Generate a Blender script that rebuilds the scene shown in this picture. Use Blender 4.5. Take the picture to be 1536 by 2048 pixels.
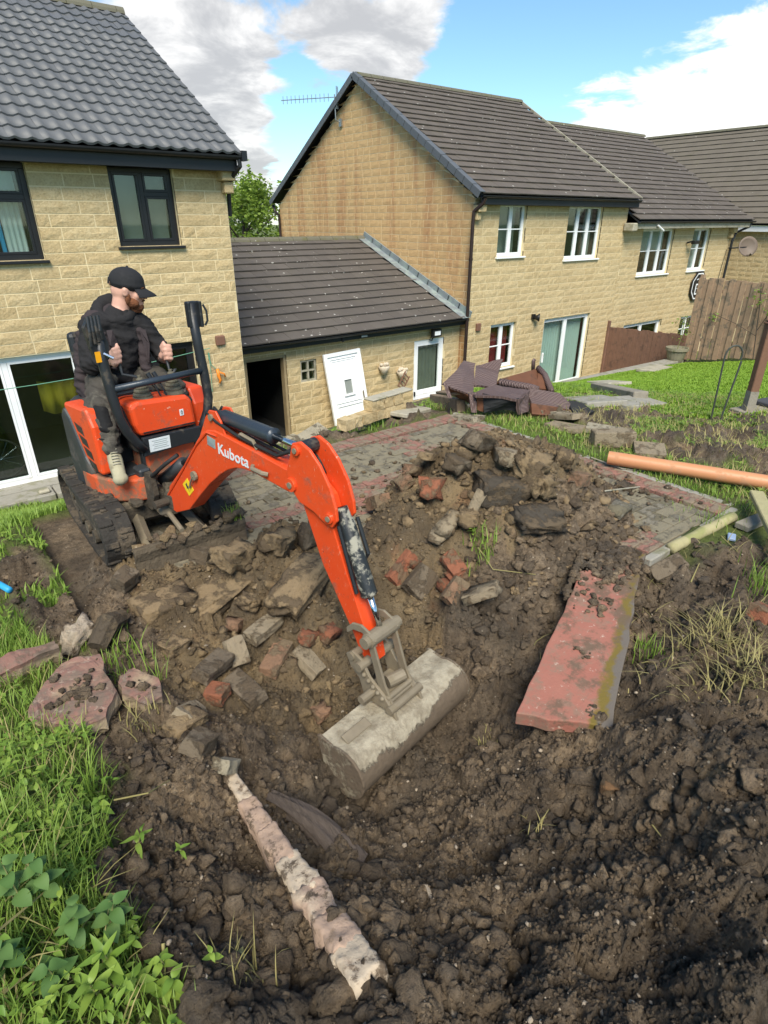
import bpy, bmesh, math, random
import numpy as np
from mathutils import Vector, Matrix, Euler

S = bpy.context.scene
COL = S.collection
for o in list(bpy.data.objects):
    bpy.data.objects.remove(o)
R = math.radians

# ------------------------------------------------------------------ camera
YAW, PITCH, CAMH, FPX = R(37.9), R(26.3), 1.95, 1184.0
cam_d = bpy.data.cameras.new('camera')
cam = bpy.data.objects.new('camera', cam_d)
COL.objects.link(cam)
cam.location = (0, 0, CAMH)
cam.rotation_euler = (math.pi / 2 - PITCH, 0, -YAW)
cam_d.sensor_fit = 'VERTICAL'
cam_d.sensor_height = 24.0
cam_d.lens = FPX / 2048 * 24.0
cam_d.clip_start = 0.02
cam_d.clip_end = 2000
S.camera = cam
S.render.resolution_x, S.render.resolution_y = 768, 1024
S.view_settings.view_transform = 'Standard'
S.view_settings.look = 'None'
S.view_settings.exposure = EXPOSURE = 2.15
S.view_settings.gamma = 1.0

SUN_EL, SUN_VEC = R(50), Vector((-0.40, -0.60, 0.0)).normalized()
# ------------------------------------------------------------------ node helper
class NT:
    def __init__(s, tree):
        s.t = tree; s.n = tree.nodes; s.l = tree.links
    def add(s, typ, ins=None, **props):
        n = s.n.new(typ)
        for k, v in props.items():
            setattr(n, k, v)
        for k, v in (ins or {}).items():
            sock = n.inputs[k]
            if isinstance(v, bpy.types.NodeSocket):
                s.l.new(v, sock)
            else:
                sock.default_value = v
        return n
    def noise(s, vec, scale, detail=4, rough=.55, dist=0.0):
        return s.add('ShaderNodeTexNoise', {'Vector': vec, 'Scale': scale, 'Detail': detail, 'Roughness': rough, 'Distortion': dist}).outputs['Fac']
    def ramp(s, fac, stops, interp='LINEAR'):
        n = s.add('ShaderNodeValToRGB', {'Fac': fac})
        n.color_ramp.interpolation = interp
        els = n.color_ramp.elements
        while len(els) < len(stops):
            els.new(0.5)
        for e, (p, c) in zip(els, stops):
            e.position = p
            e.color = c if len(c) == 4 else (*c, 1)
        return n.outputs['Color']
    def maprange(s, v, a, b, c=0., d=1., smooth=True):
        n = s.add('ShaderNodeMapRange', {'Value': v, 'From Min': a, 'From Max': b, 'To Min': c, 'To Max': d})
        n.interpolation_type = 'SMOOTHSTEP' if smooth else 'LINEAR'
        return n.outputs['Result']
    def math(s, op, a, b=0.0, clamp=False):
        n = s.n.new('ShaderNodeMath'); n.operation = op; n.use_clamp = clamp
        for i, v in enumerate((a, b)):
            if isinstance(v, bpy.types.NodeSocket): s.l.new(v, n.inputs[i])
            else: n.inputs[i].default_value = v
        return n.outputs[0]
    def mix(s, fac, a, b, mode='MIX'):
        n = s.n.new('ShaderNodeMix'); n.data_type = 'RGBA'; n.blend_type = mode
        for i, v in ((0, fac), (6, a), (7, b)):
            if isinstance(v, bpy.types.NodeSocket): s.l.new(v, n.inputs[i])
            else: n.inputs[i].default_value = v if i == 0 else ((*v, 1) if len(v) == 3 else v)
        return n.outputs[2]

# ------------------------------------------------------------------ world
def pix_dir(px, py):
    xc = (px - 768) / FPX; yc = -(py - 1024) / FPX
    h = math.cos(PITCH) + yc * math.sin(PITCH); v = -math.sin(PITCH) + yc * math.cos(PITCH)
    return Vector((math.cos(YAW) * xc + math.sin(YAW) * h, -math.sin(YAW) * xc + math.cos(YAW) * h, v))

def make_world():
    w = bpy.data.worlds.new('World'); S.world = w; w.use_nodes = True
    nt = NT(w.node_tree); nt.n.clear()
    sky = nt.add('ShaderNodeTexSky', sky_type='NISHITA', sun_disc=False, sun_elevation=SUN_EL,
                 sun_rotation=math.atan2(SUN_VEC.x, SUN_VEC.y), air_density=1.0, dust_density=0.15, ozone_density=2.0, altitude=100)
    tc = nt.add('ShaderNodeTexCoord').outputs['Generated']
    sep = nt.add('ShaderNodeSeparateXYZ', {'Vector': tc})
    zz = nt.math('ADD', nt.math('MAXIMUM', sep.outputs['Z'], 0.0), 0.22)
    cx = nt.math('DIVIDE', sep.outputs['X'], zz); cy = nt.math('DIVIDE', sep.outputs['Y'], zz)
    pl = nt.add('ShaderNodeCombineXYZ', {'X': cx, 'Y': cy, 'Z': 0.3}).outputs[0]
    n1 = nt.noise(pl, 4.0, 10, .60, .3)
    n2 = nt.noise(pl, 0.9, 3, .5)
    fld = nt.math('ADD', nt.math('MULTIPLY', n1, .82), nt.math('MULTIPLY', n2, .22))
    # banks of cloud where they stand in the sky (azimuth, height), softly shaped by the noise
    for px, py, rad, amt in ((330, 60, .18, .15), (300, 220, .14, .15), (440, 120, .10, .13), (500, 210, .10, .13), (700, 70, .09, .28), (830, 115, .055, .26), (640, 60, .05, .16), (890, 10, .06, .26), (760, 30, .05, .12), (605, 110, .03, -.16), (480, 330, .13, .16), (420, 280, .06, .08), (970, 75, .05, .08),
                             (560, 265, .07, -.22), (570, 140, .035, -.12), (640, 210, .09, -.14), (1060, 60, .22, -.24), (930, 120, .05, -.1), (1330, 40, .2, -.16), (1440, 260, .22, .30), (1250, 250, .10, .12), (1530, 180, .12, .14), (1150, 200, .12, .12), (760, 60, .05, .06)):
        d = pix_dir(px, py).normalized()
        dist = nt.add('ShaderNodeVectorMath', {0: tc, 1: tuple(d)}, operation='DISTANCE').outputs['Value']
        fld = nt.math('ADD', fld, nt.maprange(dist, 0.0, rad * 1.5, amt, 0.0))
    mask = nt.maprange(fld, .565, .715)
    body = nt.noise(pl, 3.1, 6, .6, .3)
    shade = nt.maprange(nt.math('ADD', nt.math('MULTIPLY', body, .9), nt.math('MULTIPLY', fld, -.15)), .22, .52)
    dense = nt.mix(shade, (2.55, 2.55, 2.6), (5.4, 5.3, 5.15))
    right = nt.add('ShaderNodeVectorMath', {0: tc, 1: tuple(pix_dir(1450, 230).normalized())}, operation='DISTANCE').outputs['Value']
    dense = nt.mix(nt.maprange(right, .10, .42, 1, 0), dense, (5.9, 5.8, 5.6))
    tint = nt.mix(1.0, sky.outputs[0], (.60, .74, .76), 'MULTIPLY')
    col = nt.mix(nt.math('MULTIPLY', mask, .95), tint, dense)
    bg = nt.add('ShaderNodeBackground', {'Color': col, 'Strength': 0.055})
    out = nt.add('ShaderNodeOutputWorld')
    nt.l.new(bg.outputs[0], out.inputs[0])
make_world()

sun_d = bpy.data.lights.new('sun', 'SUN'); sun = bpy.data.objects.new('sun', sun_d); COL.objects.link(sun)
sun_d.energy = 1.4; sun_d.angle = R(30); sun_d.color = (1, .93, .80)
sdir = Vector((SUN_VEC.x * math.cos(SUN_EL), SUN_VEC.y * math.cos(SUN_EL), math.sin(SUN_EL)))
sun.rotation_euler = (-sdir).to_track_quat('-Z', 'Y').to_euler()

# ------------------------------------------------------------------ materials
MATS = {}
def new_mat(name):
    m = bpy.data.materials.new(name); m.use_nodes = True
    nt = NT(m.node_tree); nt.n.clear()
    out = nt.add('ShaderNodeOutputMaterial')
    b = nt.add('ShaderNodeBsdfPrincipled')
    nt.l.new(b.outputs[0], out.inputs[0])
    MATS[name] = m
    return m, nt, b, out
def objc(nt): return nt.add('ShaderNodeTexCoord').outputs['Object']
def geo(nt): return nt.add('ShaderNodeNewGeometry').outputs['Position']
def setp(nt, b, color=None, rough=None, bump=None, metal=None, spec=None, dist=.01, bstr=.6):
    def s(k, v):
        if v is None: return
        if isinstance(v, bpy.types.NodeSocket): nt.l.new(v, b.inputs[k])
        elif k == 'Base Color': b.inputs[k].default_value = (*v[:3], 1)
        else: b.inputs[k].default_value = v
    s('Base Color', color); s('Roughness', rough); s('Metallic', metal); s('Specular IOR Level', spec)
    if bump is not None:
        bn = nt.add('ShaderNodeBump', {'Height': bump, 'Strength': bstr, 'Distance': dist})
        nt.l.new(bn.outputs[0], b.inputs['Normal'])
def attr(nt, name): return nt.add('ShaderNodeAttribute', attribute_name=name).outputs['Fac']

def simple(name, col, rough=.6, var=.25, scale=14, metal=0., spec=.4, bump=.3, bscale=60, dist=.003, dirt=None, dirt_amt=.5, dscale=5):
    m, nt, b, o = new_mat(name)
    p = geo(nt)
    n = nt.noise(p, scale, 5, .6)
    c = nt.mix(n, tuple(x * (1 - var) for x in col), tuple(min(1, x * (1 + var)) for x in col))
    if dirt:
        d = nt.maprange(nt.noise(p, dscale, 7, .65), .5 - .25 * (dirt_amt - .5), .62 - .25 * (dirt_amt - .5))
        c = nt.mix(nt.math('MULTIPLY', d, min(1, .5 + dirt_amt * .5)), c, dirt)
        r = nt.maprange(d, 0, 1, rough, .9)
    else:
        r = nt.maprange(n, .2, .8, rough * .85, min(1, rough * 1.15))
    setp(nt, b, c, r, nt.noise(p, bscale, 4, .6), metal, spec, dist, bump)
    return m

MUD = (.060, .044, .029)
MUDL = (.20, .15, .095)
def build_mats():
    # split-faced buff stone; 'tint' varies stone to stone
    def stone(name, streak):
        m, nt, b, o = new_mat(name)
        p = geo(nt); t = attr(nt, 'tint')
        n = nt.noise(p, 7, 6, .6); n2 = nt.noise(p, 34, 5, .65)
        c = nt.ramp(nt.math('ADD', nt.math('MULTIPLY', n, .6), nt.math('ADD', nt.math('MULTIPLY', t, .20), .10)), [(.22, (.415, .305, .158)), (.5, (.52, .40, .222)), (.8, (.60, .485, .29))])
        c = nt.mix(nt.maprange(n2, .40, .70, 0, .5), c, (.29, .20, .09))
        if streak:
            c = nt.mix(.72, c, (.60, .375, .17))
            sc = nt.add('ShaderNodeMapping', {'Vector': p, 'Scale': (1, 1.6, .16)}).outputs[0]
            s = nt.maprange(nt.noise(sc, 1.35, 6, .62, .3), .47, .66)
            c = nt.mix(nt.math('MULTIPLY', s, .52), c, (.38, .165, .075))
            s2 = nt.maprange(nt.noise(sc, 3.1, 5, .6), .54, .72)
            c = nt.mix(nt.math('MULTIPLY', s2, .15), c, (.19, .13, .08))
        else:
            g = nt.maprange(nt.noise(p, .8, 4, .6), .5, .75, 0, .25)
            c = nt.mix(g, c, (.26, .22, .13))
        h = nt.math('ADD', nt.noise(p, 26, 5, .62), nt.math('MULTIPLY', nt.noise(p, 90, 3, .6), .4))
        setp(nt, b, c, .9, h, 0, .25, .018, .7)
    stone('stone', False); stone('stone_gable', True)
    simple('mortar', (.66, .55, .34), .95, .2, 6, bscale=120)
    # roof tiles
    def tile(name, a, bcol, lich, rough, moss=0.0):
        m, nt, b, o = new_mat(name)
        p = geo(nt); t = attr(nt, 'tint')
        n = nt.noise(p, 2.2, 6, .65)
        c = nt.mix(nt.math('ADD', nt.math('MULTIPLY', n, .7), nt.math('MULTIPLY', t, .35)), a, bcol)
        if lich > 0:
            v = nt.add('ShaderNodeTexVoronoi', {'Vector': p, 'Scale': 5.5, 'Randomness': 1.0})
            sp = nt.maprange(nt.math('ADD', v.outputs['Distance'], nt.math('MULTIPLY', nt.noise(p, 30, 3), .2)), .20, .27, 1, 0)
            pick = nt.maprange(nt.noise(p, 1.1, 3), .46, .58)
            vv = nt.add('ShaderNodeTexVoronoi', {'Vector': p, 'Scale': 12, 'Randomness': 1.0})
            sp2 = nt.maprange(nt.math('ADD', vv.outputs['Distance'], nt.math('MULTIPLY', nt.noise(p, 40, 3), .2)), .2, .26, 1, 0)
            rsep = nt.add('ShaderNodeSeparateColor', {'Color': v.outputs['Color']}).outputs[0]
            keep = nt.maprange(rsep, 1 - lich, 1 - lich + .03)
            rsep2 = nt.add('ShaderNodeSeparateColor', {'Color': vv.outputs['Color']}).outputs[1]
            keep2 = nt.maprange(rsep2, 1 - lich * .7, 1 - lich * .7 + .03)
            lm = nt.math('MAXIMUM', nt.math('MULTIPLY', sp, keep), nt.math('MULTIPLY', nt.math('MULTIPLY', sp2, keep2), pick))
            c = nt.mix(nt.math('MULTIPLY', lm, .8), c, (.56, .54, .49))
        if moss > 0:
            c = nt.mix(nt.maprange(nt.noise(p, 3.3, 5, .7), .5, .7, 0, moss), c, (.11, .105, .045))
        setp(nt, b, c, rough, nt.noise(p, 60, 5, .6), 0, .35, .004, .5)
    tile('tile_slate', (.088, .091, .096), (.128, .131, .136), 0, .5)
    tile('tile_brown', (.078, .064, .053), (.128, .107, .089), .2, .8, .15)
    tile('tile_garage', (.072, .062, .054), (.118, .102, .088), .34, .8, .1)
    tile('tile_far', (.10, .084, .066), (.15, .128, .10), .08, .85, .2)
    tile('ridge_moss', (.10, .095, .07), (.15, .14, .10), .1, .9, .8)
    tile('verge_grey', (.075, .082, .092), (.115, .122, .132), 0, .55)
    simple('lead', (.25, .28, .29), .5, .3, 4, .3, dirt=(.30, .36, .33), dirt_amt=.6)
    simple('upvc_white', (.80, .81, .81), .35, .04, 3, bump=.05, dirt=(.55, .52, .44), dirt_amt=.15)
    simple('upvc_black', (.012, .012, .014), .35, .3, 5, bump=.05)
    simple('fascia_black', (.014, .015, .018), .45, .3, 3, bump=.1)
    simple('pipe_brown', (.028, .016, .013), .4, .3, 3, bump=.1)
    simple('timber_frame', (.33, .25, .14), .7, .3, 6)
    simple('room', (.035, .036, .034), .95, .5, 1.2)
    simple('room_floor', (.06, .055, .045), .9, .4, 2)
    simple('curtain_green', (.60, .68, .63), .9, .12, 2, bump=.2)
    simple('curtain_red', (.26, .025, .03), .9, .2, 3)
    simple('curtain_white', (.62, .66, .64), .9, .1, 2)
    simple('curtain_grey', (.22, .24, .22), .9, .2, 3)
    simple('blind', (.24, .23, .19), .9, .25, 9)
    m, nt, b, o = new_mat('glass')
    lw = nt.add('ShaderNodeLayerWeight', {'Blend': .5}).outputs['Facing']
    fr = nt.math('POWER', lw, 4.0)
    tr = nt.add('ShaderNodeBsdfTransparent', {'Color': (.80, .86, .84, 1)})
    gl = nt.add('ShaderNodeBsdfGlossy', {'Color': (1, 1, 1, 1), 'Roughness': .03})
    mx = nt.add('ShaderNodeMixShader', {0: nt.math('ADD', nt.math('MULTIPLY', fr, .75), .05)})
    nt.l.new(tr.outputs[0], mx.inputs[1]); nt.l.new(gl.outputs[0], mx.inputs[2]); nt.l.new(mx.outputs[0], o.inputs[0])
    simple('brick_vent', (.17, .085, .055), .8, .2, 30)
    # ---- machine
    m, nt, b, o = new_mat('orange_paint')
    p = objc(nt)
    n = nt.noise(p, 3.5, 5, .6)
    c = nt.mix(n, (.60, .050, .010), (.71, .080, .018))
    fade = nt.maprange(nt.noise(p, 9, 6, .7), .55, .8, 0, .4)
    c = nt.mix(fade, c, (.70, .17, .085))
    d = nt.maprange(nt.noise(p, 6.5, 9, .74), .53, .70, 0, .72)
    c = nt.mix(d, c, (.15, .085, .05))
    sc = nt.add('ShaderNodeMapping', {'Vector': p, 'Scale': (3, 40, 7), 'Rotation': (0, .4, .3)}).outputs[0]
    scr = nt.maprange(nt.noise(sc, 5, 4, .55), .66, .71, 0, .8)
    c = nt.mix(scr, c, (.62, .42, .30))
    ch = nt.maprange(nt.noise(p, 34, 5, .72), .66, .72, 0, .85)
    c = nt.mix(ch, c, (.07, .05, .04))
    setp(nt, b, c, nt.maprange(nt.math('MAXIMUM', d, fade), 0, .5, .38, .75), nt.noise(p, 40, 4), 0, .45, .002, .2)
    simple('orange_dirty', (.56, .085, .025), .55, .2, 5, dirt=(.17, .115, .07), dirt_amt=.72, dscale=7)
    simple('machine_black', (.016, .018, .021), .42, .4, 8, bump=.15, dirt=(.09, .075, .055), dirt_amt=.3, dscale=9)
    simple('machine_grey', (.03, .033, .036), .5, .35, 6, dirt=(.10, .085, .065), dirt_amt=.35)
    simple('cylinder_blue', (.032, .042, .055), .35, .3, 8, .2, dirt=(.14, .12, .09), dirt_amt=.25)
    simple('cylinder_worn', (.02, .022, .023), .4, .4, 12, .1, dirt=(.36, .34, .27), dirt_amt=.62, dscale=16)
    simple('chrome', (.62, .64, .66), .15, .1, 5, 1.0, bump=.02)
    simple('steel_dirty', (.21, .175, .122), .65, .35, 14, .15, dirt=(.20, .165, .11), dirt_amt=.6, dscale=12)
    simple('rubber', (.014, .014, .014), .7, .3, 10)
    simple('rubber_boot', (.11, .10, .07), .8, .25, 30, dirt=(.15, .13, .09), dirt_amt=.4)
    simple('track_mud', (.030, .026, .021), .85, .4, 12, bump=.9, bscale=55, dist=.012, dirt=(.115, .088, .058), dirt_amt=.52, dscale=8)
    simple('frame_mud', (.055, .045, .032), .9, .4, 9, bump=.9, bscale=40, dist=.012, dirt=(.17, .135, .09), dirt_amt=.55)
    simple('blade_mud', (.085, .066, .043), .9, .35, 8, bump=.9, bscale=30, dist=.02, dirt=(.045, .035, .025), dirt_amt=.5)
    m, nt, b, o = new_mat('bucket_steel')
    p = objc(nt)
    big = nt.noise(p, 3.0, 7, .66, .4)
    c = nt.mix(nt.maprange(nt.noise(p, 14, 6, .65), .35, .7), (.40, .355, .265), (.22, .185, .13))
    mk_ = nt.maprange(nt.math('ADD', nt.math('ADD', nt.math('MULTIPLY', big, .9), nt.math('MULTIPLY', nt.noise(p, 17, 7, .75), .55)), attr(nt, 'mud')), .95, 1.04)
    c = nt.mix(mk_, c, nt.mix(nt.noise(p, 22, 7, .7), (.085, .064, .045), (.19, .145, .10)))
    rust = nt.maprange(nt.noise(p, 5, 6, .7), .66, .74, 0, .6)
    c = nt.mix(rust, c, (.22, .10, .05))
    setp(nt, b, c, nt.maprange(mk_, 0, 1, .62, .9), nt.math('ADD', nt.math('MULTIPLY', nt.noise(p, 40, 7, .72), 1.4), nt.math('MULTIPLY', mk_, .9)), nt.maprange(mk_, 0, 1, .1, 0), .35, .010, .8)
    simple('sticker_white', (.60, .63, .64), .5, .12, 60, bump=.02)
    simple('sticker_yellow', (.75, .52, .02), .5, .1, 8, bump=.02)
    simple('sticker_dark', (.05, .05, .05), .6, .2, 8, bump=.02)
    simple('reflector_amber', (.75, .33, .01), .3, .1, 5)
    # ---- person
    simple('skin', (.56, .315, .235), .55, .14, 26, bump=.2, bscale=120, dist=.001)
    simple('cloth_black', (.020, .019, .020), .9, .45, 9, bump=.6, bscale=26, dist=.012, spec=.2)
    simple('cloth_hood', (.022, .021, .022), .95, .4, 14, bump=.6, bscale=40, dist=.008, spec=.2)
    simple('cloth_vest', (.042, .033, .035), .95, .4, 7, bump=.6, bscale=22, dist=.012, spec=.2)
    simple('trousers', (.060, .054, .046), .95, .4, 6, bump=.7, bscale=20, dist=.014, dirt=(.13, .12, .095), dirt_amt=.42, dscale=7, spec=.2)
    simple('knee_pad', (.012, .012, .013), .8, .4, 10, dirt=(.07, .065, .055), dirt_amt=.35, spec=.2)
    simple('cap_black', (.014, .014, .016), .85, .3, 18, bump=.4, bscale=90)
    simple('beard', (.15, .055, .022), .95, .45, 80, bump=1, bscale=160, dist=.006)
    simple('shoe', (.33, .30, .20), .8, .25, 20, dirt=(.20, .165, .105), dirt_amt=.5, dscale=14)
    simple('tattoo', (.20, .20, .205), .6, .35, 60)
    # ---- garden
    simple('fence_brown', (.19, .102, .068), .85, .3, 7, bump=.7, bscale=30, dist=.006, dirt=(.10, .06, .045), dirt_amt=.4)
    simple('fence_weathered', (.33, .22, .14), .9, .3, 6, bump=.7, bscale=30, dist=.006, dirt=(.15, .125, .09), dirt_amt=.5)
    simple('post_brown', (.17, .088, .052), .8, .25, 6, bump=.6, bscale=35, dist=.005)
    simple('old_board', (.20, .145, .095), .95, .35, 9, bump=.8, bscale=32, dist=.008, dirt=(.10, .075, .05), dirt_amt=.5)
    simple('grey_board', (.24, .215, .17), .95, .3, 9, bump=.8, bscale=32, dist=.008, dirt=(.15, .135, .085), dirt_amt=.5)
    simple('round_post', (.335, .30, .16), .9, .25, 12, bump=.7, bscale=40, dist=.006, dirt=(.22, .23, .08), dirt_amt=.5)
    simple('concrete_pale', (.36, .33, .255), .95, .25, 9, bump=.8, bscale=40, dist=.006, dirt=(.23, .215, .14), dirt_amt=.5)
    simple('concrete_grey', (.27, .255, .215), .95, .25, 9, bump=.8, bscale=40, dist=.006, dirt=(.17, .165, .10), dirt_amt=.5)
    simple('pot', (.22, .20, .135), .8, .2, 12, dirt=(.13, .14, .07), dirt_amt=.4)
    simple('pipe_orange', (.50, .225, .105), .45, .12, 4, bump=.1, dirt=(.42, .22, .12), dirt_amt=.42, dscale=8)
    simple('hose_blue', (.03, .30, .55), .4, .1, 5)
    simple('line_green', (.12, .30, .20), .6, .1, 5)
    simple('wire_rod', (.05, .055, .045), .6, .3, 9)
    simple('sofa_fabric', (.02, .021, .022), .95, .3, 6)
    m, nt, b, o = new_mat('rattan')
    p = objc(nt)
    w1 = nt.add('ShaderNodeTexWave', {'Vector': p, 'Scale': 12.0, 'Distortion': 1.2, 'Detail': 1}, wave_type='BANDS', bands_direction='Y').outputs['Fac']
    w2 = nt.add('ShaderNodeTexWave', {'Vector': p, 'Scale': 16.0, 'Distortion': .6}, wave_type='BANDS', bands_direction='X').outputs['Fac']
    n = nt.noise(p, 3, 4)
    c = nt.mix(nt.math('MULTIPLY', w1, n), (.105, .066, .058), (.185, .128, .112))
    c = nt.mix(nt.math('MULTIPLY', w2, .3), c, (.045, .028, .03))
    c = nt.mix(nt.maprange(nt.noise(p, 5, 6, .7), .55, .7, 0, .4), c, (.17, .125, .095))
    setp(nt, b, c, .55, nt.math('ADD', w1, w2), 0, .4, .006, .8)
    simple('rattan_inner', (.125, .05, .024), .8, .4, 5, dirt=(.05, .03, .02), dirt_amt=.5)
    # brick family
    def brick(name, a, bcol, mud, amt):
        m, nt, b, o = new_mat(name)
        p = geo(nt)
        c = nt.mix(nt.noise(p, 11, 5, .6), a, bcol)
        d = nt.maprange(nt.noise(p, 9, 8, .68), .60 - .3 * amt, .70 - .3 * amt)
        c = nt.mix(nt.math('MULTIPLY', d, .92), c, mud)
        fine = nt.noise(p, 70, 5, .7)
        c = nt.mix(nt.maprange(fine, .42, .30, 0, .4), c, tuple(x * .45 for x in mud))
        setp(nt, b, c, .93, nt.math('ADD', nt.math('ADD', nt.noise(p, 18, 8, .72), nt.math('MULTIPLY', fine, .5)), nt.math('MULTIPLY', d, .3)), 0, .25, .022, .9)
    brick('brick_red', (.30, .115, .062), (.225, .09, .052), (.16, .112, .068), .42)
    brick('brick_muddy', (.26, .15, .09), (.20, .125, .08), (.17, .128, .08), .5)
    brick('brick_grey', (.30, .245, .165), (.225, .18, .12), (.15, .11, .068), .30)
    brick('brick_dark', (.14, .11, .076), (.185, .147, .102), (.10, .074, .048), .45)
    brick('clay_lump', (.27, .195, .11), (.195, .14, .08), (.11, .08, .05), .4)
    brick('soil_lump', (.070, .054, .038), (.105, .082, .056), (.14, .105, .065), .45)
    brick('soil_blue', (.055, .047, .037), (.088, .072, .054), (.12, .088, .055), .45)
    brick('ochre_lump', (.19, .105, .05), (.13, .078, .042), (.09, .066, .042), .62)
    brick('stone_pale', (.38, .335, .24), (.27, .235, .17), (.11, .085, .055), .35)
    brick('mortar_rubble', (.46, .40, .31), (.34, .26, .185), (.13, .095, .065), .3)
    brick('paver_grey', (.185, .165, .125), (.15, .132, .10), (.235, .205, .14), .72)
    brick('paver_red', (.33, .165, .125), (.27, .14, .108), (.25, .20, .14), .55)
    brick('paver_pale', (.23, .205, .155), (.19, .17, .13), (.15, .13, .085), .5)
    m, nt, b, o = new_mat('red_slab')
    p = geo(nt); lo = objc(nt)
    c = nt.mix(nt.noise(p, 4, 6, .65), (.275, .095, .070), (.335, .150, .110))
    c = nt.mix(nt.maprange(nt.noise(p, 10, 7, .7), .46, .62, 0, .8), c, (.22, .145, .105))
    c = nt.mix(nt.maprange(nt.noise(p, 26, 5, .7), .60, .70, 0, .7), c, (.50, .40, .32))
    sep = nt.add('ShaderNodeSeparateXYZ', {'Vector': lo})
    edge = nt.math('ADD', nt.math('MULTIPLY', sep.outputs['Y'], -1.0), nt.math('MULTIPLY', nt.noise(p, 9, 6, .65), .16))
    c = nt.mix(nt.maprange(edge, .175, .21), c, (.15, .11, .025))
    c = nt.mix(nt.maprange(edge, .225, .25), c, (.13, .112, .095))
    c = nt.mix(nt.maprange(nt.math('ADD', nt.noise(p, 6, 7, .7), nt.math('MULTIPLY', sep.outputs['X'], .10)), .48, .60, 0, .85), c, (.12, .085, .058))
    setp(nt, b, c, .85, nt.noise(p, 45, 6, .7), 0, .3, .006, .7)
    m, nt, b, o = new_mat('red_rubble')
    p = geo(nt)
    nrm = nt.add('ShaderNodeSeparateXYZ', {'Vector': nt.add('ShaderNodeTexCoord').outputs['Object']})
    red = nt.mix(nt.noise(p, 8, 6, .65), (.17, .085, .068), (.25, .14, .11))
    red = nt.mix(nt.maprange(nt.noise(p, 9, 7, .72), .42, .58, 0, .85), red, (.15, .115, .088))
    red = nt.mix(nt.maprange(nt.noise(p, 24, 6, .72), .56, .66, 0, .7), red, (.36, .28, .22))
    raw = nt.mix(nt.noise(p, 14, 6, .7), (.22, .16, .10), (.42, .34, .23))
    c = nt.mix(nt.maprange(nt.math('ADD', nrm.outputs['Z'], nt.math('MULTIPLY', nt.noise(p, 9, 5), .05)), .052, .080), raw, red)
    c = nt.mix(nt.maprange(nt.noise(p, 6, 8, .72), .54, .66, 0, .85), c, (.085, .064, .044))
    setp(nt, b, c, .92, nt.noise(p, 40, 6, .7), 0, .3, .008, .8)
    m, nt, b, o = new_mat('footing')
    p = geo(nt)
    c = nt.mix(nt.maprange(nt.math('ADD', nt.math('MULTIPLY', nt.noise(p, 9, 6, .7), .6), nt.math('MULTIPLY', attr(nt, 'tint'), .45)), .42, .58), (.38, .27, .20), (.47, .385, .285))
    c = nt.mix(nt.maprange(nt.noise(p, 17, 6, .7), .5, .66, 0, .85), c, (.22, .155, .10))
    c = nt.mix(nt.maprange(nt.noise(p, 8.5, 8, .74), .51, .60, 0, .92), c, (.095, .07, .048))
    setp(nt, b, c, .92, nt.noise(p, 60, 6, .72), 0, .3, .006, .8)
    m, nt, b, o = new_mat('buried_plank')
    p = objc(nt)
    sc = nt.add('ShaderNodeMapping', {'Vector': p, 'Scale': (26, 1.5, 8)}).outputs[0]
    g = nt.noise(sc, 3.5, 6, .65, .4)
    c = nt.mix(g, (.045, .034, .028), (.125, .098, .08))
    setp(nt, b, c, .8, g, 0, .35, .02, .9)
    # ---- ground : 'soil' 'clay' 'damp' are material masks painted by region
    m, nt, b, o = new_mat('ground')
    p = geo(nt)
    so = attr(nt, 'soil'); cl = attr(nt, 'clay')
    n1 = nt.noise(p, 6, 8, .68); n2 = nt.noise(p, 24, 7, .68); n3 = nt.noise(p, 1.6, 5, .6)
    dark = nt.ramp(n2, [(.27, (.070, .052, .035)), (.5, (.178, .132, .088)), (.73, (.34, .26, .175))])
    dark = nt.mix(nt.maprange(n3, .52, .68, 0, .5), dark, (.085, .077, .063))
    dark = nt.mix(nt.maprange(nt.noise(p, 3.1, 6, .7), .60, .72, 0, .5), dark, (.175, .105, .052))
    clay = nt.ramp(n1, [(.25, (.14, .098, .055)), (.5, (.23, .168, .094)), (.78, (.33, .255, .152))])
    clay = nt.mix(nt.maprange(n2, .5, .7, 0, .55), clay, (.085, .06, .037))
    clay = nt.mix(nt.maprange(nt.noise(p, 2.7, 5, .6), .58, .7, 0, .5), clay, (.22, .10, .05))
    soil = nt.mix(nt.maprange(nt.math('ADD', cl, nt.math('MULTIPLY', nt.math('SUBTRACT', n1, .5), .9)), .35, .65), dark, clay)
    v = nt.add('ShaderNodeTexVoronoi', {'Vector': p, 'Scale': 42.0, 'Randomness': 1.0})
    pr = nt.add('ShaderNodeSeparateColor', {'Color': v.outputs['Color']}).outputs[0]
    n4 = nt.noise(p, 95, 6, .72)
    soil = nt.mix(nt.maprange(n4, .50, .66, 0, .55), soil, (.21, .165, .112))
    soil = nt.mix(nt.maprange(n4, .46, .34, 0, .6), soil, (.034, .026, .018))  # fine light and dark grain: crumbs and their shading put into the soil colour
    peb = nt.math('MULTIPLY', nt.maprange(v.outputs['Distance'], .16, .24, 1, 0), nt.maprange(pr, .955, .965))
    soil = nt.mix(nt.math('MULTIPLY', peb, .9), soil, (.42, .36, .27))
    turf = nt.ramp(n2, [(.3, (.075, .085, .024)), (.6, (.13, .17, .036)), (.8, (.21, .19, .08))])
    tn = attr(nt, 'tint')
    soil = nt.mix(1.0, soil, nt.ramp(tn, [(0, (.62, .60, .58)), (.5, (1, 1, 1)), (1, (1.5, 1.45, 1.35))]), 'MULTIPLY')
    wet = nt.maprange(nt.noise(p, 1.5, 7, .66), .47, .62)
    soil = nt.mix(nt.math('MULTIPLY', wet, .45), soil, (.068, .053, .040))
    c = nt.mix(so, turf, soil)
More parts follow.
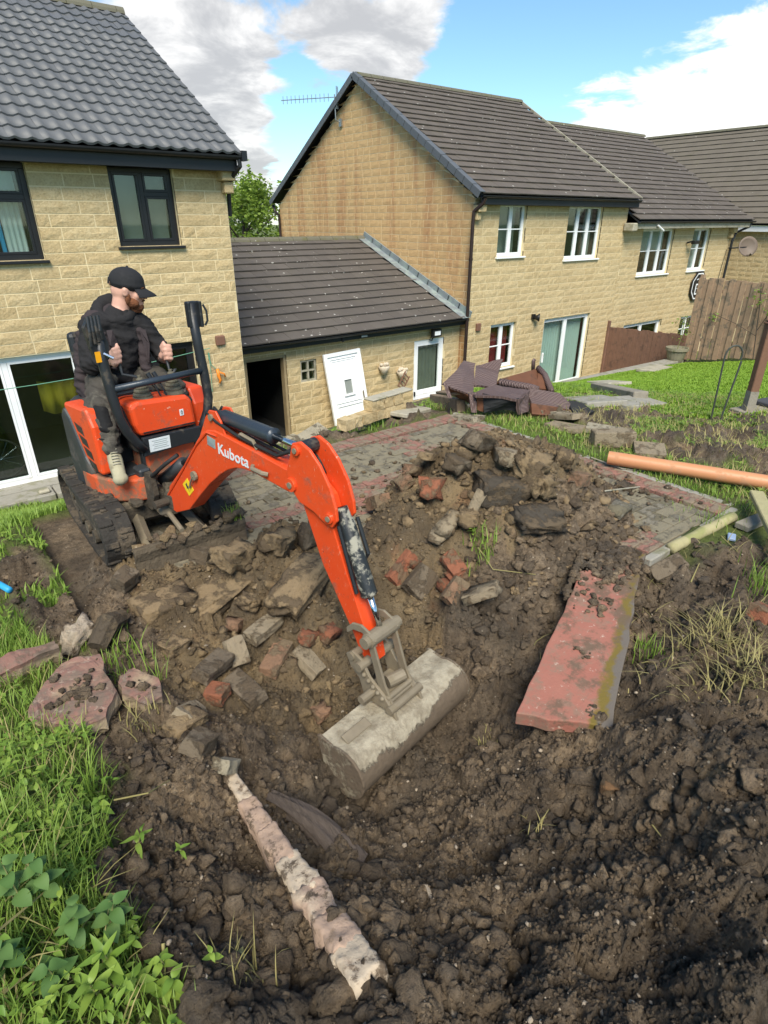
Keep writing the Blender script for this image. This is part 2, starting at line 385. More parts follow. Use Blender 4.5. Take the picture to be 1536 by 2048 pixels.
    hh = nt.math('ADD', nt.math('MULTIPLY', nt.noise(p, 26, 9, .72), 1.0), nt.math('MULTIPLY', n4, .6))
    setp(nt, b, c, nt.maprange(nt.math('SUBTRACT', n1, nt.math('MULTIPLY', wet, .3)), .1, .6, .5, .95), hh, 0, .3, .04, 1.0)
    # ---- plants
    def leafm(name, a, bcol, trans=.25, rough=.5):
        m, nt, b, o = new_mat(name)
        p = geo(nt); t = attr(nt, 'tint')
        c = nt.mix(nt.math('ADD', nt.math('MULTIPLY', t, .8), nt.math('MULTIPLY', nt.noise(p, 2.2, 4), .35)), a, bcol)
        setp(nt, b, c, rough, None, 0, .35)
        tl = nt.add('ShaderNodeBsdfTranslucent', {'Color': c})
        mx = nt.add('ShaderNodeMixShader', {0: trans})
        nt.l.new(b.outputs[0], mx.inputs[1]); nt.l.new(tl.outputs[0], mx.inputs[2]); nt.l.new(mx.outputs[0], o.inputs[0])
    leafm('grass_blade', (.115, .215, .026), (.27, .39, .07), .3, .55)
    leafm('lawn_blade', (.155, .29, .022), (.25, .385, .040), .3, .6)
    leafm('grass_dry', (.24, .22, .075), (.40, .345, .15), .25, .7)
    leafm('weed_leaf', (.095, .20, .026), (.26, .36, .06), .3, .45)
    leafm('dark_leaf', (.065, .145, .034), (.125, .215, .058), .25, .62)
    leafm('tree_leaf', (.10, .175, .02), (.26, .36, .055), .3, .5)
    simple('stem', (.16, .17, .06), .7, .3, 20)
    simple('bark', (.07, .055, .04), .9, .35, 10, bump=.8, bscale=30, dist=.02)
    simple('ornament', (.55, .47, .36), .8, .3, 40, dirt=(.24, .16, .10), dirt_amt=.4, dscale=30)
    simple('sign_black', (.012, .012, .014), .5, .1, 5, bump=.02)
    simple('dish_grey', (.14, .105, .08), .6, .15, 6)
    simple('galv', (.28, .30, .30), .4, .2, 8, .6)
    simple('lamp_black', (.012, .012, .013), .4, .2, 6)
    simple('yellow_cloth', (.40, .30, .02), .85, .2, 6)
    simple('handle_orange', (.75, .22, .02), .5, .15, 9)
    simple('plastic_blue', (.25, .33, .48), .5, .1, 9)
    simple('mat_dark', (.055, .055, .06), .9, .2, 20)
build_mats()
# ------------------------------------------------------------------ mesh helpers
WM = {}          # world matrix of every parent, kept here because the depsgraph is not evaluated yet
def wmat(o): return WM.get(o.name, Matrix.Identity(4))

def thing(name, label, cat, loc=(0, 0, 0), M=None, group=None):
    o = bpy.data.objects.new(name, None); COL.objects.link(o)
    o.empty_display_size = .1
    m = M.copy() if M is not None else Matrix.Translation(Vector(loc))
    o.matrix_local = m
    WM[o.name] = m
    tag(o, label, cat, group)
    return o
def tag(o, label=None, cat=None, group=None, kind=None):
    if label: o['label'] = label
    if cat: o['category'] = cat
    if group: o['group'] = group
    if kind: o['kind'] = kind
    return o

class MB:
    def __init__(s): s.v = []; s.f = []; s.t = []
    def add(s, vs, fs, M=None, tint=.5):
        n = len(s.v)
        s.v += [(M @ Vector(v)) if M is not None else Vector(v) for v in vs]
        s.f += [tuple(i + n for i in f) for f in fs]
        s.t += [tint] * len(vs)
        return s
    def box(s, c, sz, M=None, tint=.5, ch=0.0):
        x, y, z = (a / 2 for a in sz); cx, cy, cz = c
        if ch <= 0:
            vs = [(cx + i * x, cy + j * y, cz + k * z) for i in (-1, 1) for j in (-1, 1) for k in (-1, 1)]
            fs = [(0, 1, 3, 2), (4, 6, 7, 5), (0, 4, 5, 1), (2, 3, 7, 6), (0, 2, 6, 4), (1, 5, 7, 3)]
            return s.add(vs, fs, M, tint)
        ch = min(ch, x * .9, y * .9, z * .9)
        bm = bmesh.new(); bmesh.ops.create_cube(bm, size=1)
        for v in bm.verts: v.co = Vector((cx + v.co.x * 2 * x, cy + v.co.y * 2 * y, cz + v.co.z * 2 * z))
        bmesh.ops.bevel(bm, geom=bm.edges[:], offset=ch, segments=1, affect='EDGES')
        s.bm(bm, M, tint); return s
    def bm(s, bm, M=None, tint=.5):
        bm.verts.ensure_lookup_table()
        for i, v in enumerate(bm.verts): v.index = i
        s.add([v.co.copy() for v in bm.verts], [[v.index for v in f.verts] for f in bm.faces], M, tint)
        bm.free()
    def prism(s, poly, axis, a, b, M=None, tint=.5):
        """polygon (2d) swept along axis from a to b; axis 0: poly=(y,z) 1: (x,z) 2: (x,y)"""
        n = len(poly)
        def pt(p, w):
            return (w, p[0], p[1]) if axis == 0 else ((p[0], w, p[1]) if axis == 1 else (p[0], p[1], w))
        vs = [pt(p, a) for p in poly] + [pt(p, b) for p in poly]
        fs = [tuple(range(n)), tuple(range(2 * n - 1, n - 1, -1))] + [(i, i + n, (i + 1) % n + n, (i + 1) % n) for i in range(n)]
        return s.add(vs, fs, M, tint)
    def tube(s, path, rad, seg=10, M=None, cap=True, tint=.5):
        P = [Vector(p) for p in path]; n = len(P)
        if not isinstance(rad, (list, tuple)): rad = [rad] * n
        vs = []; up = None
        for i in range(n):
            t = (P[min(i + 1, n - 1)] - P[max(i - 1, 0)]).normalized()
            if up is None:
                up = Vector((0, 0, 1)) if abs(t.z) < .9 else Vector((1, 0, 0))
            a = t.cross(up)
            if a.length < 1e-5: a = t.orthogonal()
            a.normalize(); bb = a.cross(t).normalized(); up = bb
            for k in range(seg):
                an = 2 * math.pi * k / seg
                vs.append(P[i] + a * (math.cos(an) * rad[i]) + bb * (math.sin(an) * rad[i]))
        fs = []
        for i in range(n - 1):
            for k in range(seg):
                k2 = (k + 1) % seg
                fs.append((i * seg + k, i * seg + k2, (i + 1) * seg + k2, (i + 1) * seg + k))
        if cap:
            fs.append(tuple(range(seg - 1, -1, -1))); fs.append(tuple((n - 1) * seg + k for k in range(seg)))
        return s.add(vs, fs, M, tint)
    def ball(s, c, r, M=None, u=14, v=9, tint=.5, Rm=None):
        if not isinstance(r, (list, tuple)): r = (r, r, r)
        vs = []; fs = []
        c = Vector(c)
        for i in range(v + 1):
            th = math.pi * i / v
            for k in range(u):
                ph = 2 * math.pi * k / u
                q = Vector((r[0] * math.sin(th) * math.cos(ph), r[1] * math.sin(th) * math.sin(ph), r[2] * math.cos(th)))
                if Rm is not None: q = Rm @ q
                vs.append(c + q)
        for i in range(v):
            for k in range(u):
                k2 = (k + 1) % u
                fs.append((i * u + k, (i + 1) * u + k, (i + 1) * u + k2, i * u + k2))
        return s.add(vs, fs, M, tint)
    def lathe(s, prof, seg=20, M=None, tint=.5):
        n = len(prof); vs = []
        for r, z in prof:
            for k in range(seg):
                a = 2 * math.pi * k / seg
                vs.append((r * math.cos(a), r * math.sin(a), z))
        fs = [(i * seg + k, i * seg + (k + 1) % seg, (i + 1) * seg + (k + 1) % seg, (i + 1) * seg + k) for i in range(n - 1) for k in range(seg)]
        return s.add(vs, fs, M, tint)

def link_mesh(name, me, mat, parent):
    o = bpy.data.objects.new(name, me); COL.objects.link(o)
    if mat:
        if not me.materials: me.materials.append(MATS[mat] if isinstance(mat, str) else mat)
    if parent is not None: o.parent = parent
    return o
def mk(name, mb, mat, parent=None, M=None, smooth=False, bevel=0.0, label=None, loc=None):
    """mesh object from world coordinates (or local ones times M)"""
    T = M if M is not None else Matrix.Identity(4)
    if parent is not None:
        T = wmat(parent).inverted() @ T
    org = Vector((0, 0, 0))
    if parent is None:
        pts = [T @ v for v in mb.v]
        if loc is None:
            c = sum(pts, Vector()) / max(1, len(pts)); org = Vector((c.x, c.y, min(p.z for p in pts)))
        else: org = Vector(loc)
        vs = [p - org for p in pts]
    else:
        vs = [T @ v for v in mb.v]
    me = bpy.data.meshes.new(name)
    me.from_pydata(vs, [], mb.f)
    a = me.attributes.new('tint', 'FLOAT', 'POINT'); a.data.foreach_set('value', mb.t)
    if smooth: me.polygons.foreach_set('use_smooth', [True] * len(me.polygons))
    o = link_mesh(name, me, mat, parent)
    if parent is None: o.location = org
    WM[o.name] = (wmat(parent) if parent is not None else Matrix.Translation(org))
    if bevel > 0:
        md = o.modifiers.new('bevel', 'BEVEL'); md.width = bevel; md.segments = 2; md.limit_method = 'ANGLE'; md.angle_limit = R(35)
        if smooth is False:
            me.polygons.foreach_set('use_smooth', [False] * len(me.polygons))
    if label: o['label'] = label
    return o
def dup(root, M):
    """copy of a thing with copies of its parts and sub-parts"""
    r = root.copy(); COL.objects.link(r); r.matrix_local = M; WM[r.name] = M.copy()
    for ch in list(root.children):
        c = ch.copy(); COL.objects.link(c); c.parent = r; WM[c.name] = M.copy()
        for g in list(ch.children):
            d = g.copy(); COL.objects.link(d); d.parent = c
    return r

def big_mesh(name, V, F, mat, attrs=None, smooth=False, parent=None):
    """numpy arrays -> mesh; F is (m,3) or (m,4)"""
    V = np.asarray(V, np.float32); F = np.asarray(F, np.int32)
    me = bpy.data.meshes.new(name)
    me.vertices.add(len(V)); me.vertices.foreach_set('co', V.ravel())
    k = F.shape[1]
    me.loops.add(F.size); me.loops.foreach_set('vertex_index', F.ravel())
    me.polygons.add(len(F)); me.polygons.foreach_set('loop_start', np.arange(0, F.size, k, dtype=np.int32))
    me.polygons.foreach_set('loop_total', np.full(len(F), k, np.int32))
    if smooth: me.polygons.foreach_set('use_smooth', np.ones(len(F), bool))
    me.update(calc_edges=True)
    for n, arr in (attrs or {}).items():
        a = me.attributes.new(n, 'FLOAT', 'POINT'); a.data.foreach_set('value', np.asarray(arr, np.float32))
    return link_mesh(name, me, mat, parent)

def frame(o, x, z=None, y=None):
    """matrix with origin o, x axis along x, z as near as possible to z"""
    X = Vector(x).normalized()
    Z = Vector(z if z is not None else (0, 0, 1))
    Y = Z.cross(X)
    if Y.length < 1e-5: Y = X.orthogonal()
    Y.normalize(); Z = X.cross(Y).normalized()
    m = Matrix((X, Y, Z)).transposed().to_4x4(); m.translation = Vector(o)
    return m

# ------------------------------------------------------------------ numpy noise
def _hash(ix, iy, s):
    h = (ix.astype(np.int64) * 374761393 + iy.astype(np.int64) * 668265263 + s * 1442695041) & 0xffffffff
    h = ((h ^ (h >> 13)) * 1274126177) & 0xffffffff
    h = ((h ^ (h >> 16)) * 2246822519) & 0xffffffff
    return ((h ^ (h >> 15)) & 0xffffff) / float(0x1000000)
def perlin(x, y, s=0):
    ix = np.floor(x); iy = np.floor(y); fx = x - ix; fy = y - iy
    u = fx * fx * fx * (fx * (fx * 6 - 15) + 10); v = fy * fy * fy * (fy * (fy * 6 - 15) + 10)
    def g(dx, dy):
        a = _hash(ix + dx, iy + dy, s) * 2 * np.pi
        return np.cos(a) * (fx - dx) + np.sin(a) * (fy - dy)
    a = g(0, 0) * (1 - u) + g(1, 0) * u; b = g(0, 1) * (1 - u) + g(1, 1) * u
    return (a * (1 - v) + b * v) * 1.5
def fbm(x, y, sc, oct=4, s=0, gain=.5):
    r = 0; a = 1; f = sc
    for i in range(oct):
        r = r + a * perlin(x * f + 17.3 * i, y * f - 9.1 * i, s + i); a *= gain; f *= 2.03
    return r
def cell(x, y, sc, s=0, full=False):
    """F1 distance, per-cell random"""
    x = x * sc; y = y * sc; ix = np.floor(x); iy = np.floor(y)
    best = np.full(x.shape, 9.); rnd = np.zeros(x.shape); ox = np.zeros(x.shape); oy = np.zeros(x.shape)
    for dx in (-1, 0, 1):
        for dy in (-1, 0, 1):
            cx = ix + dx; cy = iy + dy
            px = cx + _hash(cx, cy, s); py = cy + _hash(cx, cy, s + 7)
            d = (px - x) ** 2 + (py - y) ** 2
            m = d < best
            best = np.where(m, d, best); rnd = np.where(m, _hash(cx, cy, s + 13), rnd); ox = np.where(m, x - px, ox); oy = np.where(m, y - py, oy)
    if full: return np.sqrt(best), rnd, ox, oy
    return np.sqrt(best), rnd
def sstep(v, a, b):
    t = np.clip((v - a) / (b - a), 0, 1); return t * t * (3 - 2 * t)
def poly_sd(x, y, poly):
    """signed distance to a polygon, negative inside"""
    P = np.array(poly, float); n = len(P)
    d = np.full(x.shape, 1e9); ins = np.zeros(x.shape, bool)
    for i in range(n):
        ax, ay = P[i]; bx, by = P[(i + 1) % n]
        ex, ey = bx - ax, by - ay
        t = np.clip(((x - ax) * ex + (y - ay) * ey) / (ex * ex + ey * ey + 1e-12), 0, 1)
        d = np.minimum(d, (x - ax - t * ex) ** 2 + (y - ay - t * ey) ** 2)
        c = ((ay > y) != (by > y)) & (x < (bx - ax) * (y - ay) / (by - ay + 1e-12) + ax)
        ins ^= c
    d = np.sqrt(d)
    return np.where(ins, -d, d)

# ------------------------------------------------------------------ where things stand
def ray_z(px, py, z):
    d = pix_dir(px, py); t = (z - CAMH) / d.z
    return Vector((d.x * t, d.y * t, z))
def ray_plane(px, py, p, n):
    d = pix_dir(px, py); c = Vector((0, 0, CAMH)); p = Vector(p); n = Vector(n)
    return c + d * ((p - c).dot(n) / d.dot(n))
# ------------------------------------------------------------------ terrain
PATIO = (0.32, 1.58, 4.57, 4.63)        # x0, y0, x1, y1 ; top at z = 0
_ctl = []
for px, py, z in [  # the dug ground, the banks and the garden round it (image place, height above the patio)
    (750, 1570, -.50), (640, 1440, -.42), (500, 1330, -.28), (400, 1250, -.17), (600, 1290, -.30), (850, 1270, -.38), (900, 1420, -.50), (1000, 1480, -.45),
    (950, 1230, -.22), (1010, 1330, -.32), (600, 1690, -.40), (700, 1640, -.46), (300, 1600, .0), (300, 1800, .10), (450, 1920, .12), (600, 2000, .07), (780, 1760, -.28),
    (860, 1900, -.06), (1000, 1690, -.30), (1120, 1580, -.25), (1300, 1540, .05), (1230, 1500, -.10), (1450, 1470, .17), (1180, 1640, -.24), (1330, 1660, -.02), (1500, 1620, .20), (1150, 1800, -.12), (1400, 1300, -.13), (1330, 1200, -.17), (1310, 1330, -.20), (1270, 1420, -.19),
    (1510, 1230, -.03), (1000, 2020, .12), (1300, 1880, .16), (1510, 1780, .24), (1520, 2040, .36), (100, 1550, .15), (60, 1800, .36), (20, 1300, .03), (150, 1430, .02),
    (430, 1560, -.06), (560, 1800, -.04), (350, 1460, -.02), (260, 1240, -.03), (330, 1180, .0), (520, 1140, .0), (700, 1120, -.05), (620, 1200, -.16), (430, 1200, -.12), (760, 1160, -.14)]:
    p = ray_z(px, py, z); _ctl.append((p.x, p.y, z))
_ctl += [(x, y, 0.) for x in (.3, 1.6, 3.0, 4.4) for y in (3.6, 4.5)] + [(4.4, 2.4, 0), (3.6, 1.7, 0), (4.4, 1.6, -.02), (5.2, 1.5, -.02), (5.3, 3.0, -.03), (5.2, 4.5, -.08), (6.2, 1.0, -.04)]
_ctl += [(-.3, 3.4, .0), (-.4, 2.4, .05), (-1.0, 3.6, 0), (-1.5, 2, .3), (-1.2, .5, .5), (0, -.8, .35), (1.5, -1.2, .45), (3.2, -.5, .25), (4, .4, .05), (0, 0, .3), (3.0, .3, .1)]
_ctl += [(0, 5.5, -.45), (-2, 6, -.6), (1.5, 6.5, -.75), (0, 8.5, -1.52), (3, 8.5, -1.85), (-3, 9, -1.5), (0, 10.0, -2.0), (4.7, 10.3, -2.0), (-3, 10.0, -1.98), (-3, 12, -1.9), (2, 13, -1.95)]
_ctl += [(3, 5.8, -.50), (3.3, 6.6, -.85), (4.6, 6.0, -.40), (5.6, 8, -1.25), (8, 8, -1.05), (6.5, 9.6, -1.75), (9, 9.8, -1.7), (5.2, 11.7, -2.68), (8, 11.8, -2.72), (11.5, 11.7, -2.6), (6.5, 6.0, -.45), (8, 6.4, -.62)]
_ctl += [(6.8, 3.55, -.25), (8.5, 3.0, -.24), (9, 5.2, -.62), (12.1, 8.9, -1.72), (18.7, 8.6, -1.98), (18.7, 7.2, -1.70), (18, 4, -.95), (14, 5, -.95), (12, 2.5, -.35), (22, 8, -1.9), (9, 0, .1), (16, 0, 0)]
_ctl += [(14, 13, -2.4), (20, 14, -2.5), (26, 13, -2.5), (30, 6, -1.5), (30, 16, -2.5)]
def _tps_fit(ctl):
    P = np.array(ctl); n = len(P)
    d2 = ((P[:, None, :2] - P[None, :, :2]) ** 2).sum(-1)
    K = .5 * d2 * np.log(d2 + 1e-9) + np.eye(n) * .01
    A = np.zeros((n + 3, n + 3)); A[:n, :n] = K; A[:n, n] = 1; A[:n, n + 1:] = P[:, :2]; A[n, :n] = 1; A[n + 1:, :n] = P[:, :2].T
    return P, np.linalg.solve(A, np.concatenate([P[:, 2], np.zeros(3)]))
_P, _Wt = _tps_fit(_ctl)
def tps(x, y):
    n = len(_P); r = _Wt[n] + _Wt[n + 1] * x + _Wt[n + 2] * y
    for i in range(n):
        d2 = (x - _P[i, 0]) ** 2 + (y - _P[i, 1]) ** 2
        r = r + _Wt[i] * .5 * d2 * np.log(d2 + 1e-9)
    return r
def _px_poly(pts, z=0.): return [tuple(ray_z(px, py, z)[:2]) for px, py in pts]
# outline of the bare soil
SOIL = _px_poly([(185, 1075), (150, 1150), (165, 1240), (205, 1330), (230, 1400), (200, 1480)]) + _px_poly([(245, 1560), (250, 1680), (215, 1800), (310, 1930), (360, 2040)], .08) + \
    [(0.25, .2), (1.0, -1.5), (4.2, -1.2)] + [tuple(ray_z(1700, 1500, 0)[:2])] + _px_poly([(1640, 1130), (1480, 1090), (1330, 1120), (1285, 1085), (1275, 1000), (1190, 955), (1130, 915), (1010, 895), (900, 905), (790, 990), (730, 1050), (640, 1075), (560, 1050), (510, 1060), (480, 1100), (340, 1110)])
CLAY = [(_px_poly([(240, 1130), (430, 1090), (640, 1090), (820, 1110), (900, 1270), (800, 1330), (640, 1400), (470, 1440), (330, 1420), (300, 1250)], -.15), 1.0),
        (_px_poly([(760, 960), (960, 880), (1120, 900), (1200, 980), (1120, 1060), (960, 1150), (780, 1150), (720, 1050)]), .95),
        (_px_poly([(1360, 1420), (1536, 1380), (1536, 1500), (1400, 1480)]), .35),
        (_px_poly([(1340, 1560), (1450, 1560), (1440, 1640), (1330, 1620)]), .7)]
HEAP = (3.2, 2.72, .50)
def heap(x, y):
    # long axis runs across the view
    dx, dy = x - 3.13, y - 2.62
    a = dx * .789 - dy * .614; b = dx * .614 + dy * .789
    b = np.where(b > 0, b / .66, b / 1.05); a = np.where(a > 0, a / 1.0, a / 1.12)
    r = np.sqrt(a * a + b * b)
    return np.clip(1 - r, 0, 1) ** .90 * .62 * (1 - .16 * np.clip(1 - r / .25, 0, 1))
def base_h(x, y):
    x = np.asarray(x, float); y = np.asarray(y, float)
    rr = np.sqrt((x - 4) ** 2 + (y - 4) ** 2)
    z = tps(np.clip(x, -4, 31), np.clip(y, -2.5, 17))
    z = np.where((x > 11.9) & (y > 9.1), -2.95, z)
    z = np.where((y > 10.52) & (x < 4.9), -1.95, z)
    z = np.where((y > 12.0) & (x >= 4.9), np.minimum(z, -2.75), z)
    z = z * (1 - sstep(rr, 30, 60)) + -3.2 * sstep(rr, 30, 60)
    inp = (x > PATIO[0]) & (x < PATIO[2]) & (y > PATIO[1]) & (y < PATIO[3])
    sd = poly_sd(x, y, SOIL)
    soft = sstep(sd, -.25, .05)
    z = np.where(inp, z * (1 - soft) + np.minimum(-.02, z) * 0 + (-.075) * soft, z)
    return z + heap(x, y)
def soil_mask(x, y):
    sd = poly_sd(x, y, SOIL) + fbm(x, y, 2.2, 4, 3) * .09 + fbm(x, y, 11, 2, 8) * .025
    m = sstep(sd, .05, -.05)
    # bare patches in the right-hand grass, wheel-marked strip left of the machine, litter beyond the patio
    n = fbm(x, y, 1.1, 4, 21)
    right = sstep(x, 4.9, 5.4) * sstep(x, 9.5, 7.0) * sstep(y, 5.2, 3.8)
    m = np.maximum(m, right * sstep(n + .34 * sstep(x, 5.0, 5.8) * sstep(x, 8.4, 6.8), .08, .3))
    near_r = sstep(y, 1.9, 1.2) * sstep(x, 3.3, 4.0) * sstep(x, 7, 5)
    m = np.maximum(m, near_r * sstep(n, -.12, .18))
    strip = sstep(np.abs(x - .22 + (y - 3.2) * .16), .24, .1) * sstep(y, 4.6, 4.0) * sstep(y, 2.3, 2.9)
    m = np.maximum(m, strip * sstep(fbm(x, y, 3.0, 3, 33), -.35, .1))
    far = sstep(y, 4.62, 4.7) * sstep(x, 1.8, 2.3) * sstep(x, 9.2, 8) * sstep(y, 10.5, 8.5)
    m = np.maximum(m, far * sstep(fbm(x, y, 1.5, 4, 41), -.12, .15))
    inp = (x > PATIO[0]) & (x < PATIO[2]) & (y > PATIO[1]) & (y < PATIO[3])
    return np.where(inp, 1.0, m)
def clay_mask(x, y):
    r = np.zeros_like(x)
    for poly, a in CLAY:
        sd = poly_sd(x, y, poly) + fbm(x, y, 2.5, 3, 51) * .12
        r = np.maximum(r, a * sstep(sd, .12, -.12))
    return r
def ground_h(x, y, detail=True):
    x = np.asarray(x, float); y = np.asarray(y, float)
    z = base_h(x, y)
    so = soil_mask(x, y)
    dug = so * (1 - sstep(np.sqrt(x * x + y * y), 7, 10))
    inp = (x > PATIO[0]) & (x < PATIO[2]) & (y > PATIO[1]) & (y < PATIO[3])
    sd = poly_sd(x, y, SOIL)
    dug = np.where(inp, sstep(sd, .0, -.12), dug)
    # lumps of several sizes, rough breaks and ridges
    wx = x + fbm(x, y, 5, 2, 61) * .05; wy = y + fbm(x, y, 5, 2, 71) * .05
    def blocks(sc, s, amp_, pw):
        # broken lumps: every piece has its own height and its own tilted face
        f, q, ox, oy = cell(wx + fbm(x, y, sc * 1.6, 2, s + 300) * .22 / sc, wy + fbm(x, y, sc * 1.6, 2, s + 310) * .22 / sc, sc, s, True)
        an = q * 61.7; return amp_ * (q ** pw + (ox * np.cos(an) + oy * np.sin(an)) * .75 * q) * (1 - sstep(f, .42, .78))
    f4, r4 = cell(wx, wy, 74, 5)
    calm = sstep(fbm(x, y, .9, 3, 81), .1, .45) * .55      # smoother, bucket-scraped areas
    heapw = np.clip(heap(x, y) / .25, 0, 1)
    amp = (1 - calm)
    h = blocks(5.5, 1, .076, 1.0) * (1 + .5 * heapw) - .03 + blocks(12, 2, .054, 1.6) + blocks(28, 3, .026, 1.6)
    h = h + np.sqrt(np.clip(1 - (f4 / .7) ** 2, 0, 1)) * (r4 ** 1.4) * .012
    h = h * amp + fbm(x, y, 3.2, 5, 91, .55) * .050 + np.abs(fbm(x, y, 9, 4, 101, .6)) * .030 - .02
    h = h + fbm(x, y, 42, 3, 111, .6) * .0075
    # big broken ledges and scooped faces
    f0, r0 = cell(x + fbm(x, y, 2.2, 3, 141) * .16, y + fbm(x, y, 2.2, 3, 151) * .16, 2.1, 4)
    h = h + (np.clip(1 - (f0 / .85) ** 2, 0, 1) * (r0 - .35) * .17 + (np.abs(fbm(x, y, 1.7, 4, 161, .55)) - .25) * .11) * (1 - .6 * heapw)
    z = z + dug * h * (.8 - .25 * heapw)
    z = z + (1 - so) * fbm(x, y, 2.5, 4, 121) * .018 * (1 - sstep(np.sqrt(x * x + y * y), 8, 12) * .5)
    return np.where(inp & (dug < .02), np.minimum(z, -.014), z)

def make_ground():
    a1 = np.linspace(-52, 52, 560); a0 = np.linspace(-180, -52, 46)[:-1]; a2 = np.linspace(52, 180, 46)[1:]
    ang = np.radians(np.concatenate([a0, a1, a2])) + YAW
    rs = [.03, .12, .22]; r = .30
    while r < 6.5: rs.append(r); r *= 1.0068
    while r < 26: rs.append(r); r *= 1.018
    while r < 700: rs.append(r); r *= 1.16
    rs = np.array(rs)
    Rr, A = np.meshgrid(rs, ang, indexing='ij')
    X = Rr * np.sin(A); Y = Rr * np.cos(A)
    Z = ground_h(X, Y)
    V = np.stack([X, Y, Z], -1).reshape(-1, 3)
    nr, na = X.shape
    i = np.arange(nr - 1)[:, None] * na + np.arange(na - 1)[None]
    i = i.ravel()
    F = np.stack([i, i + na, i + na + 1, i + 1], -1)
    so = soil_mask(X, Y).ravel(); cl = clay_mask(X, Y).ravel()
    o = big_mesh('ground', V, F, 'ground', {'soil': so, 'clay': cl, 'tint': np.clip(.5 + fbm(X, Y, 4.0, 4, 171).ravel() * .6, 0, 1)}, smooth=True)
    tag(o, 'muddy dug garden soil with grassy edges sloping to the houses', kind='structure')
make_ground()

def gz(x, y): return float(ground_h(np.array([x]), np.array([y]))[0])
def _bh(x, y): return float(base_h(np.array([x]), np.array([y]))[0])
def G(px, py, exact=True):
    """point of the ground seen at an image place (march along the ray)"""
    d = pix_dir(px, py)
    n = 260; ts = .6 * (28 / .6) ** (np.arange(n) / (n - 1.))
    x = d.x * ts; y = d.y * ts; zr = CAMH + d.z * ts
    g = ground_h(x, y)
    k = int(np.argmax(zr < g)) if (zr < g).any() else n - 1
    if k == 0: k = 1
    t0, t1 = ts[k - 1], ts[k]
    tt = np.linspace(t0, t1, 40); g = ground_h(d.x * tt, d.y * tt); zz = CAMH + d.z * tt
    j = int(np.argmax(zz < g)) if (zz < g).any() else 39
    return Vector((d.x * tt[j], d.y * tt[j], float(g[j])))
# ------------------------------------------------------------------ building kit
rnd = random.Random(7)
CAMP = Vector((0, 0, CAMH))
def rect_minus(r, cuts):
    out = [r]
    for (a0, a1, z0, z1) in cuts:
        nx = []
        for (b0, b1, y0, y1) in out:
            if a1 <= b0 or a0 >= b1 or z1 <= y0 or z0 >= y1: nx.append((b0, b1, y0, y1)); continue
            if a0 > b0: nx.append((b0, a0, y0, y1))
            if a1 < b1: nx.append((a1, b1, y0, y1))
            m0, m1 = max(a0, b0), min(a1, b1)
            if z0 > y0: nx.append((m0, m1, y0, z0))
            if z1 < y1: nx.append((m0, m1, z1, y1))
        out = nx
    return [r for r in out if r[1] - r[0] > .03 and r[3] - r[2] > .03]
def stone_shape(mb, a0, a1, zb, zl, zr, M, rough, tint):
    nx = max(3, min(5, int((a1 - a0) / .13) + 2)); nz = 3
    vs = []; fs = []
    for j in range(nz):
        for i in range(nx):
            u = i / (nx - 1); w = j / (nz - 1)
            zt = zl + (zr - zl) * u
            edge = i in (0, nx - 1) or j in (0, nz - 1)
            y = -.004 if edge else -(.007 + rnd.random() * rough * .62)
            a = a0 + (a1 - a0) * u; z = zb + (zt - zb) * w
            if not edge: a += rnd.uniform(-.02, .02); z += rnd.uniform(-.014, .014)
            vs.append((a, y + (rnd.uniform(-.002, .002) if edge else 0), z))
    for j in range(nz - 1):
        for i in range(nx - 1):
            q = j * nx + i; fs.append((q, q + 1, q + nx + 1, q + nx))
    per = [i for i in range(nx)] + [j * nx + nx - 1 for j in range(1, nz)] + [(nz - 1) * nx + i for i in range(nx - 2, -1, -1)] + [j * nx for j in range(nz - 2, 0, -1)]
    n = len(vs)
    vs += [(vs[q][0], .03, vs[q][2]) for q in per]
    for k in range(len(per)):
        k2 = (k + 1) % len(per); fs.append((per[k], n + k, n + k2, per[k2]))
    mb.add(vs, fs, M, tint)
def stone_list(W, z0, z1, openings, ch, lens, top=None, seed=1):
    r = random.Random(seed); out = []; z = z0; joint = .017
    while z < z1 - .04:
        zt = min(z1, z + ch); a = -r.random() * lens[1]
        while a < W:
            L = r.uniform(*lens)
            if r.random() < .12: L *= .5
            s = (max(0, a) + joint / 2, min(W, a + L) - joint / 2, z + joint / 2, zt - joint / 2)
            a += L
            if s[1] - s[0] < .04: continue
            for (b0, b1, y0, y1) in rect_minus(s, openings):
                if top:
                    l, q = min(y1, top(b0)), min(y1, top(b1))
                    if max(l, q) < y0 + .02: continue
                    out.append((b0, b1, y0, max(l, y0 + .004), max(q, y0 + .004)))
                else: out.append((b0, b1, y0, y1, y1))
        z = zt
    return out
def lay_stones(walls, mat_by_wall, n_obj=300, name='stone'):
    """walls: list of (part object, M, stones, rough); the stones that show largest are objects of their own"""
    allst = []
    for wi, (par, M, st, rough) in enumerate(walls):
        for s in st:
            c = M @ Vector(((s[0] + s[1]) / 2, 0, (s[2] + s[3]) / 2))
            nrm = (M.to_3x3() @ Vector((0, -1, 0)))
            v = CAMP - c
            allst.append((-(s[1] - s[0]) * (s[3] - s[2]) * max(.05, v.normalized().dot(nrm)) / v.length_squared, wi, s))
    allst.sort(key=lambda q: q[0])
    rest = [MB() for _ in walls]
    for k, (_, wi, s) in enumerate(allst):
        par, M, st, rough = walls[wi]
        t = rnd.random()
        if k < n_obj:
            mb = MB(); stone_shape(mb, *s, M, rough, t)
            mk(name, mb, mat_by_wall[wi], par)
        else: stone_shape(rest[wi], *s, M, rough, t)
    for wi, mb in enumerate(rest):
        if mb.v:
            tag(mk('stonework', mb, mat_by_wall[wi], walls[wi][0]), kind='stuff')
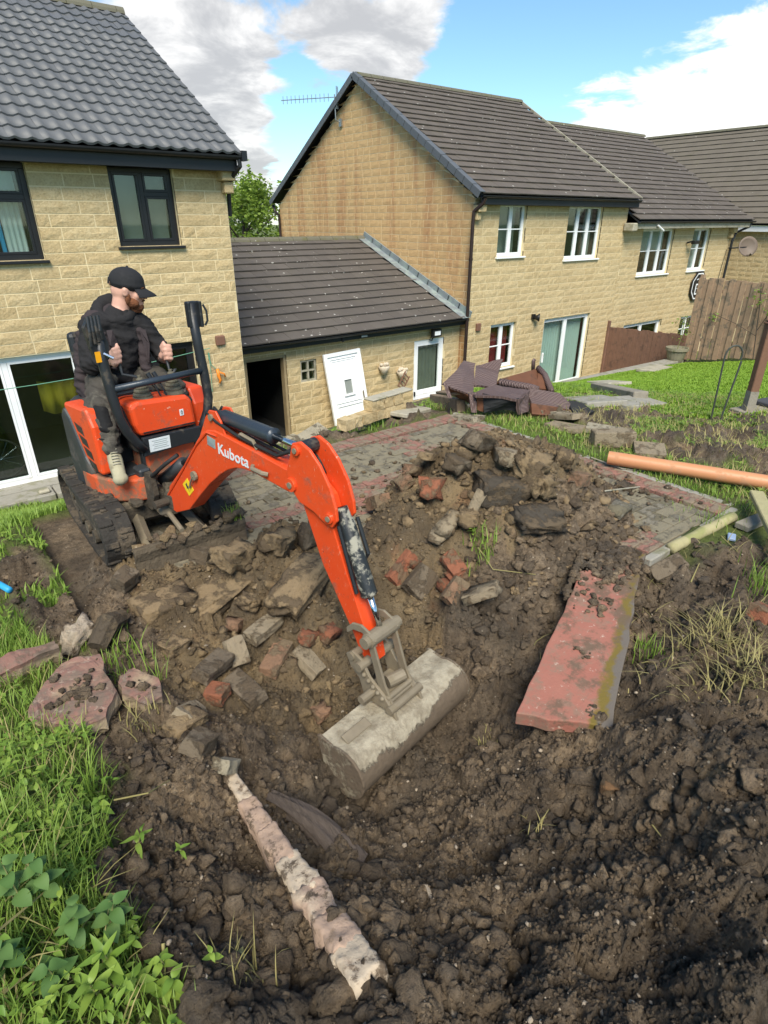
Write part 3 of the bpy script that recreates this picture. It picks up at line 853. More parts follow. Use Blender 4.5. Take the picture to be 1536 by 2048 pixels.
def wall_panel(parent, M, W, z0, z1, openings, name='wall', mat='mortar', depth=.22):
    mb = MB()
    for (a0, a1, y0, y1) in rect_minus((0, W, z0, z1), openings):
        mb.box(((a0 + a1) / 2, .001 + depth / 2, (y0 + y1) / 2), (a1 - a0, depth, y1 - y0), M)
    return mk(name, mb, mat, parent)
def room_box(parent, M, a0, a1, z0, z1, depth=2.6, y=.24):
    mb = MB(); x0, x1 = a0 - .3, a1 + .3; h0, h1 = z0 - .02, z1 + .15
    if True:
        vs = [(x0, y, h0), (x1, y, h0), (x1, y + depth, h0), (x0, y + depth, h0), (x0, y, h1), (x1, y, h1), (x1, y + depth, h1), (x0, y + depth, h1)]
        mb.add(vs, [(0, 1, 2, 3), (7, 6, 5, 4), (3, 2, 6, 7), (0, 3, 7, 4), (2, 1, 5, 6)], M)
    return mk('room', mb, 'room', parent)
def curtain(win, M, a0, a1, z0, z1, y, mat, folds=9, amp=.02, name='curtain'):
    n = folds * 4; vs = []; fs = []
    for side in (0, 1):
        for i in range(n + 1):
            a = a0 + (a1 - a0) * i / n; yy = y + math.sin(i / 4 * 2 * math.pi) * amp + side * .006
            vs += [(a, yy, z0), (a, yy, z1)]
    m = 2 * (n + 1)
    for i in range(n):
        fs.append((2 * i, 2 * i + 2, 2 * i + 3, 2 * i + 1)); fs.append((m + 2 * i, m + 2 * i + 1, m + 2 * i + 3, m + 2 * i + 2))
    mb = MB(); mb.add(vs, fs, M)
    return mk(name, mb, mat, win, smooth=True)
def window(parent, M, a0, a1, z0, z1, mat, cols, recess=.09, fw=.055, sill=True, name='window', sill_mat=None, bars=None, label=None):
    """cols: list of (width share, [row shares from the bottom]); every light gets a pane; bars: height share of a glazing bar"""
    fr = MB(); d = .065; y = recess
    W = a1 - a0; H = z1 - z0
    fr.box(((a0 + a1) / 2, y + d / 2, z0 + fw / 2), (W, d, fw), M); fr.box(((a0 + a1) / 2, y + d / 2, z1 - fw / 2), (W, d, fw), M)
    for a in (a0 + fw / 2, a1 - fw / 2): fr.box((a, y + d / 2, (z0 + z1) / 2), (fw, d, H - 2 * fw), M)
    tot = sum(c[0] for c in cols); a = a0 + fw; IW = W - 2 * fw
    lights = []
    for ci, (sh, rows) in enumerate(cols):
        w = IW * sh / tot; b0, b1 = a, a + w; a += w
        if ci > 0: fr.box((b0, y + d / 2, (z0 + z1) / 2), (fw * .9, d, H - 2 * fw), M); b0 += fw * .45
        if ci < len(cols) - 1: b1 -= fw * .45
        tr = sum(rows); zz = z0 + fw
        for ri, rs in enumerate(rows):
            h = (H - 2 * fw) * rs / tr; y0, y1 = zz, zz + h; zz += h
            if ri > 0: fr.box(((b0 + b1) / 2, y + d / 2, y0), (b1 - b0, d - .004, fw * .9), M); y0 += fw * .45
            if ri < len(rows) - 1: y1 -= fw * .45
            lights.append((b0, b1, y0, y1))
    win = mk(name, fr, mat, parent, bevel=.004, label=label)
    for (b0, b1, y0, y1) in lights:
        s = MB(); sw = .035
        s.box(((b0 + b1) / 2, y - .006 + .03, y0 + sw / 2), (b1 - b0 - .006, .06, sw), M); s.box(((b0 + b1) / 2, y - .006 + .03, y1 - sw / 2), (b1 - b0 - .006, .06, sw), M)
        for q in (b0 + sw / 2 + .003, b1 - sw / 2 - .003): s.box((q, y - .006 + .03, (y0 + y1) / 2), (sw, .06, y1 - y0 - 2 * sw), M)
        if bars:
            s.box(((b0 + b1) / 2, y + .02, y0 + (y1 - y0) * bars), (b1 - b0 - 2 * sw, .03, .028), M)
        mk('sash', s, mat, win, bevel=.003)
        p = MB(); p.box(((b0 + b1) / 2, y + .03, (y0 + y1) / 2), (b1 - b0 - 2 * sw, .006, y1 - y0 - 2 * sw), M)
        mk('pane', p, 'glass', win)
    if sill:
        p = MB(); p.box(((a0 + a1) / 2, recess / 2 - .03, z0 - .025), (W + .08, recess + .07, .04), M)
        mk('sill', p, sill_mat or mat, win, bevel=.005)
    return win
def tile_mesh(kind, w, L, tint, mat, name):
    vs = []; fs = []
    n = 13 if kind == 'roll' else 5
    def prof(u):
        if kind == 'roll':
            q = (u * 2) % 1.0
            return .027 * (math.sin((q - .08) / .5 * math.pi) ** 1.0 if .08 < q < .58 else -.12 * math.sin((q - .58) / .5 * math.pi))
        return .0
    for (y, dz, low) in (((0, -.004, 1), (0, .028, 0), (L, .0, 0)) if kind == 'roll' else ((0, .016, 1), (0, .044, 0), (L, .0, 0))):
        for i in range(n):
            u = i / (n - 1)
            vs.append((u * w * (.992 if kind != 'roll' else 1.0), y, prof(u) + dz))
    for j in range(2):
        for i in range(n - 1):
            a = j * n + i; fs.append((a, a + 1, a + n + 1, a + n))
    if kind != 'roll':   # side lips, so that a joint shows
        k = len(vs)
        x = w * .992
        vs += [(0, 0, .016), (0, L, -.022), (x, 0, .016), (x, L, -.022)]
        fs += [(n, 2 * n, k + 1, k), (2 * n - 1, k + 2, k + 3, 3 * n - 1)]
    me = bpy.data.meshes.new(name); me.from_pydata(vs, [], fs)
    a = me.attributes.new('tint', 'FLOAT', 'POINT'); a.data.foreach_set('value', [tint] * len(vs))
    if kind == 'roll': me.polygons.foreach_set('use_smooth', [j >= n - 1 for j in range(len(fs))])
    me.materials.append(MATS[mat])
    return me
def tile_roof(parent, roof, M, W, SL, w, gauge, kind, mat, n_obj=300, bond=False, seed=3, name='roof_tile'):
    """M: x along the eave, y up the slope, z out of the roof"""
    r = random.Random(seed)
    nc = max(1, round(W / w)); w = W / nc; nr = max(1, round(SL / gauge)); g = SL / nr
    var = [tile_mesh(kind, w, g + .06, t, mat, name) for t in (.1, .35, .5, .65, .9)]
    places = []
    for j in range(nr):
        off = (w / 2 if (bond and j % 2) else 0)
        for i in range(nc + (1 if off else 0)):
            x = i * w - off
            if x < -.01 or x + w > W + .01: continue
            T = M @ Matrix.Translation((x, j * g, .0 + r.uniform(-.002, .004))) @ Matrix.Rotation(r.uniform(-.009, .009), 4, 'X') @ Matrix.Rotation(r.uniform(-.007, .007), 4, 'Z')
            c = T @ Vector((w / 2, g / 2, 0)); v = CAMP - c
            places.append((v.length_squared / max(.03, v.normalized().dot(M.to_3x3() @ Vector((0, 0, 1)))), T, r.randrange(5)))
    # half tiles that close a bonded edge
    places.sort(key=lambda q: q[0])
    inv = wmat(roof).inverted(); rest = MB()
    for k, (_, T, v) in enumerate(places):
        if k < n_obj:
            o = bpy.data.objects.new(name, var[v]); COL.objects.link(o); o.parent = roof; o.matrix_local = inv @ T
        else:
            me = var[v]; rest.add([q.co for q in me.vertices], [tuple(p.vertices) for p in me.polygons], T, .2 + .15 * v)
    if rest.v: tag(mk('roof_tiling', rest, mat, roof), kind='stuff')
def roof_frame(x0, y0, z0, y1, z1):
    sl = Vector((0, y1 - y0, z1 - z0)); L = sl.length; sl.normalize()
    nz = Vector((1, 0, 0)).cross(sl)
    m = Matrix((Vector((1, 0, 0)), sl, nz)).transposed().to_4x4(); m.translation = Vector((x0, y0, z0))
    return m, L
def front_frame(x, y): return frame((x, y, 0), (1, 0, 0))
def gutter(house, x0, x1, y, z, mat='fascia_black', rad=.06):
    mb = MB(); n = 8; pr = []
    for i in range(n + 1):
        a = math.pi + math.pi * i / n; pr.append((rad * math.cos(a), rad * math.sin(a)))
    pr += [((rad - .008) * math.cos(math.pi + math.pi * i / n), (rad - .008) * math.sin(math.pi + math.pi * i / n)) for i in range(n, -1, -1)]
    mb.prism([(y + p[0], z + p[1]) for p in pr], 0, x0, x1)
    return mk('gutter', mb, mat, house)

# ------------------------------------------------------------------ near house on the left
def left_house():
    h = thing('stone_house', 'buff stone house with a slate-grey rolled tile roof, black upper windows and white patio doors', 'house', (4.8, 10.5, -1.95))
    X0, X1, Y = -3.2, 4.82, 10.5
    M = front_frame(X0, Y); W = X1 - X0; sx = lambda x: x - X0
    ops = [(sx(2.97), sx(3.95), 1.57, 2.66), (sx(.15), sx(1.88), 1.42, 2.66), (sx(-1.6), sx(2.05), -1.95, .10), (sx(2.5), sx(3.92), -1.95, .03)]
    wl = wall_panel(h, M, W, -2.3, 2.68, ops)
    st = stone_list(W, -1.98, 2.66, ops, .174, (.38, .92), seed=11)
    lay_stones([(wl, M, st, .015)], ['stone'])
    # right gable and back, plain stone, hidden from here
    g = MB(); g.prism([(10.73, -2.3), (19.0, -2.3), (19.0, 2.7), (14.7, 5.25), (10.73, 2.9)], 0, X1 - .26, X1 - .02); mk('gable_wall', g, 'stone', h)
    g = MB(); g.box(((X0 + X1) / 2, 19.0, .2), (W - .3, .2, 5.0)); mk('back_wall', g, 'stone', h)
    # corner stones under the eave
    k = MB(); k.box((4.80, 10.42, 2.60), (.24, .30, .17), ch=.015); k.box((4.82, 10.45, 2.42), (.16, .22, .17), ch=.015); mk('kneeler', k, 'stone', h)
    # roof
    rm, L = roof_frame(X0, 10.06, 2.88, 14.62, 5.54)
    rf = MB(); rf.box(((X1 + .1 - X0) / 2, L / 2, -.06), (X1 + .1 - X0, L - .02, .04), rm)
    rm2, L2 = roof_frame(X0, 19.2, 2.9, 14.64, 5.52)
    rf.box(((X1 + .1 - X0) / 2, L2 / 2, .02), (X1 + .1 - X0, L2, .04), rm2)
    roof = mk('roof', rf, 'fascia_black', h)
    tile_roof(h, roof, rm, X1 + .15 - X0, L, .40, .31, 'roll', 'tile_slate', seed=5)
    rd = MB(); x = X0
    while x < X1 + .1:
        pr = [(14.62 + .13 * math.cos(a), 5.50 + .13 * math.sin(a)) for a in [math.pi * i / 8 for i in range(9)]]
        rd.prism(pr, 0, x + .004, min(X1 + .14, x + .44)); x += .445
    mk('ridge_tile', rd, 'ridge_moss', roof)
    vg = MB(); vg.box((X1 + .135 - X0, L / 2, -.035), (.035, L, .09), rm); mk('verge', vg, 'tile_slate', roof)
    f = MB(); f.box(((X0 + X1 + .1) / 2, 10.19, 2.745), (X1 + .1 - X0, .03, .20)); f.box(((X0 + X1) / 2, 10.35, 2.668), (W + .02, .29, .02)); mk('fascia', f, 'fascia_black', h, bevel=.004)
    gutter(h, X0, X1 + .16, 10.105, 2.86)
    dp = MB(); dp.tube([(4.92, 10.10, 2.83), (4.93, 10.10, 2.72), (4.87, 10.3, 2.58), (4.90, 10.55, 2.42), (4.9, 10.6, 2.0)], .036, 10); dp.box((4.99, 10.1, 2.86), (.09, .15, .14)); mk('downpipe', dp, 'fascia_black', h, smooth=False)
    # windows
    w = window(h, M, sx(2.97), sx(3.95), 1.57, 2.66, 'upvc_black', [(.5, [1]), (.5, [.7, .3])], sill_mat='upvc_black', fw=.07)
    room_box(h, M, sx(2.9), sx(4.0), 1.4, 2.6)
    curtain(w, M, sx(3.05), sx(3.87), 1.62, 2.6, .30, 'curtain_grey', 3, .004, 'blind')
    w0 = window(h, M, sx(.15), sx(1.88), 1.42, 2.66, 'upvc_black', [(.45, [1]), (.55, [.68, .32])], sill_mat='upvc_black', fw=.075)
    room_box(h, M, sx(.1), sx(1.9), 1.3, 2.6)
    curtain(w0, M, sx(1.47), sx(1.74), 1.45, 2.62, .30, 'curtain_white', 4, .022)
    curtain(w0, M, sx(1.40), sx(1.46), 1.45, 2.62, .32, 'hose_blue', 1, .01)
    curtain(w0, M, sx(.2), sx(1.74), 2.32, 2.62, .26, 'curtain_white', 6, .006, 'blind')
    pd = window(h, M, sx(-1.6), sx(2.05), -1.92, .10, 'upvc_white', [(.28, [1]), (.44, [1]), (.28, [1])], sill=False, fw=.085, name='patio_door')
    th = MB(); th.box((sx(.2), -.05, -1.94), (3.9, .34, .06), M); mk('threshold', th, 'concrete_grey', pd, bevel=.008)
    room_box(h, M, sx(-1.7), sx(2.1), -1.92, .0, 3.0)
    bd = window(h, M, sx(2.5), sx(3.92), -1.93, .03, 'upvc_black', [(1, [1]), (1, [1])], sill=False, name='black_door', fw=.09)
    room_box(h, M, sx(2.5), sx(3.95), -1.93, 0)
    v = MB(); v.box((sx(4.40), -.03, -.01), (.17, .07, .17), M, ch=.015); mk('air_vent', v, 'brick_vent', h)
    # things seen behind and on the house
    t = thing('flower_vase', 'small vase of cream flowers behind the black upper window at the photo edge', 'vase', (1.16, 10.80, 1.50))
    b = MB(); b.lathe([(.0, 1.45), (.05, 1.45), (.062, 1.50), (.04, 1.57), (.045, 1.60), (.03, 1.60)], 12, Matrix.Translation((1.16, 10.80, 0))); mk('vase_body', b, 'pot', t, smooth=True)
    b = MB()
    for i in range(11): b.ball((1.16 + rnd.uniform(-.08, .08), 10.80 + rnd.uniform(-.04, .04), 1.68 + rnd.uniform(-.05, .05)), rnd.uniform(.022, .036), u=8, v=5)
    mk('blossom', b, 'ornament', t)
    c = MB(); pts = [(1.45, 10.98), (1.6, 10.95), (1.75, 11.0), (1.9, 10.96), (1.98, 11.0)]
    vs = []; fs = []
    for i in range(13):
        u = i / 12; x = 1.42 + .6 * u; y = 11.05 + .03 * math.sin(u * 20)
        top = -.42 - .05 * math.sin(u * 3); bot = -.86 - .14 * math.sin(u * 3 + .4)
        vs += [(x, y, top), (x, y, bot), (x, y + .015, top), (x, y + .015, bot)]
    for i in range(12):
        a = 4 * i; fs += [(a, a + 4, a + 5, a + 1), (a + 2, a + 3, a + 7, a + 6), (a + 1, a + 5, a + 7, a + 3), (a, a + 2, a + 6, a + 4)]
    c.add(vs, fs); tag(mk('yellow_coat', c, 'yellow_cloth', smooth=True), 'yellow cloth coat hanging inside the white patio doors', 'coat')
    wh = thing('bicycle_wheel', 'dark bicycle wheel parked just inside the patio glass', 'bicycle wheel', (.62, 11.0, -1.9))
    b = MB(); b.tube([(.62 + .33 * math.cos(2 * math.pi * i / 28), 11.0, -1.57 + .33 * math.sin(2 * math.pi * i / 28)) for i in range(29)], .018, 8, cap=False); mk('tyre', b, 'rubber', wh, smooth=True)
    b = MB()
    for i in range(12): a = 2 * math.pi * i / 12; b.tube([(.62, 11.0, -1.57), (.62 + .31 * math.cos(a), 11.0, -1.57 + .31 * math.sin(a))], .0025, 4)
    mk('spoke', b, 'chrome', wh)
    # line and hook on the wall
    ln = MB(); a = Vector((-1.5, 10.2, -.18)); e = Vector((4.15, 10.36, -.10))
    ln.tube([a.lerp(e, i / 12) + Vector((0, 0, -.16 * math.sin(math.pi * i / 12))) for i in range(13)], .006, 6)
    tag(mk('washing_line', ln, 'line_green'), 'thin green washing line strung along the house with black windows', 'washing line')
    hk = thing('hanging_handle', 'orange handle hanging from a green cord on the stone wall', 'handle', (4.28, 10.46, -.62))
    b = MB(); b.tube([(4.15, 10.46, -.30), (4.17, 10.455, -.42), (4.27, 10.45, -.52)], .007, 6); b.tube([(4.15, 10.46, -.30), (4.14, 10.45, -.6), (4.12, 10.45, -.9)], .006, 6); b.box((4.15, 10.47, -.26), (.02, .03, .12)); mk('cord', b, 'line_green', hk)
    b = MB(); b.tube([(4.27, 10.44, -.50), (4.27, 10.43, -.62), (4.30, 10.43, -.70), (4.27, 10.43, -.76)], [.028, .032, .026, .02], 8); b.tube([(4.27, 10.43, -.55), (4.38, 10.43, -.60), (4.40, 10.43, -.66)], .016, 6); mk('grip', b, 'handle_orange', hk, smooth=True)
    # kerb in front of the doors
    kb = MB()
    for i in range(9): kb.box((-3.0 + i * .92, 10.02 + rnd.uniform(-.01, .01), -1.96), (.90, .40, .12), ch=.012)
    tag(mk('door_step', kb, 'concrete_grey'), 'grey flag step in front of the white patio doors', 'step')
    lt = MB(); lt.box((1.0, 9.95, -1.87), (.16, .10, .06), ch=.02); tag(mk('litter', lt, 'concrete_pale'), 'scrap of pale litter on the grey step by the patio doors', 'litter')
left_house()

# ------------------------------------------------------------------ single-storey garage
def garage():
    h = thing('stone_garage', 'single-storey stone garage with dark speckled tiled roof between the two houses', 'garage', (8.4, 11.95, -2.75))
    X0, X1, Y = 4.86, 11.93, 11.95
    M = front_frame(X0, Y); W = X1 - X0; sx = lambda x: x - X0
    ops = [(sx(5.5), sx(6.52), -2.8, -.76), (sx(6.87), sx(7.30), -1.45, -.95), (sx(10.3), sx(11.36), -2.47, -.89)]
    wl = wall_panel(h, M, W, -3.1, -.48, ops)
    st = stone_list(W, -2.98, -.52, ops, .19, (.30, .62), seed=21)
    lay_stones([(wl, M, st, .022)], ['stone'])
    rm, L = roof_frame(X0 - .02, 11.62, -.42, 16.35, 1.43)
    rf = MB(); rf.box((W / 2, L / 2, -.05), (W, L - .02, .04), rm)
    rm2, L2 = roof_frame(X0 - .02, 20.9, -.3, 16.36, 1.41); rf.box((W / 2, L2 / 2, .02), (W, L2, .04), rm2)
    roof = mk('roof', rf, 'fascia_black', h)
    tile_roof(h, roof, rm, W - .12, L, .33, .36, 'flat', 'tile_garage', bond=True, seed=6)
    rd = MB(); x = X0
    while x < X1 - .1:
        rd.prism([(16.35 + .15 * math.cos(a), 1.40 + .11 * math.sin(a)) for a in [math.pi * i / 6 for i in range(7)]], 0, x + .004, min(X1 - .05, x + .44)); x += .45
    mk('ridge_tile', rd, 'ridge_moss', roof)
    fl = MB(); n = 11
    for i in range(n):
        y0 = L * i / n; fl.box((W - .10 + .005, y0 + L / n / 2, .035 + .006 * (i % 2)), (.30, L / n + .05, .012), rm)
        fl.box((W + .02, y0 + L / n / 2, .11 + .004 * (i % 2)), (.035, L / n + .04, .17), rm)
    mk('flashing', fl, 'lead', roof, bevel=.003)
    f = MB(); f.box(((X0 + X1) / 2, 11.72, -.50), (W, .03, .17)); f.box(((X0 + X1) / 2, 11.85, -.578), (W, .24, .016)); f.box((7.9, 11.70, -.52), (.05, .05, .16)); mk('fascia', f, 'fascia_black', h, bevel=.003)
    gutter(h, X0, X1 - .02, 11.64, -.425)
    # open doorway
    d = MB(); d.box((sx(5.53), .10, -1.78), (.06, .16, 2.03), M); d.box((sx(6.49), .10, -1.78), (.06, .16, 2.03), M); d.box((sx(6.01), .10, -.79), (.90, .16, .06), M); mk('door_frame', d, 'timber_frame', h, bevel=.004)
    room_box(h, M, sx(5.4), sx(6.6), -2.8, -.8, 4.0)
    # glass blocks
    gb = MB(); gb.box((sx(7.085), .06, -1.45 + .02), (.43, .08, .04), M); gb.box((sx(7.085), .06, -.95 - .02), (.43, .08, .04), M)
    for a in (6.89, 7.085, 7.28): gb.box((sx(a), .06, -1.2), (.04, .08, .42), M)
    gb.box((sx(7.085), .058, -1.2), (.39, .08, .03), M)
    gw = mk('window', gb, 'concrete_pale', h)
    for a in (6.985, 7.182):
        for z in (-1.315, -1.085):
            p = MB(); p.box((sx(a), .06, z), (.15, .03, .19), M, ch=.01); mk('pane', p, 'glass', gw)
    room_box(h, M, sx(7.0), sx(7.2), -1.4, -1.0, 1.0)
    # glazed door
    gd = window(h, M, sx(10.3), sx(11.36), -2.47, -.89, 'upvc_white', [(1, [1])], sill=False, fw=.12, name='glazed_door', recess=.03)
    b = MB(); b.box((sx(10.83), .06, -2.30), (.82, .05, .16), M); mk('bottom_rail', b, 'upvc_white', gd, bevel=.004)
    curtain(gd, M, sx(10.45), sx(11.2), -2.3, -.99, .13, 'blind', 6, .006, 'blind')
    b = MB(); b.box((sx(10.36), .015, -2.30), (.035, .04, .12), M); mk('hinge', b, 'lamp_black', gd)
    s = MB(); s.box((sx(10.83), -.14, -2.60), (1.3, .34, .22), M, ch=.015); mk('door_step', s, 'concrete_grey', h)
    room_box(h, M, sx(10.4), sx(11.3), -2.4, -1.0, 1.6)
    l = thing('floodlight', 'black floodlight fixed above the white glazed garage door', 'floodlight', (10.93, 11.86, -.78))
    b = MB(); b.box((10.93, 11.80, -.72), (.30, .10, .20), Matrix.Identity(4), ch=.01); mk('lamp_body', b, 'lamp_black', l)
    b = MB(); b.box((10.93, 11.745, -.725), (.20, .01, .10)); mk('lens', b, 'upvc_white', l)
    b = MB(); b.tube([(10.85, 11.83, -.82), (10.87, 11.9, -.92), (10.8, 11.93, -.9)], .02, 6); mk('bracket', b, 'lamp_black', l)
    for (x, z, lab) in ((9.22, -1.42, 'upper of the two pale stone ornaments on the garage wall'), (9.80, -1.62, 'lower pale stone ornament with brown base on the garage wall')):
        t = thing('wall_ornament', lab, 'ornament', (x, 11.9, z), group='stone ornaments on the garage wall')
        b = MB(); b.lathe([(0, -.16), (.07, -.15), (.10, -.06), (.15, .03), (.12, .06), (0, .05)], 10, Matrix.Translation((x, 11.84, z))); mk('pot_body', b, 'ornament', t, smooth=True)
        b = MB()
        for i in range(9): b.ball((x + rnd.uniform(-.12, .12), 11.80 + rnd.uniform(-.05, .05), z + .07 + rnd.uniform(-.03, .06)), rnd.uniform(.03, .055), u=7, v=5)
        mk('carved_fruit', b, 'ornament', t)
    sl = MB(); sl.box((8.5, 11.68, -.53), (.16, .04, .04)); tag(mk('eave_sensor', sl, 'lead'), 'small grey sensor under the garage gutter', 'sensor')
    # white door leaning on the wall
    t = thing('leaning_door', 'loose white panelled door with small window leaning on the garage wall', 'door', (7.95, 11.55, -2.85))
    T = frame((7.50, 11.42, -2.86), (1, .0, .035), (-.035, .20, .97))
    b = MB(); dw, dh = 1.04, 2.04
    b.box((dw / 2, .03, dh - .045), (dw, .07, .09), T); b.box((dw / 2, .03, .04), (dw, .07, .08), T)
    for a in (.045, dw - .045): b.box((a, .03, dh / 2), (.09, .07, dh - .17), T)
    mk('door_frame', b, 'upvc_white', t, bevel=.006)
    b = MB(); b.box((dw / 2, .048, dh / 2), (dw - .18, .03, dh - .18), T)
    lf = mk('door_leaf', b, 'upvc_white', t, bevel=.004)
    b = MB()
    def ring(x0, x1, z0, z1, w, y, d):
        b.box(((x0 + x1) / 2, y, z0), (x1 - x0 + w, d, w), T); b.box(((x0 + x1) / 2, y, z1), (x1 - x0 + w, d, w), T)
        for a in (x0, x1): b.box((a, y, (z0 + z1) / 2), (w, d, z1 - z0 - w), T)
    ring(.15, dw - .15, .86, dh - .15, .022, .024, .03); ring(.20, dw - .20, .91, dh - .20, .014, .028, .02); ring(.15, dw - .15, .14, .78, .022, .024, .03); ring(.42, .68, 1.02, 1.40, .05, .014, .05)
    mk('moulding', b, 'upvc_white', lf, bevel=.004)
    b = MB(); b.box((.55, .026, 1.21), (.21, .012, .33), T); mk('pane', b, 'curtain_grey', lf)
    b = MB(); b.box((dw - .10, -.006, .95), (.02, .03, .18), T); mk('handle', b, 'steel_dirty', lf)
garage()

# ------------------------------------------------------------------ stepped pair of houses
def house_a():
    h = thing('stone_house', 'stone house with rust-streaked gable, dark tiled roof and white windows', 'house', (12, 11.7, -2.95))
    X0, X1, Y = 11.97, 18.80, 11.7
    M = front_frame(X0, Y); W = X1 - X0; sx = lambda x: x - X0
    ops = [(sx(12.9), sx(13.98), 1.05, 2.33), (sx(15.8), sx(17.48), .88, 2.32), (sx(12.9), sx(13.97), -1.96, -.70), (sx(15.25), sx(17.58), -2.95, -.76)]
    wl = wall_panel(h, M, W, -3.3, 2.42, ops)
    st = stone_list(W, -3.0, 2.40, ops, .19, (.28, .66), seed=31)
    D0, D1, AY, AZ, EZ = 11.7, 21.6, 16.55, 5.46, 2.42
    MG = frame((X0, D1, 0), (0, -1, 0)); GW = D1 - D0
    top = lambda a: EZ + (AZ - EZ) * (1 - abs((a - (D1 - AY)) / ((D1 - AY) if a < D1 - AY else (AY - D0))))
    gm = MB(); gm.prism([(0.0, -3.3), (GW, -3.3), (GW, EZ), (D1 - AY, AZ), (0.0, EZ)], 1, .001, .24, MG)
    gl = mk('gable_wall', gm, 'mortar', h)
    gs = stone_list(GW, -3.0, AZ, [], .19, (.30, .52), top=top, seed=32)
    lay_stones([(wl, M, st, .013), (gl, MG, gs, .009)], ['stone', 'stone_gable'])
    g = MB(); g.box(((X0 + X1) / 2, D1 - .1, -.4), (W, .2, 5.6)); g.prism([(D0 + .3, 1.5), (D1 - .3, 1.5), (D1 - .3, EZ), (AY, AZ), (D0 + .3, EZ)], 0, X1 - .2, X1 - .02); mk('back_wall', g, 'stone', h)
    rm, L = roof_frame(X0 - .10, 11.34, 2.50, AY, 5.60)
    RW = X1 + .04 - (X0 - .10)
    rf = MB(); rf.box((RW / 2 + .03, L / 2, -.06), (RW - .1, L - .02, .04), rm)
    rm2, L2 = roof_frame(X0 - .10, 21.95, 2.5, AY + .01, 5.58); rf.box((RW / 2, L2 / 2, .0), (RW, L2, .05), rm2)
    roof = mk('roof', rf, 'fascia_black', h)
    tile_roof(h, roof, rm, RW, L, .33, .30, 'flat', 'tile_brown', bond=True, seed=7)
    rd = MB(); x = X0 - .1
    while x < X1:
        rd.prism([(AY + .15 * math.cos(a), 5.56 + .11 * math.sin(a)) for a in [math.pi * i / 6 for i in range(7)]], 0, x + .004, min(X1 + .04, x + .44)); x += .45
    mk('ridge_tile', rd, 'ridge_moss', roof)
    # dry verge caps, one by one, on both slopes
    for m_, l_ in ((rm, L), (rm2, L2)):
        sgn = 1 if m_ is rm else -1
        n = 18
        for i in range(n):
            b = MB(); y0 = l_ * i / n
            tz = .045 + .012
            b.box((-.03, y0 + l_ / n / 2, .05 * sgn), (.17, l_ / n - .012, .022 + .012 * (i % 2)), m_ @ Matrix.Rotation(0, 4, 'X'))
            b.box((-.115, y0 + l_ / n / 2, -.02 * sgn), (.02, l_ / n - .012, .17), m_)
            mk('verge_cap', b, 'verge_grey', roof, bevel=.006)
    mo = MB(); mo.box((RW - .005, L / 2, .02), (.04, L, .07), rm); mk('party_mortar', mo, 'concrete_pale', roof)
    f = MB(); f.box(((X0 + X1 + .1) / 2, 11.45, 2.37), (W + .15, .03, .18)); f.box(((X0 + X1) / 2, 11.58, 2.285), (W + .1, .24, .016)); mk('fascia', f, 'fascia_black', h, bevel=.004)
    gutter(h, X0 - .1, X1 + .08, 11.375, 2.48)
    dp = MB(); dp.tube([(X0 + .02, 11.37, 2.42), (X0 + .0, 11.42, 2.30), (X0 - .10, 11.62, 2.12), (X0 - .10, 11.63, 1.9), (X0 - .10, 11.63, -2.9)], .045, 10)
    for z in (1.0, -.5, -2.0): dp.tube([(X0 - .10, 11.63, z), (X0 - .10, 11.63, z + .06)], .055, 10)
    mk('downpipe', dp, 'pipe_brown', h)
    dp = MB(); dp.tube([(X0 - .08, 21.95, 2.42), (X0 - .08, 21.8, 2.2), (X0 - .08, 21.55, 2.1), (X0 - .08, 21.5, -1)], .045, 10); mk('downpipe', dp, 'pipe_brown', h)
    k = MB(); k.box((X0 + .09, 11.60, 2.20), (.26, .22, .17), ch=.012); k.box((X0 + .05, 11.64, 2.02), (.16, .14, .17), ch=.012); mk('kneeler', k, 'stone', h)
    w = window(h, M, *[sx(12.9), sx(13.98)], 1.05, 2.33, 'upvc_white', [(1, [1]), (1, [1])], bars=.52); room_box(h, M, sx(12.9), sx(13.98), 1.0, 2.3)
    curtain(w, M, sx(13.0), sx(13.9), 1.1, 2.3, .34, 'curtain_grey', 4, .006, 'blind')
    w = window(h, M, *[sx(15.8), sx(17.48)], .88, 2.32, 'upvc_white', [(1, [1]), (1, [1]), (1, [1])], bars=.52); room_box(h, M, sx(15.8), sx(17.48), .8, 2.3)
    curtain(w, M, sx(15.9), sx(16.2), .95, 2.25, .32, 'curtain_grey', 4, .02); curtain(w, M, sx(17.0), sx(17.4), .95, 2.25, .32, 'curtain_grey', 5, .02)
    w = window(h, M, *[sx(12.9), sx(13.97)], -1.96, -.70, 'upvc_white', [(1, [1]), (1, [1])], bars=.5); room_box(h, M, sx(12.9), sx(13.97), -2, -.7)
    curtain(w, M, sx(12.95), sx(13.92), -1.9, -.74, .28, 'curtain_red', 9, .018)
    pd = window(h, M, *[sx(15.25), sx(17.58)], -2.95, -.76, 'upvc_white', [(1, [1]), (1, [1])], sill=False, fw=.085, name='patio_door'); room_box(h, M, sx(15.2), sx(17.6), -2.95, -.8)
    curtain(pd, M, sx(15.32), sx(16.5), -2.93, -.86, .28, 'curtain_green', 10, .02); curtain(pd, M, sx(16.75), sx(17.5), -2.93, -.86, .28, 'curtain_green', 7, .02)
    b = MB(); b.box((sx(15.42), .05, -1.93), (.05, .05, .30), M); mk('handle', b, 'upvc_white', pd, bevel=.006)
    v = MB(); v.box((sx(12.36), -.03, -.70), (.16, .07, .2), M, ch=.012); mk('air_vent', v, 'brick_vent', h)
    l = thing('wall_lamp', 'small black wall lamp between the red-curtained window and patio door', 'lamp', (14.7, 11.62, -.65))
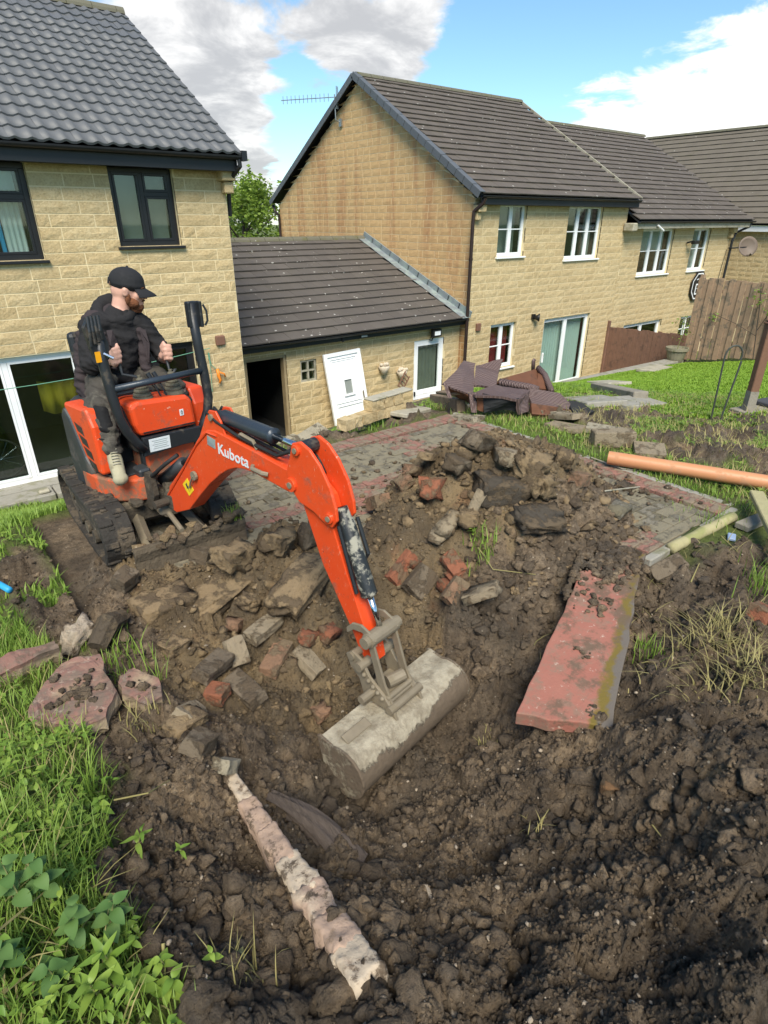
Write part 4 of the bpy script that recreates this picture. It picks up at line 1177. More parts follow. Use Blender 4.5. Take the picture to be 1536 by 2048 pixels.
    b = MB(); b.lathe([(0, 0), (.05, 0), (.07, .08), (.12, .16), (.11, .17), (0, .12)], 12, frame((14.66, 11.64, -.64), (0, 0, 1), (.55, -.75, -.35))); mk('lamp_shade', b, 'lamp_black', l, smooth=True)
    b = MB(); b.box((14.66, 11.66, -.62), (.11, .08, .14)); mk('bracket', b, 'lamp_black', l)
    # television aerial on the gable
    t = thing('tv_aerial', 'television aerial with many short rods at the gable of the rust-streaked house', 'aerial', (11.9, 17.5, 4.6))
    b = MB(); b.tube([(11.93, 17.45, 4.55), (11.80, 17.5, 4.62), (11.78, 17.5, 5.25)], .018, 8); b.box((11.93, 17.45, 4.55), (.05, .12, .2)); mk('mast', b, 'galv', t)
    bd = Vector((-.55, .83, .0)).normalized(); side = Vector((.83, .55, 0)); o_ = Vector((11.78, 17.5, 5.18))
    b = MB(); b.tube([o_ + bd * -.15, o_ + bd * 1.75], .012, 6); mk('boom', b, 'galv', t)
    for i in range(12): b = MB(); c = o_ + bd * (.2 + i * .135); u = Vector((0, 0, 1)); b.tube([c - u * .1, c + u * .1], .008, 5); mk('element', b, 'galv', t)
    b = MB(); u = Vector((0, 0, 1)); c = o_ + bd * -.08
    for k in (-.06, 0, .06): b.tube([c - u * .3 + side * k, c + u * .26 + side * k], .009, 5)
    mk('reflector', b, 'galv', t)
house_a()
def house_b():
    h = thing('stone_house', 'lower adjoining stone house with white box eave, satellite dish and tall fence in front', 'house', (22, 11.7, -2.95))
    X0, X1, Y = 18.82, 26.1, 11.72
    M = front_frame(X0, Y); W = X1 - X0; sx = lambda x: x - X0
    ops = [(sx(19.9), sx(21.9), .24, 1.68), (sx(23.25), sx(24.5), .24, 1.68), (sx(19.7), sx(22.2), -2.95, -1.36), (sx(23.6), sx(24.8), -2.4, -1.42)]
    wl = wall_panel(h, M, W, -3.3, 1.80, ops)
    st = stone_list(W, -2.36, 1.78, ops, .19, (.28, .66), seed=41)
    lay_stones([(wl, M, st, .013)], ['stone'], 280)
    g = MB(); g.box(((X0 + X1) / 2, 21.5, -.4), (W, .2, 5.0)); g.prism([(12, -3.3), (21.4, -3.3), (21.4, 1.8), (16.55, 4.8), (12, 1.8)], 0, X1 - .2, X1 - .005); mk('gable_wall', g, 'stone', h)
    rm, L = roof_frame(X0 + .03, 11.28, 1.93, 16.6, 5.12)
    RW = 26.85 - X0 - .03
    rf = MB(); rf.box((RW / 2, L / 2, -.06), (RW, L - .02, .04), rm)
    rm2, L2 = roof_frame(X0 + .03, 21.9, 1.95, 16.61, 5.1); rf.box((RW / 2, L2 / 2, .0), (RW, L2, .05), rm2)
    roof = mk('roof', rf, 'fascia_black', h)
    tile_roof(h, roof, rm, RW, L, .34, .31, 'flat', 'tile_brown', bond=True, seed=8)
    rd = MB(); x = X0
    while x < 26.7:
        rd.prism([(16.6 + .15 * math.cos(a), 5.08 + .11 * math.sin(a)) for a in [math.pi * i / 6 for i in range(7)]], 0, x + .004, min(26.85, x + .44)); x += .45
    mk('ridge_tile', rd, 'ridge_moss', roof)
    f = MB(); f.box(((X0 + 26.75) / 2 + .05, 11.50, 1.76), (26.75 - X0, .34, .16)); mk('box_eave', f, 'concrete_pale', h, bevel=.01)
    e = MB(); e.box((X0 - .06, 11.50, 1.73), (.26, .36, .24), ch=.03); mk('eave_end', e, 'concrete_pale', h)
    gutter(h, X0 + .0, 26.9, 11.27, 1.90)
    dp = MB(); dp.tube([(26.75, 11.3, 1.86), (26.7, 11.35, 1.7), (26.3, 11.6, 1.5), (26.2, 11.64, 1.2), (26.2, 11.64, -2)], .045, 8); mk('downpipe', dp, 'fascia_black', h)
    k = MB(); k.box((X1 - .05, 11.62, 1.58), (.3, .2, .18), ch=.012); k.box((X1 - .1, 11.65, 1.40), (.2, .14, .17), ch=.012); mk('kneeler', k, 'stone', h)
    w = window(h, M, sx(19.9), sx(21.9), .24, 1.68, 'upvc_white', [(1, [1]), (1, [1]), (1, [1])], bars=.52); room_box(h, M, sx(19.9), sx(21.9), .2, 1.6)
    curtain(w, M, sx(20.0), sx(21.8), 1.0, 1.6, .32, 'curtain_green', 9, .01)
    w = window(h, M, sx(23.25), sx(24.5), .24, 1.68, 'upvc_white', [(1, [1]), (1, [1])], bars=.52); room_box(h, M, sx(23.25), sx(24.5), .2, 1.6)
    curtain(w, M, sx(23.9), sx(24.4), .3, 1.6, .32, 'curtain_white', 6, .02)
    window(h, M, sx(19.7), sx(22.2), -2.95, -1.36, 'upvc_white', [(1, [1]), (1, [1])], sill=False, name='patio_door', fw=.085); room_box(h, M, sx(19.7), sx(22.2), -2.9, -1.4)
    window(h, M, sx(23.6), sx(24.8), -2.4, -1.42, 'upvc_white', [(1, [1]), (1, [1])], bars=.5); room_box(h, M, sx(23.6), sx(24.8), -2.4, -1.4)
    b = MB(); b.tube([(19.95, 11.28, 1.78), (20.3, 11.25, 1.62)], .03, 8); tag(mk('loose_batten', b, 'upvc_white'), 'short white batten hanging from the box eave', 'batten')
    l = thing('floodlight', 'dark floodlight on the lower house under its eave between two windows', 'floodlight', (22.85, 11.6, 1.25))
    b = MB(); b.box((22.95, 11.45, 1.22), (.30, .16, .12), ch=.02); b.tube([(22.8, 11.68, 1.2), (22.85, 11.5, 1.25)], .03, 6); mk('lamp_body', b, 'lamp_black', l)
    t = thing('satellite_dish', 'tan satellite dish on the far corner of the lower house', 'satellite dish', (26.2, 11.5, .9))
    T = frame((26.75, 11.28, .98), (0, 0, 1), (-.55, -.8, .25))
    T = Matrix.Translation((26.72, 11.28, .98)) @ Vector((-.6, -.75, .25)).normalized().to_track_quat('Z', 'Y').to_matrix().to_4x4()
    b = MB(); b.lathe([(0, 0), (.15, .02), (.28, .06), (.37, .11), (.37, .125), (.28, .075), (.15, .035), (0, .015)], 20, T); mk('dish', b, 'dish_grey', t, smooth=True)
    b = MB(); b.tube([T @ Vector((0, -.3, .05)), T @ Vector((0, -.36, .34))], .014, 6); b.tube([T @ Vector((0, -.36, .30)), T @ Vector((0, -.32, .42))], .04, 8); mk('receiver_arm', b, 'dish_grey', t)
    b = MB(); b.tube([T @ Vector((0, 0, 0)), (26.15, 11.55, .95), (26.12, 11.68, .95)], .025, 8); mk('bracket', b, 'lamp_black', t)
    b = MB(); b.tube([(26.0, 11.68, .9), (25.9, 11.68, .2), (25.7, 11.68, -1.5)], .01, 5); mk('cable', b, 'lamp_black', t)
    # eight-sided black sign
    t = thing('wall_sign', 'black eight-sided sign outlined in white on the lower house wall', 'sign', (24.25, 11.66, -.35))
    T = frame((24.25, 11.66, -.33), (1, 0, 0))
    oc = lambda r: [(r * math.cos(R(22.5 + 45 * i)), r * math.sin(R(22.5 + 45 * i))) for i in range(8)]
    b = MB(); b.prism(oc(.56), 1, -.03, .0, T); mk('sign_board', b, 'sign_black', t)
    b = MB(); a, c = oc(.50), oc(.455)
    for i in range(8):
        j = (i + 1) % 8; b.add([(a[i][0], -.034, a[i][1]), (a[j][0], -.034, a[j][1]), (c[j][0], -.034, c[j][1]), (c[i][0], -.034, c[i][1])], [(0, 1, 2, 3)], T)
    for (x0, x1, z0, z1) in ((-.2, .34, .04, .09), (-.2, -.15, -.25, .04), (-.2, .34, -.30, -.25), (.29, .34, -.25, .04), (-.1, .1, -.1, -.07)):
        b.box(((x0 + x1) / 2, -.033, (z0 + z1) / 2), (x1 - x0, .006, z1 - z0), T)
    for i in range(6): b.box((-.18 + i * .075, -.033, .24 + .02 * math.sin(i)), (.05, .006, .035), T)
    mk('sign_outline', b, 'upvc_white', t)
house_b()
def far_house():
    h = thing('stone_house', 'far stone house with brown tiled roof and white fascia behind the tall fence', 'house', (31, 16, -2.5))
    x0, x1 = 29.0, 38.0; y0, y1 = 3.0, 20.5
    e = 1.72
    b = MB(); b.box((x0 + .12, (y0 + y1) / 2, -.7), (.24, y1 - y0, 4.6)); wl = mk('wall', b, 'mortar', h)
    MG = frame((x0, y1, 0), (0, -1, 0))
    st = [s for s in stone_list(y1 - y0, -1.2, 1.5, [(11.6, 12.8, -.6, .6)], .19, (.3, .6), seed=51) if 4.5 < s[0] < 14]
    lay_stones([(wl, MG, st, .02)], ['stone'], 180)
    window(h, MG, 11.6, 12.8, -.6, .6, 'upvc_white', [(1, [1]), (1, [1])], recess=-.02)
    b = MB(); b.box((x1, (y0 + y1) / 2, -.7), (.24, y1 - y0, 4.6)); b.prism([(x0 + .3, -3), (x1, -3), (x1, 1.5), ((x0 + x1) / 2, 4.4), (x0 + .3, 1.5)], 1, y1 - .2, y1); b.prism([(x0 + .3, -3), (x1, -3), (x1, 1.5), ((x0 + x1) / 2, 4.4), (x0 + .3, 1.5)], 1, y0, y0 + .2); mk('back_wall', b, 'stone', h)
    xr = (x0 + x1) / 2; ez, rz = 1.78, 5.75
    sl = Vector((xr - (x0 - .35), 0, rz - ez)); L = sl.length; sl.normalize()
    X = Vector((0, -1, 0)); m = Matrix((X, sl, X.cross(sl))).transposed().to_4x4(); m.translation = Vector((x0 - .35, y1 + .2, ez))
    RW = y1 - y0 + .4
    b = MB(); b.box((RW / 2, L / 2, -.06), (RW, L, .04), m)
    sl2 = Vector((-(x1 + .35 - xr), 0, rz - ez)); sl2.normalize(); m2 = Matrix((-X, sl2, (-X).cross(sl2))).transposed().to_4x4(); m2.translation = Vector((x1 + .35, y0 - .2, ez)); b.box((RW / 2, L / 2, 0), (RW, L, .04), m2)
    roof = mk('roof', b, 'fascia_black', h)
    tile_roof(h, roof, m, RW, L, .36, .33, 'flat', 'tile_far', n_obj=260, bond=True, seed=9)
    b = MB()
    for i in range(38): b.prism([(xr + .15 * math.cos(a), rz - .02 + .11 * math.sin(a)) for a in [math.pi * k / 5 for k in range(6)]], 1, y0 - .2 + i * .465, y0 - .2 + i * .465 + .455)
    mk('ridge_tile', b, 'ridge_moss', roof)
    b = MB(); b.box((x0 - .25, (y0 + y1) / 2, 1.60), (.03, RW, .20)); b.box((x0 - .1, (y0 + y1) / 2, 1.50), (.3, RW, .02)); mk('fascia', b, 'upvc_white', h)
far_house()
# ------------------------------------------------------------------ mini excavator
DCX, DCY = 1.007, 4.064
TURN = R(10.6)
def heading(psi, off=(0, 0, 0)):
    d = Vector((math.sin(psi), -math.cos(psi), 0)); l = Vector((math.cos(psi), math.sin(psi), 0))
    m = Matrix((d, l, Vector((0, 0, 1)))).transposed().to_4x4()
    m.translation = Vector((DCX, DCY, 0)) + d * off[0] + l * off[1] + Vector((0, 0, off[2]))
    return m
MT, MBm, MU = heading(0), heading(TURN), heading(TURN, (0, .1, 0))

def excavator():
    e = thing('mini_excavator', 'orange mini excavator on muddy rubber tracks with its boom reaching into the hole', 'excavator', (DCX, DCY, 0))
    # ---- tracks
    def loop(r, half, n=10, zc=.17):
        pts = [(half * 0 + (-half + 2 * half * i / 9), zc - r) for i in range(10)]
        pts += [(half + r * math.sin(math.pi * i / n), zc - r * math.cos(math.pi * i / n)) for i in range(1, n)]
        pts += [(half - 2 * half * i / 9, zc + r - .02 * math.sin(math.pi * i / 9)) for i in range(10)]
        pts += [(-half - r * math.sin(math.pi * i / n), zc + r * math.cos(math.pi * i / n)) for i in range(1, n)]
        return pts
    for side in (-1, 1):
        lc = side * .34; w = .185; b = MB()
        out, inn = loop(.178, .42), loop(.150, .42); n = len(out)
        prof = [(-.5, 0), (-.47, .010), (.47, .010), (.5, 0)]
        vs = []; fs = []
        for i in range(n):
            (a, z), (a2, z2) = out[i], inn[i]
            nx = Vector((a - a2, 0, z - z2)).normalized()
            for q, hgt in prof: vs.append((a + nx.x * hgt, lc + q * w, z + nx.z * hgt))
            for q, _ in reversed(prof): vs.append((a2, lc + q * w, z2))
        m = 8
        for i in range(n):
            j = (i + 1) % n
            for k in range(m):
                k2 = (k + 1) % m; fs.append((i * m + k, j * m + k, j * m + k2, i * m + k2))
        b.add(vs, fs, MT); tr = mk('track', b, 'track_mud', e, smooth=False)
        # treads: staggered bars
        per = 0; P = out + [out[0]]; tot = sum(math.dist(P[i], P[i + 1]) for i in range(n)); step = tot / 42
        b = MB(); acc = 0; nxt = 0; k = 0
        for i in range(n):
            L = math.dist(P[i], P[i + 1]); t = Vector((P[i + 1][0] - P[i][0], 0, P[i + 1][1] - P[i][1])).normalized()
            while nxt < acc + L:
                u = nxt - acc; c = Vector((P[i][0] + t.x * u, lc, P[i][1] + t.z * u)); nz = Vector((0, 1, 0)).cross(t) * -1
                if nz.dot(c - Vector((max(-.42, min(.42, c.x)), lc, .17))) < 0: nz = -nz
                T = MT @ frame(c + nz * .010, t, nz)
                s = 1 if k % 2 else -1
                b.box((0, s * w * .27, .004), (.034 + rnd.uniform(-.004, .006), w * .44, .020 + rnd.uniform(-.004, .004)), T, ch=.006)
                b.box((step / 2, -s * w * .15, .001), (.02, w * .2, .012), T, ch=.004)
                k += 1; nxt += step
            acc += L
        mk('tread', b, 'track_mud', tr)
        b = MB(); b.box((0, lc, .17), (.70, .10, .12), MT, ch=.02); b.box((0, lc + side * -.02, .10), (.8, .14, .05), MT, ch=.01); mk('track_frame', b, 'frame_mud', e)
        for s_, nm, r_ in ((.42, 'idler_wheel', .142), (-.42, 'sprocket', .142)):
            b = MB(); T = MT @ Matrix.Translation((s_, lc, .17)) @ Matrix.Rotation(R(90), 4, 'X')
            b.lathe([(0, -.05), (.05, -.055), (.055, -.03), (r_ - .02, -.03), (r_, -.045), (r_, .045), (r_ - .02, .03), (.055, .03), (.05, .055), (0, .05)], 20, T); mk(nm, b, 'frame_mud', e)
        for s_ in (-.18, .0, .18):
            b = MB(); b.tube([MT @ Vector((s_, lc - .07, .07)), MT @ Vector((s_, lc + .07, .07))], .045, 12); mk('roller', b, 'frame_mud', e)
    b = MB(); b.box((0, 0, .21), (.62, .44, .16), MT, ch=.03); b.box((.0, 0, .17), (.24, .60, .09), MT, ch=.02); b.box((-.3, 0, .17), (.12, .60, .09), MT, ch=.02); mk('undercarriage', b, 'frame_mud', e)
    b = MB(); b.lathe([(0, .28), (.24, .28), (.24, .345), (0, .345)], 24, MT); mk('turntable', b, 'machine_grey', e)
    # ---- dozer blade
    b = MB(); pr = [(.665, .16), (.70, .162), (.712, .13), (.70, .07), (.725, -.03), (.70, -.035), (.675, .05), (.685, .12)]
    b.prism(pr, 1, -.30, .43, MT); bl = mk('dozer_blade', b, 'blade_mud', e, bevel=.004)
    b = MB()
    for l0 in (-.17, .17): b.tube([MT @ Vector((.22, l0 * .8, .20)), MT @ Vector((.50, l0, .13)), MT @ Vector((.69, l0 * 1.1, .09))], .036, 4)
    mk('blade_arm', b, 'steel_dirty', bl)
    b = MB(); b.tube([MT @ Vector((.25, .02, .26)), MT @ Vector((.44, .02, .22))], .035, 10); b.tube([MT @ Vector((.44, .02, .22)), MT @ Vector((.66, .02, .18))], .017, 8)
    b.box((.40, .02, .235), (.09, .11, .06), MT, ch=.015); mk('blade_cylinder', b, 'steel_dirty', bl)
    # ---- upper body
    deck = [(-.15, -.42), (.05, -.425), (.20, -.375), (.30, -.28), (.335, -.17), (.21, -.155), (.16, -.10), (.16, .10), (.21, .13), (.33, .15), (.29, .30), (.14, .40), (-.15, .42)]
    b = MB(); b.prism(deck, 2, .30, .455, MU); dk = mk('deck', b, 'orange_dirty', e, bevel=.014)
    b = MB(); b.box((.12, -.26, .462), (.22, .22, .012), MU, ch=.004); b.box((.20, -.20, .50), (.10, .08, .06), MU @ Matrix.Rotation(.1, 4, 'Y'), ch=.012); b.box((.17, -.12, .54), (.06, .06, .16), MU, ch=.012); mk('foot_pedal', b, 'machine_grey', dk)
    b = MB(); b.prism([(-.02, -.36), (-.02, .36), (-.20, .38), (-.34, .345), (-.46, .25), (-.53, .12), (-.55, 0), (-.53, -.12), (-.46, -.25), (-.34, -.345), (-.20, -.38)], 2, .34, .86, MU); mk('engine_bay', b, 'machine_grey', e, bevel=.02)
    rear = [(-.23, .865), (-.165, .80), (-.055, .56), (.02, .47), (.00, .33), (-.16, .285), (-.27, .33), (-.30, .55), (-.29, .80)]
    pan = [(-.20, .900), (.10, .905), (.155, .80), (.165, .485), (.03, .485), (-.045, .565), (-.155, .805), (-.215, .87)]
    for side in (-1, 1):
        b = MB(); b.prism(rear, 1, side * .345, side * .42, MU); mk('rear_cover', b, 'machine_grey', e, bevel=.02)
        b = MB(); b.prism(pan, 1, side * .30, side * .415, MU); sp = mk('side_panel', b, 'orange_paint', e, bevel=.022)
        b = MB()
        for k in range(4):
            z = .79 - k * .075; s0 = -.10 + k * .032
            b.prism([(s0, z), (s0 + .10, z - .02), (s0 + .115, z - .075), (s0 + .03, z - .055)], 1, side * .4165, side * .400, MU)
        mk('vent_slot', b, 'machine_black', sp)
    b = MB(); b.prism([(-.24, -.40), (-.37, -.365), (-.49, -.265), (-.565, -.13), (-.585, 0), (-.565, .13), (-.49, .265), (-.37, .365), (-.24, .40)], 2, .32, .55, MU); mk('counterweight', b, 'machine_grey', e, bevel=.02)
    # seat
    b = MB(); b.box((-.26, .02, .875), (.42, .42, .09), MU, ch=.03); st = mk('seat', b, 'machine_black', e, bevel=.01)
    b = MB(); b.prism([(-.50, .92), (-.42, .92), (-.47, 1.27), (-.53, 1.27)], 1, -.19, .23, MU); mk('backrest', b, 'machine_black', st, bevel=.03)
    # console
    fr = [(-.170, .705), (.238, .690), (.228, .865), (.195, .905), (.02, .918), (-.165, .932), (-.205, .905), (-.195, .78)]
    b = MB(); b.prism(fr, 0, .04, .265, MU); cs = mk('console', b, 'orange_paint', e, bevel=.024)
    b = MB(); b.prism([(-.150, .722), (.222, .708), (.222, .716), (-.150, .730)], 0, .2655, .2672, MU); mk('seam', b, 'machine_black', cs)
    b = MB(); b.box((.266, .135, .80), (.004, .028, .042), MU); dcl = mk('decal', b, 'sticker_white', cs)
    b = MB(); b.tube([MU @ Vector((.2686, .135 + .006 * math.cos(a), .80 + .012 * math.sin(a))) for a in [i * math.pi / 5 for i in range(11)]], .0022, 4, cap=False); mk('decal_mark', b, 'sticker_dark', dcl)
    b = MB(); b.box((.10, .0, .655), (.20, .36, .13), MU); mk('console_base', b, 'machine_black', e)
    b = MB(); b.prism([(-.178, .575), (-.17, .700), (.275, .680), (.270, .575), (.10, .585)], 0, .255, .285, MU); pl = mk('guard_plate', b, 'machine_black', e, bevel=.006)
    b = MB(); b.box((.2865, -.085, .635), (.003, .145, .085), MU @ Matrix.Rotation(R(-2), 4, 'X')); sk = mk('data_plate', b, 'sticker_white', pl)
    b = MB()
    for k in range(5): b.box((.2885, -.085 + rnd.uniform(-.01, .01), .662 - k * .013), (.001, .11 - .02 * (k % 2), .003), MU @ Matrix.Rotation(R(-2), 4, 'X'))
    mk('plate_lines', b, 'lead', sk)
    b = MB(); b.prism([(-.14, .40), (.225, .41), (.22, .60), (-.135, .60)], 0, .02, .225, MU); mk('front_panel', b, 'orange_dirty', e, bevel=.012)
    # guard posts
    U = lambda s, l, z: MU @ Vector((s, l, z))
    for nm, pts in (('guard_post', [(.24, -.300, 1.36), (.25, -.305, 1.20), (.265, -.300, 1.0), (.275, -.288, .86), (.275, -.255, .76), (.272, -.205, .675), (.27, -.165, .62)]),
                    ('guard_post', [(.235, .330, 1.47), (.25, .336, 1.2), (.265, .345, 1.0), (.275, .345, .86), (.275, .325, .77), (.272, .29, .70), (.27, .265, .645)])):
        b = MB(); b.tube([U(*p) for p in pts], .031, 10); mk(nm, b, 'machine_black', e, smooth=True)
    b = MB(); b.tube([U(.265, -.31, 1.035), U(.265, .35, 1.045)], .021, 10); mk('cross_bar', b, 'cylinder_blue', e, smooth=True)
    b = MB(); b.box((.235, .335, 1.40), (.05, .075, .16), MU, ch=.006); b.box((.255, .375, 1.40), (.05, .02, .16), MU, ch=.004); b.tube([U(.28, .39, 1.46), U(.29, .405, 1.42), U(.29, .405, 1.36), U(.28, .39, 1.33)], .007, 6)
    mk('post_bracket', b, 'machine_black', e)
    b = MB(); b.prism([(-.345, 1.22), (-.27, 1.21), (-.255, 1.30), (-.285, 1.43), (-.345, 1.45), (-.375, 1.40), (-.36, 1.28)], 0, .225, .262, MU)
    for k in range(4): b.tube([U(.27, -.36 + k * .024, 1.30 + .01 * k), U(.275, -.355 + k * .02, 1.38), U(.26, -.345 + k * .02, 1.46)], .010, 6)
    lb = mk('folding_bracket', b, 'machine_black', e)
    b = MB(); b.box((.272, -.335, 1.235), (.008, .030, .060), MU); mk('reflector', b, 'reflector_amber', lb)
    b = MB(); b.tube([U(.27, -.30, 1.25), U(.30, -.26, 1.22)], .010, 6); mk('bolt', b, 'chrome', lb)
    # levers
    for l0, hx in ((-.065, (.10, -.140, 1.13)), (.155, (.11, .175, 1.10))):
        b = MB(); pr = [(.068, .905)]
        for k in range(6):
            r_ = .066 - k * .0085; z = .915 + k * .024; pr += [(r_, z), (r_ - .004, z + .010), (r_ - .012, z + .013)]
        pr += [(.012, 1.062), (0, 1.064)]
        b.lathe(pr, 16, MU @ Matrix.Translation((.17, l0, .005))); bt = mk('lever_boot', b, 'rubber_boot', e, smooth=False)
        b = MB(); b.tube([U(.17, l0, 1.02), U(.165, l0 * 1.25, 1.06), U(hx[0] + .03, hx[1] - .01, hx[2] - .05), U(*hx), U(hx[0] - .01, hx[1], hx[2] + .09)], .0095, 8); mk('lever', b, 'machine_grey', bt, smooth=True)
    for k, l0 in enumerate((.035, .075)):
        b = MB(); b.tube([U(.20, l0 + .01, .91), U(.16, l0, .99)], .006, 6); b.tube([U(.16, l0, .99), U(.13, l0 - .02, 1.06)], .015, 8); mk('travel_lever', b, 'machine_black', e)
    b = MB(); b.tube([U(.1, -.24, .955), U(.12, -.12, .96), U(.14, .02, .955)], .012, 8); b.tube([U(.22, -.2, .75), U(.2, -.23, .90), U(.1, -.25, .95)], .009, 6); mk('console_rail', b, 'machine_black', e)
    # swing casting under the boom
    Bm = lambda s, l, z: MBm @ Vector((s, l, z))
    b = MB(); b.box((.31, .0, .30), (.16, .15, .13), MBm, ch=.02); b.tube([Bm(.40, 0, .20), Bm(.40, 0, .46)], .05, 12); b.box((.46, 0, .31), (.12, .13, .12), MBm, ch=.02)
    b.prism([(.26, .24), (.36, .24), (.42, .36), (.40, .50), (.34, .50), (.30, .38)], 1, -.13, -.095, MBm)
    b.tube([Bm(.46, -.16, .315), Bm(.46, .10, .315)], .026, 10); b.box((.30, -.20, .30), (.10, .07, .05), MBm, ch=.015)
    sw = mk('swing_bracket', b, 'frame_mud', e)
    b = MB(); b.tube([Bm(.33, -.10, .235), Bm(.33, -.02, .235), Bm(.30, .14, .235)], .02, 8); mk('pivot_pin', b, 'steel_dirty', sw)
    # ---- boom
    pr = [(.43, .27), (.50, .43), (.72, .63), (.91, .83), (.97, .885), (1.03, .918), (1.10, .930), (1.17, .925), (1.45, .895), (1.70, .865), (1.765, .83), (1.76, .765), (1.69, .745), (1.43, .772), (1.34, .771), (1.26, .755), (1.18, .722), (1.10, .672), (.98, .582), (.86, .475), (.70, .325), (.53, .25)]
    b = MB(); b.prism(pr, 1, -.058, .058, MBm); bo = mk('boom', b, 'orange_paint', e, bevel=.006)
    b = MB()
    rib = [(.47, .36), (.70, .59), (.90, .80), (1.03, .905), (1.12, .905)]
    for y in (-.061, .061): b.tube([Bm(s, y, z) for s, z in rib], .006, 6)
    mk('weld_rib', b, 'orange_paint', bo)
    b = MB()
    for y in (-.052, .040): b.prism([(.93, .85), (1.02, .985), (1.065, 1.035), (1.125, 1.04), (1.165, .99), (1.20, .90), (1.1, .86)], 1, y, y + .012, MBm)
    ear = mk('cylinder_bracket', b, 'orange_paint', bo, bevel=.003)
    b = MB(); b.tube([Bm(1.085, -.065, 1.0), Bm(1.085, .065, 1.0)], .018, 10); mk('pin', b, 'steel_dirty', ear)
    b = MB(); b.tube([Bm(1.085, 0, 1.0), Bm(1.11, 0, 1.0), Bm(1.13, 0, 1.0), Bm(1.53, 0, .985), Bm(1.545, 0, .985)], [.028, .030, .040, .040, .043], 14); cy = mk('boom_cylinder', b, 'cylinder_blue', e, smooth=True)
    b = MB(); b.tube([Bm(1.54, 0, .985), Bm(1.78, 0, .972)], .017, 10); mk('cylinder_rod', b, 'chrome', cy, smooth=True)
    b = MB(); b.tube([Bm(1.16, .03, .94), Bm(1.3, .05, .945), Bm(1.42, .05, .925), Bm(1.46, .05, .90)], .010, 6); b.tube([Bm(1.28, -.03, .93), Bm(1.32, -.04, .955), Bm(1.42, -.04, .94), Bm(1.44, -.035, .90)], .010, 6); mk('hydraulic_pipe', b, 'steel_dirty', bo)
    b = MB(); b.tube([Bm(1.43, -.064, .815), Bm(1.45, -.085, .812), Bm(1.53, -.085, .808), Bm(1.55, -.064, .80)], .012, 8); mk('grab_handle', b, 'steel_dirty', bo)
    b = MB(); b.tube([Bm(.845, -.064, .60), Bm(.845, -.08, .60)], .028, 10); b.tube([Bm(.845, -.078, .60), Bm(.80, -.075, .55), Bm(.77, -.068, .50)], .006, 5); mk('hose_clamp', b, 'steel_dirty', bo)
    # warning label, badge, maker's lettering
    b = MB(); b.box((0, 0, 0), (.085, .002, .085), MBm @ Matrix.Translation((.735, -.0592, .49)) @ Matrix.Rotation(R(42), 4, 'Y').inverted()); yl = mk('warning_label', b, 'sticker_yellow', bo)
    b = MB(); T = MBm @ Matrix.Translation((.735, -.0608, .49)) @ Matrix.Rotation(R(42), 4, 'Y').inverted()
    b.prism([(-.008, .026), (.012, .026), (.002, .006), (.014, .006), (-.012, -.028), (-.002, -.004), (-.016, -.004)], 1, -.001, .0, T); mk('label_mark', b, 'sticker_dark', yl)
    b = MB(); T = MBm @ Matrix.Translation((1.06, -.0592, .855)) @ Matrix.Rotation(R(8), 4, 'Y')
    b.box((0, 0, 0), (.075, .002, .055), T); bd = mk('badge', b, 'lead', bo)
    fc = bpy.data.curves.new('lettering', 'FONT'); fc.body = 'Kubota'; fc.size = .088; fc.extrude = .001; fc.offset = .0016; fc.space_character = 1.05
    tmp = bpy.data.objects.new('lettering_source', fc); sc2 = bpy.data.scenes.new('tmp'); sc2.collection.objects.link(tmp)
    with bpy.context.temp_override(scene=sc2, view_layer=sc2.view_layers[0]):
        dg = bpy.context.evaluated_depsgraph_get()
        me = bpy.data.meshes.new_from_object(tmp.evaluated_get(dg))
    vsx = [v.co.copy() for v in me.vertices]; fsx = [tuple(q.vertices) for q in me.polygons]
    bpy.data.objects.remove(tmp); bpy.data.meshes.remove(me); bpy.data.curves.remove(fc)
    b = MB(); T = MBm @ Matrix.Translation((1.115, -.0598, .806)) @ Matrix.Rotation(R(3.5), 4, 'Y') @ Matrix.Rotation(R(90), 4, 'X')
    b.add(vsx, fsx, T); mk('lettering', b, 'sticker_white', bo)
    # ---- lift cylinder and hoses beside the boom
    b = MB(); b.tube([Bm(.36, -.02, .42), Bm(.62, .0, .60)], .040, 12); b.tube([Bm(.62, 0, .60), Bm(.80, 0, .72)], .020, 8); mk('lift_cylinder', b, 'machine_grey', e, smooth=True)
    b = MB()
    for k in range(3): b.tube([Bm(.28, -.12 + .03 * k, .42), Bm(.42, -.11 + .02 * k, .50 + .01 * k), Bm(.55, -.085, .60), Bm(.60, -.02, .655)], .013, 8)
    mk('hose', b, 'rubber', e, smooth=True)
    b = MB()
    for k, (y, q) in enumerate(((-.03, 0), (.0, .012), (.03, .004))):
        b.tube([Bm(.92, y, .80), Bm(.98, y, .93 + q), Bm(1.04, y * 1.6, 1.02 + q), Bm(1.12, y * 1.7, .985), Bm(1.30, y * 1.3, .935), Bm(1.6, y * 1.2, .905), Bm(1.72, y * 1.6, .96 + q), Bm(1.80, y * 1.8, .93), Bm(1.86, y * 1.3, .86)], .0095, 8)
    mk('hose', b, 'rubber', e, smooth=True)
    # ---- arm
    am = [(1.715, .84), (1.735, .74), (1.785, .70), (1.905, .41), (2.10, .10), (2.145, .01), (2.20, -.055), (2.245, -.03), (2.225, .06), (2.185, .16), (2.075, .42), (1.985, .66), (1.94, .78), (1.86, .84)]
    b = MB(); b.prism(am, 1, -.046, .046, MBm); ar = mk('arm', b, 'orange_paint', e, bevel=.005)
